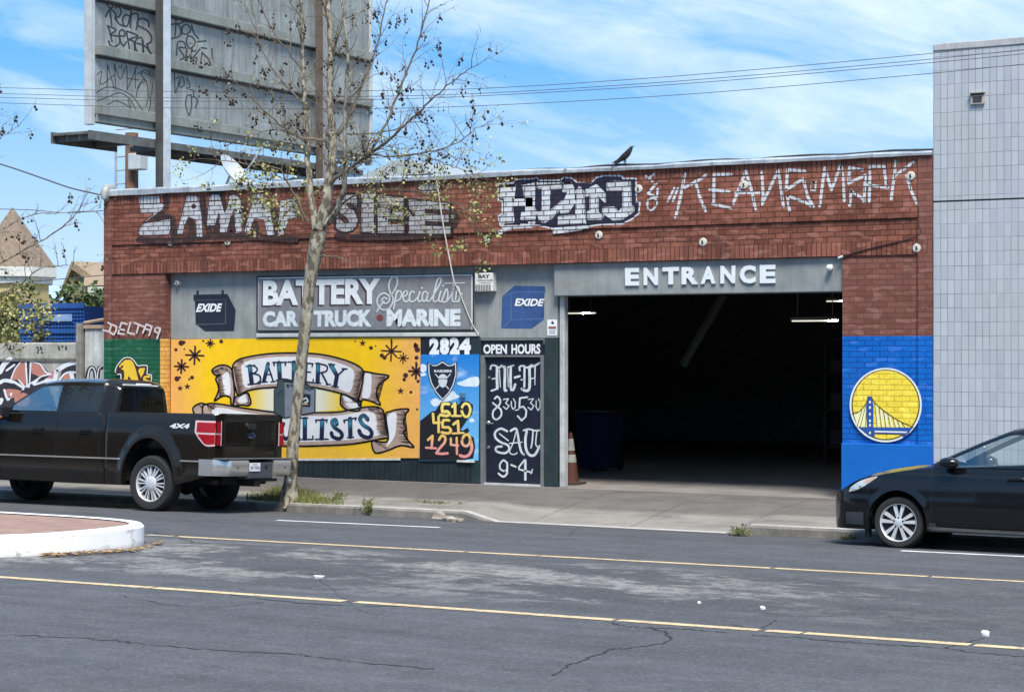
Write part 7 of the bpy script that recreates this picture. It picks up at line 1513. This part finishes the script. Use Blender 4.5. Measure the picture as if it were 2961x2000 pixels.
# seams, handles, trim strip, mouldings
SEAM = mat('seam_black', (.004, .004, .004))
for pts in ([(1.80, .42), (1.80, 1.37)], [(.98, 1.36), (.97, .9), (.985, .55)], [(.60, .50), (.98, .52)], [(2.90, .44), (2.95, 1.0), (2.92, 1.36)], [(1.0, .42), (2.9, .42)]):
    tbdy.strip(pts, .010, .0025).build('door_seam', SEAM, truck, local=True)
o = tbdy.strip([(.55, .735), (3.15, .735)], .022, .006); o.build('trim_strip', mat('trim_grey', (.30, .28, .26), .35, .3), truck, local=True); tbdy.strip([(-1.0, .735), (-.56, .735)], .022, .006).build('trim_strip', mat('trim_grey', (.16, .15, .14)), truck, local=True)
mb = MB(); mb.box(.862, .878, -.80, .80, .45, 1.36); mb.build('body_gap', SEAM, truck, local=True)
for xh in (1.13, 2.05):
    tbdy.patch([(xh, 1.155), (xh + .24, 1.155)], [(xh, 1.085), (xh + .24, 1.085)], .003, 6, 3).build('handle_cup', mat('cup_black', (.006, .006, .006), .4), truck, local=True)
    mb = MB(); y_ = tbdy.side(xh, 1.12); mb.bbox(xh + .015, xh + .21, y_ + .012, y_ + .035, 1.105, 1.14, .009); mb.build('door_handle', PT_, truck, local=True)
ltext('4X4', lambda u, v: (-.34 - u * .36, tbdy.side(-.34 - u * .36, 1.20 + v * .065) + .005, 1.195 + v * .07), .045, .2).build('badge_lettering', mat('badge_silver', (.62, .62, .61), .4), truck, local=True)
# wheel arch mouldings: a slightly proud lip
for xa, za, rx, rz in AR:
    for sd in (1, -1):
        mb = MB(); r0, r1, r2 = [], [], []
        for k in range(41):
            a_ = .06 + (math.pi - .12) * k / 40
            for rw, kk, of in ((r0, 1.0, -.10), (r1, 1.0, .010), (r2, 1.075, .006)):
                x, z = xa - rx * kk * math.cos(a_), za + rz * kk * math.sin(a_); rw.append((x, sd * (tbdy.side(x, max(z, .40)) + of), z))
        mb.grid([r0, r1, r2]); mb.build('wheel_arch', mat('arch_moulding', (.016, .014, .012), .5, var=.1, spec=.25), truck, smooth=50, local=True)
wheel(truck, 0, .70, .395, .40, .262, .27, 1, 'truck'); wheel(truck, 0, -.66, .395, .40, .262, .27, -1, 'truck'); wheel(truck, 3.68, .70, .395, .40, .262, .27, 1, 'truck'); wheel(truck, 3.68, -.66, .395, .40, .262, .27, -1, 'truck')
mb = MB(); mb.box(-1.05, 4.3, -.50, .50, .40, .58); mb.tube([(0, -.6, .38), (0, .6, .38)], .055, 10); mb.sphere((0, 0, .36), .15, 12, 8); mb.tube([(3.68, -.6, .38), (3.68, .6, .38)], .05, 8); mb.box(.55, 3.1, -.74, .74, .35, .52); mb.tube([(-.2, -.45, .42), (-.95, -.42, .42)], .05, 8); mb.build('chassis', mat('chassis_black', (.008, .008, .008), .8, var=.2), truck, local=True)
for sd in (1, -1):
    for xa in (0.0, 3.68): mb = MB(); mb.grid([[(xa - .5 * math.cos(math.pi * k / 16), sd * y, .42 + .66 * math.sin(math.pi * k / 16)) for k in range(17)] for y in (.42, .80)]); mb.face([(xa - .5 * math.cos(math.pi * k / 16), sd * .42, .42 + .66 * math.sin(math.pi * k / 16)) for k in range(17)]); mb.build('wheel_well', mat('chassis_black', (.008, .008, .008)), truck, local=True)
# door mirror, interior
mb = MB(); mb.bbox(2.72, 2.90, .86, 1.06, 1.26, 1.47, .03); mb.tube([(2.85, .80, 1.35), (2.82, .90, 1.34)], [.04, .04], 8); mi = mb.build('door_mirror', M_black, truck, local=True); mb = MB(); mb.bbox(2.76, 2.86, 1.055, 1.068, 1.30, 1.33, .004); mb.bbox(2.72, 2.91, .9, 1.07, 1.285, 1.315, .01); mb.build('turn_signal', mat('amber_lens', (.55, .16, .03), .2), mi, local=True)
mb = MB(); mb.bbox(2.72, 2.90, -1.06, -.86, 1.26, 1.47, .03); mb.tube([(2.85, -.80, 1.35), (2.82, -.90, 1.34)], [.04, .04], 8); mb.build('door_mirror', M_black, truck, local=True)
for sd in (.38, -.38):
    mb = MB(); mb.bbox(1.78, 1.98, sd - .25, sd + .25, .7, 1.48, .05); mb.bbox(1.80, 1.92, sd - .13, sd + .13, 1.48, 1.70, .04); mb.bbox(1.9, 2.35, sd - .25, sd + .25, .7, 1.0, .05); mb.build('seat', mat('seat_grey', (.10, .10, .095), .9), truck, local=True)
mb = MB(); mb.lathe([(.17, -.015), (.195, 0), (.17, .015), (.155, 0), (.17, -.015)], (2.52, .36, 1.34), (.9, 0, .45), 24); mb.build('steering_wheel', M_black, truck, smooth=60, local=True)
mb = MB(); mb.bbox(2.6, 3.0, -.75, .75, .9, 1.36, .05); mb.build('dashboard', mat('dash_grey', (.05, .05, .05), .8), truck, local=True)
for sd in (1, -1): mb = MB(); mb.bbox(4.40, 4.50, sd * .62 - .12, sd * .62 + .12, .85, 1.12, .03); mb.build('headlamp', M_clr, truck, local=True)
mb = MB(); mb.bbox(4.45, 4.66, -.80, .80, .48, .76, .05); mb.build('front_bumper', mat('bumper_chrome', (.62, .60, .57)), truck, local=True)
# ------------------------------------------------------------------ black compact saloon (front axle at the origin)
car = empty('sedan_car', (7.71, -3.68, -.228), 'glossy black compact saloon parked at the right edge, facing left, with silver ten spoke wheels', 'car', None, (.035, 0, math.pi))
PC = paint('black_car_paint', (.0045, .0047, .006), .2, .5)
CA = [(0.0, .30, .352, .375), (-2.60, .30, .352, .375)]
def c_tumble(x, z):
    y = 0.0
    if z < .40: y -= .035 * ((.40 - z) / .2) ** 2
    if z > .62: y -= .075 * ((z - .62) / .36) ** 2
    if .40 < z < .62: y += .008 * math.sin(math.pi * (z - .40) / .22)
    d = math.hypot((x) / .352, (z - .30) / .375); d2 = math.hypot((x + 2.6) / .352, (z - .30) / .375); d = min(d, d2)
    if d < 1.2: y += .014 * (1 - smooth01((d - 1.0) / .2))
    return y
cb_ = Body([(-3.62, .45), (-3.56, .55), (-3.45, .64), (-3.2, .69), (-2.6, .72), (-.9, .725), (0, .715), (.3, .705), (.45, .69), (.58, .665), (.68, .625), (.76, .57), (.83, .49), (.88, .40), (.92, .28), (.945, .12)], [(-3.62, .30), (-3.3, .25), (-2.96, .24), (-2.2, .205), (-.36, .205), (.36, .20), (.945, .19)], CA, c_tumble)
zsh = lambda x: lerp([(-3.62, .85), (-3.3, .95), (-2.6, .99), (-1.5, .985), (-.45, .955), (-.2, .925), (0, .895), (.2, .855), (.4, .795), (.55, .735), (.66, .68), (.76, .625), (.85, .585), (.945, .55)], x)
zct = lambda x: lerp([(-3.62, .90), (-3.3, 1.03), (-2.9, 1.06), (-.45, 1.02), (-.2, .985), (0, .955), (.2, .92), (.4, .875), (.55, .825), (.68, .765), (.78, .70), (.86, .64), (.945, .56)], x)
XC = cb_.xs(-3.62, .945, 90, (.66, .70, .74, .78, .82, .86, .89, .92))
mb = MB()
def c_in(x, y, z):
    if -2.75 < x < -.50: return [(y - .03, z + .012), (y - .05, z), (y - .06, .45), (y * .5, .42), (0, .42), ] if False else [(y - .02, z + .008), (y - .05, z + .008), (y - .06, z - .03), (y - .062, .60), (y - .07, .40), (y * .5, .38), (0, .38)]
    zc_ = zct(x); return [(y * k, z + (zc_ - z) * (1 - k ** 2.2)) for k in (.95, .88, .76, .6, .4, .2, 0)]
rows = shell(cb_, XC, zsh, c_in, 18); mb.grid(rows); mb.face(rows[0]); mb.face(rows[-1]); mb.build('car_body', PC, car, smooth=40, local=True)
c_roof = lambda x: lerp([(-3.0, 1.06), (-2.7, 1.22), (-2.4, 1.36), (-2.15, 1.425), (-1.8, 1.45), (-1.45, 1.435), (-1.25, 1.395), (-.9, 1.245), (-.62, 1.11), (-.42, 1.01)], x)
c_gw = lambda x, z: (.655 - .21 * max(0, z - .98) / .45) * (1 - .08 * smooth01((-2.3 - x) / .6))
GXc = sorted(set([-3.0 + .06 * i for i in range(43)] + [-.42, -1.62, -1.70, -.68]))
gm = MB(); gq = {}; ss = []
for x in GXc:
    zr_ = c_roof(x); zb_0 = lerp([(-3, 1.03), (-1.47, 1.005), (-.80, .968), (-.42, .955)], x); zt_ = max(zb_0 + .004, min(1.352, zr_ - .058)); e = max(zt_ + .006, zr_ - .03)
    ss.append([(c_gw(x, .97) + .015, min(.965, zb_0 - .01)), (c_gw(x, zb_0), zb_0), (c_gw(x, zt_), zt_), (c_gw(x, e) - .004, e), (c_gw(x, zr_) - .05, zr_ - .002), (c_gw(x, zr_) * .5, zr_ + .022), (0, zr_ + .028)])
cw = lambda a_, b_: (-1.621 <= a_ and b_ <= -.62) or (-2.55 <= a_ and b_ <= -1.699)
for i in range(len(GXc) - 1):
    for sd in (1, -1):
        for j in range(6):
            qd = [(GXc[i], sd * ss[i][j][0], ss[i][j][1]), (GXc[i + 1], sd * ss[i + 1][j][0], ss[i + 1][j][1]), (GXc[i + 1], sd * ss[i + 1][j + 1][0], ss[i + 1][j + 1][1]), (GXc[i], sd * ss[i][j + 1][0], ss[i][j + 1][1])]
            if j == 1 and cw(GXc[i], GXc[i + 1]): gq.setdefault((sd, 'front' if GXc[i] > -1.66 else 'rear'), MB()).face(qd)
            elif j >= 4 and (GXc[i] >= -1.27 or GXc[i + 1] <= -2.30): gq.setdefault((0, 'fore' if GXc[i] >= -1.27 else 'aft'), MB()).face(qd)
            else: gm.face(qd)
gm.build('car_roof', PC, car, smooth=40, local=True)
for (sd, k_), q_ in gq.items(): q_.build('side_window' if sd else ('windscreen' if k_ == 'fore' else 'rear_window'), glass_mat('car_glass', (.90, .95, .93), .35) if sd else glass_mat('screen_glass', (.82, .88, .86), .3), car, smooth=40, local=True)
# lamps, seams, handle, mirror
M_lens = mat('lamp_glass', (.58, .60, .56), .12, .25, var=.3, vs=26, coat=.8)
for sd in (1, -1):
    hl_ = cb_.patch([(.60, .685), (.52, .745), (.40, .797), (.26, .832)], [(.62, .635), (.52, .66), (.40, .72), (.26, .818)], .006, 16, 6, sd).build('headlamp', M_lens, car, smooth=50, local=True)
    cb_.patch([(.40, .790), (.28, .826)], [(.39, .735), (.28, .812)], .010, 8, 3, sd).build('turn_signal', mat('amber_clear', (.55, .34, .26), .2, var=.1), hl_, local=True)
    for x_, z_0, r_ in ((.545, .675, .030), (.47, .715, .026)): mb = MB(); mb.lathe([(r_, 0), (r_ * .8, .004), (0, .008)], (x_, sd * (cb_.side(x_, z_0) + .008), z_0), (.35, sd, .15), 12); mb.build('lamp_bulb', mat('bulb_chrome', (.85, .86, .84), .1, .8), hl_, local=True)
    cb_.patch([(.66, .395), (.42, .405)], [(.66, .255), (.42, .25)], .012, 8, 3, sd).build('bumper_corner', mat('corner_gloss', (.03, .036, .045), .2, coat=1.0), car, local=True)
    for pts in ([(-.395, .955), (-.41, .7), (-.42, .42), (-.50, .30)], [(-1.62, .97), (-1.64, .5), (-1.66, .34)], [(.40, .72), (.36, .60)], [(-.5, .335), (-1.6, .335), (-2.2, .335)]): cb_.strip(pts, .007, .002, sd).build('door_seam', SEAM, car, local=True)
    cb_.patch([(-.39, .315), (-.47, .31), (-.60, .265), (-2.2, .265)], [(-.39, .215), (-.47, .212), (-.60, .212), (-2.2, .212)], .020, 24, 3, sd).build('side_skirt', mat('skirt_black', (.022, .024, .028), .25, coat=1.0), car, local=True)
    cb_.strip([(-.66, .952), (-.95, .968), (-1.5, .985), (-2.5, .99)], .018, -.012, sd).build('window_trim', M_black, car, local=True)
    y_ = cb_.side(-1.40, .84); cb_.patch([(-1.32, .875), (-1.48, .878)], [(-1.32, .815), (-1.48, .818)], .002, 6, 3, sd).build('handle_cup', mat('cup_black', (.006, .006, .006)), car, local=True)
    mb = MB(); mb.tube([(-1.29, sd * (y_ + .012), .842), (-1.34, sd * (y_ + .032), .848), (-1.46, sd * (y_ + .032), .852), (-1.52, sd * (y_ + .012), .85)], [.014, .018, .018, .014], 8); mb.build('door_handle', PC, car, smooth=60, local=True)
    mb = MB(); rows = []
    for i in range(9):
        t_ = i / 8; x_ = -.54 - .21 * t_; k = math.sin(math.pi * min(1, .12 + .80 * t_)) ** .5
        rows.append([(x_, sd * (.79 + .085 * k * math.cos(2 * math.pi * q / 12)), 1.018 + .062 * k * math.sin(2 * math.pi * q / 12)) for q in range(12)])
    mb.grid(rows, True); mb.face(rows[0]); mb.face(rows[-1]); mb.tube([(-.66, sd * .66, .97), (-.66, sd * .76, .985)], [.03, .025], 8); mb.build('door_mirror', PC, car, smooth=50, local=True)
    wheel(car, 0, sd * .585, .295, .306, .222, .20, sd, 'car'); wheel(car, -2.6, sd * .585, .295, .306, .222, .20, sd, 'car')
    for xa in (0, -2.6): mb = MB(); arc = [(xa - .36 * math.cos(math.pi * k / 16), .25 + .43 * math.sin(math.pi * k / 16)) for k in range(17)]; mb.grid([[(x_, sd * y_, z_0) for x_, z_0 in arc] for y_ in (.38, .69)]); mb.face([(x_, sd * .38, z_0) for x_, z_0 in arc]); mb.build('wheel_well', mat('chassis_black', (.008, .008, .008)), car, local=True)
    cb_.patch([(-3.55, .92), (-3.3, .92)], [(-3.55, .72), (-3.3, .74)], .008, 8, 4, sd).build('tail_lamp', M_red, car, local=True)
mb = MB(); mb.box(-3.4, .7, -.42, .42, .19, .30); mb.build('chassis', mat('chassis_black', (.008, .008, .008)), car, local=True)
mb = MB(); mb.bbox(.38, .44, .50, .60, .10, .21, .01); mb.build('mud_flap', M_black, car, local=True)
mb = MB(); mb.grid([[(.952, y, z) for y in (-.1, 0, .1)] for z in (.3, .45)]); mb.build('grille', M_black, car, local=True)
for sd in (.33, -.33):
    mb = MB(); mb.bbox(-1.85, -1.62, sd - .2, sd + .2, .4, 1.08, .05); mb.bbox(-1.80, -1.70, sd - .11, sd + .11, 1.10, 1.28, .04); mb.bbox(-1.65, -1.15, sd - .2, sd + .2, .35, .60, .05); mb.build('seat', mat('seat_grey', (.10, .10, .095), .9), car, local=True)
mb = MB(); mb.bbox(-.95, -.45, -.6, .6, .6, .965, .05); mb.build('dashboard', mat('dash_grey', (.05, .05, .05), .8), car, local=True)
mb = MB(); mb.lathe([(.15, -.012), (.172, 0), (.15, .012), (.138, 0), (.15, -.012)], (-1.05, .33, .95), (-.9, 0, .4), 24); mb.build('steering_wheel', M_black, car, smooth=60, local=True)
# ================================================================== BIRD, WIRES
p = onY(1805, 481, -.045); bz = ZC + .083
bird = empty('crow', (p.x, -.045, bz), 'dark crow standing upright on the coping of the brick shop, beak to the right', 'bird')
Bp = lambda px, py: onY(1360 + px / 3.873, 420 + py / 3.873, -.045)
base = Bp(1750, 235); dzb = bz + .004 - base.z
Bq = lambda px, py, dy=0: Bp(px, py) + Vector((0, dy, dzb))
mb = MB()
sp = [((1600, 268), .006, .02), ((1630, 235), .012, .026), ((1662, 200), .026, .035), ((1700, 165), .043, .05), ((1735, 140), .052, .056), ((1765, 108), .048, .050), ((1785, 78), .038, .038), ((1798, 58), .029, .029), ((1806, 44), .024, .024), ((1816, 38), .012, .012), ((1830, 35), .005, .005), ((1842, 32), .001, .001)]
P = [Bq(a_[0], a_[1], -.055 if i == 0 else (-.035 if i == 1 else 0)) for i, (a_, _, _) in enumerate(sp)]; n = 14; rows = []
for i, (a_, rv, rh) in enumerate(sp):
    t_ = (P[min(i + 1, len(P) - 1)] - P[max(i - 1, 0)]).normalized(); up_ = Vector((0, 1, 0)).cross(t_).normalized()
    rows.append([P[i] + up_ * rv * math.cos(2 * math.pi * k / n) + Vector((0, 1, 0)) * rh * .9 * math.sin(2 * math.pi * k / n) for k in range(n)])
mb.grid(rows, True); mb.face(rows[0]); mb.face(rows[-1])
for dy in (-.022, .022):
    k0 = 0 if dy < 0 else -32
    mb.tube([Bq(1740 + k0, 175, dy), Bq(1748 + k0, 205, dy), Bq(1752 + k0, 234, dy)], [.018, .008, .006], 7)
    for a_ in ((14, 0), (-8, 0)): mb.tube([Bq(1752 + k0, 234, dy), Bq(1752 + k0 + a_[0], 237, dy)], [.006, .003], 5)
    # folded wing
    wr = []
    for t_, (a_, wv) in enumerate([((1775, 95), .01), ((1745, 125), .030), ((1700, 160), .032), ((1650, 195), .018), ((1590, 220), .003)]):
        q = Bq(a_[0], a_[1]); wr.append([q + Vector((0, math.copysign(.046 - .008 * t_, dy), wv)), q + Vector((0, math.copysign(.055 - .009 * t_, dy), 0)), q + Vector((0, math.copysign(.044 - .008 * t_, dy), -wv))])
    mb.grid(wr)
o = mb.build('body', mat('crow_black', (.022, .016, .017), .55, var=.3, vs=20), bird, smooth=60)
mb = MB(); [mb.sphere(Bq(1806, 43, dy), .005, 8, 5) for dy in (-.022, .022)]; mb.build('eye', mat('bird_eye', (.01, .01, .01), .05), bird)
# unseen plain buildings added behind the viewpoint to darken reflections in the vehicle paint
for x0, x1, h_, c_, lab in ((-60, -8, 6.5, (.17, .13, .10), 'unseen low brown building added across the street for paint reflections, left of the viewpoint'), (-4, 60, 7.5, (.20, .185, .16), 'unseen low beige building added across the street for paint reflections, right of the viewpoint')):
    e = empty('reflection_building', ((x0 + x1) / 2, -52, -.45), lab, 'building')
    mb = MB(); mb.box(x0, x1, -62, -47, -.45, h_); mb.build('wall', mat('far_side_%d' % (x0 + 100), c_, .85, var=.2), e); mb = MB(); mb.box(x0 - .1, x1 + .1, -62.1, -46.8, h_ + .001, h_ + .25); mb.build('coping', mat('far_coping', (.2, .2, .2)), e)
    for k in range(int((x1 - x0) / 5)): mb = MB(); mb.box(x0 + 1.5 + k * 5, x0 + 4 + k * 5, -46.99, -46.95, .6, 2.9); mb.build('window', mat('far_window', (.03, .035, .04), .1), e)
YW = -2.2
WIRE = mat('wire_black', (.07, .07, .075), .6, var=.1)
for pts, lab in (([(-420, 246), (0, 254), (480, 265), (1080, 263), (1460, 253), (2000, 217), (2600, 164), (2961, 126), (3400, 80)], 'uppermost of the four thin overhead wires crossing the street front'),
                 ([(-420, 262), (0, 271), (480, 283), (1080, 279), (1460, 267), (2000, 232), (2600, 180), (2961, 144), (3400, 97)], 'second overhead wire from the top, above the brick shop'),
                 ([(-420, 273), (0, 282), (480, 293), (1080, 288), (1460, 274), (2000, 241), (2600, 190), (2961, 156), (3400, 110)], 'third overhead wire from the top, above the brick shop'),
                 ([(-420, 288), (0, 298), (480, 312), (1080, 314), (1460, 303), (2000, 272), (2600, 221), (2961, 186), (3400, 142)], 'lowest of the four thin overhead wires crossing the street front')):
    mb = MB(); mb.tube(catmull([onY(a_, b_, YW) for a_, b_ in pts], 5), .0045, 5); tag(mb.build('overhead_wire', WIRE), lab, 'wire', 'overhead wires')
for pts, r_, lab in (([(-300, 380), (0, 474), (70, 497), (130, 518), (210, 545), (304, 566)], .014, 'thick sagging black service cable running to the top left corner of the brick shop'),
                     ([(-300, 850), (0, 820), (150, 809), (304, 795)], .008, 'thin lower cable crossing in front of the old houses to the left pier'),
                     ([(-300, 600), (60, 606), (180, 615), (304, 609)], .007, 'thin upper cable left of the parapet, crossing the tower roof')):
    mb = MB(); mb.tube(catmull([onY(a_, b_, -.06) for a_, b_ in pts], 6), r_, 5); tag(mb.build('service_cable', WIRE), lab, 'wire', 'service cables')
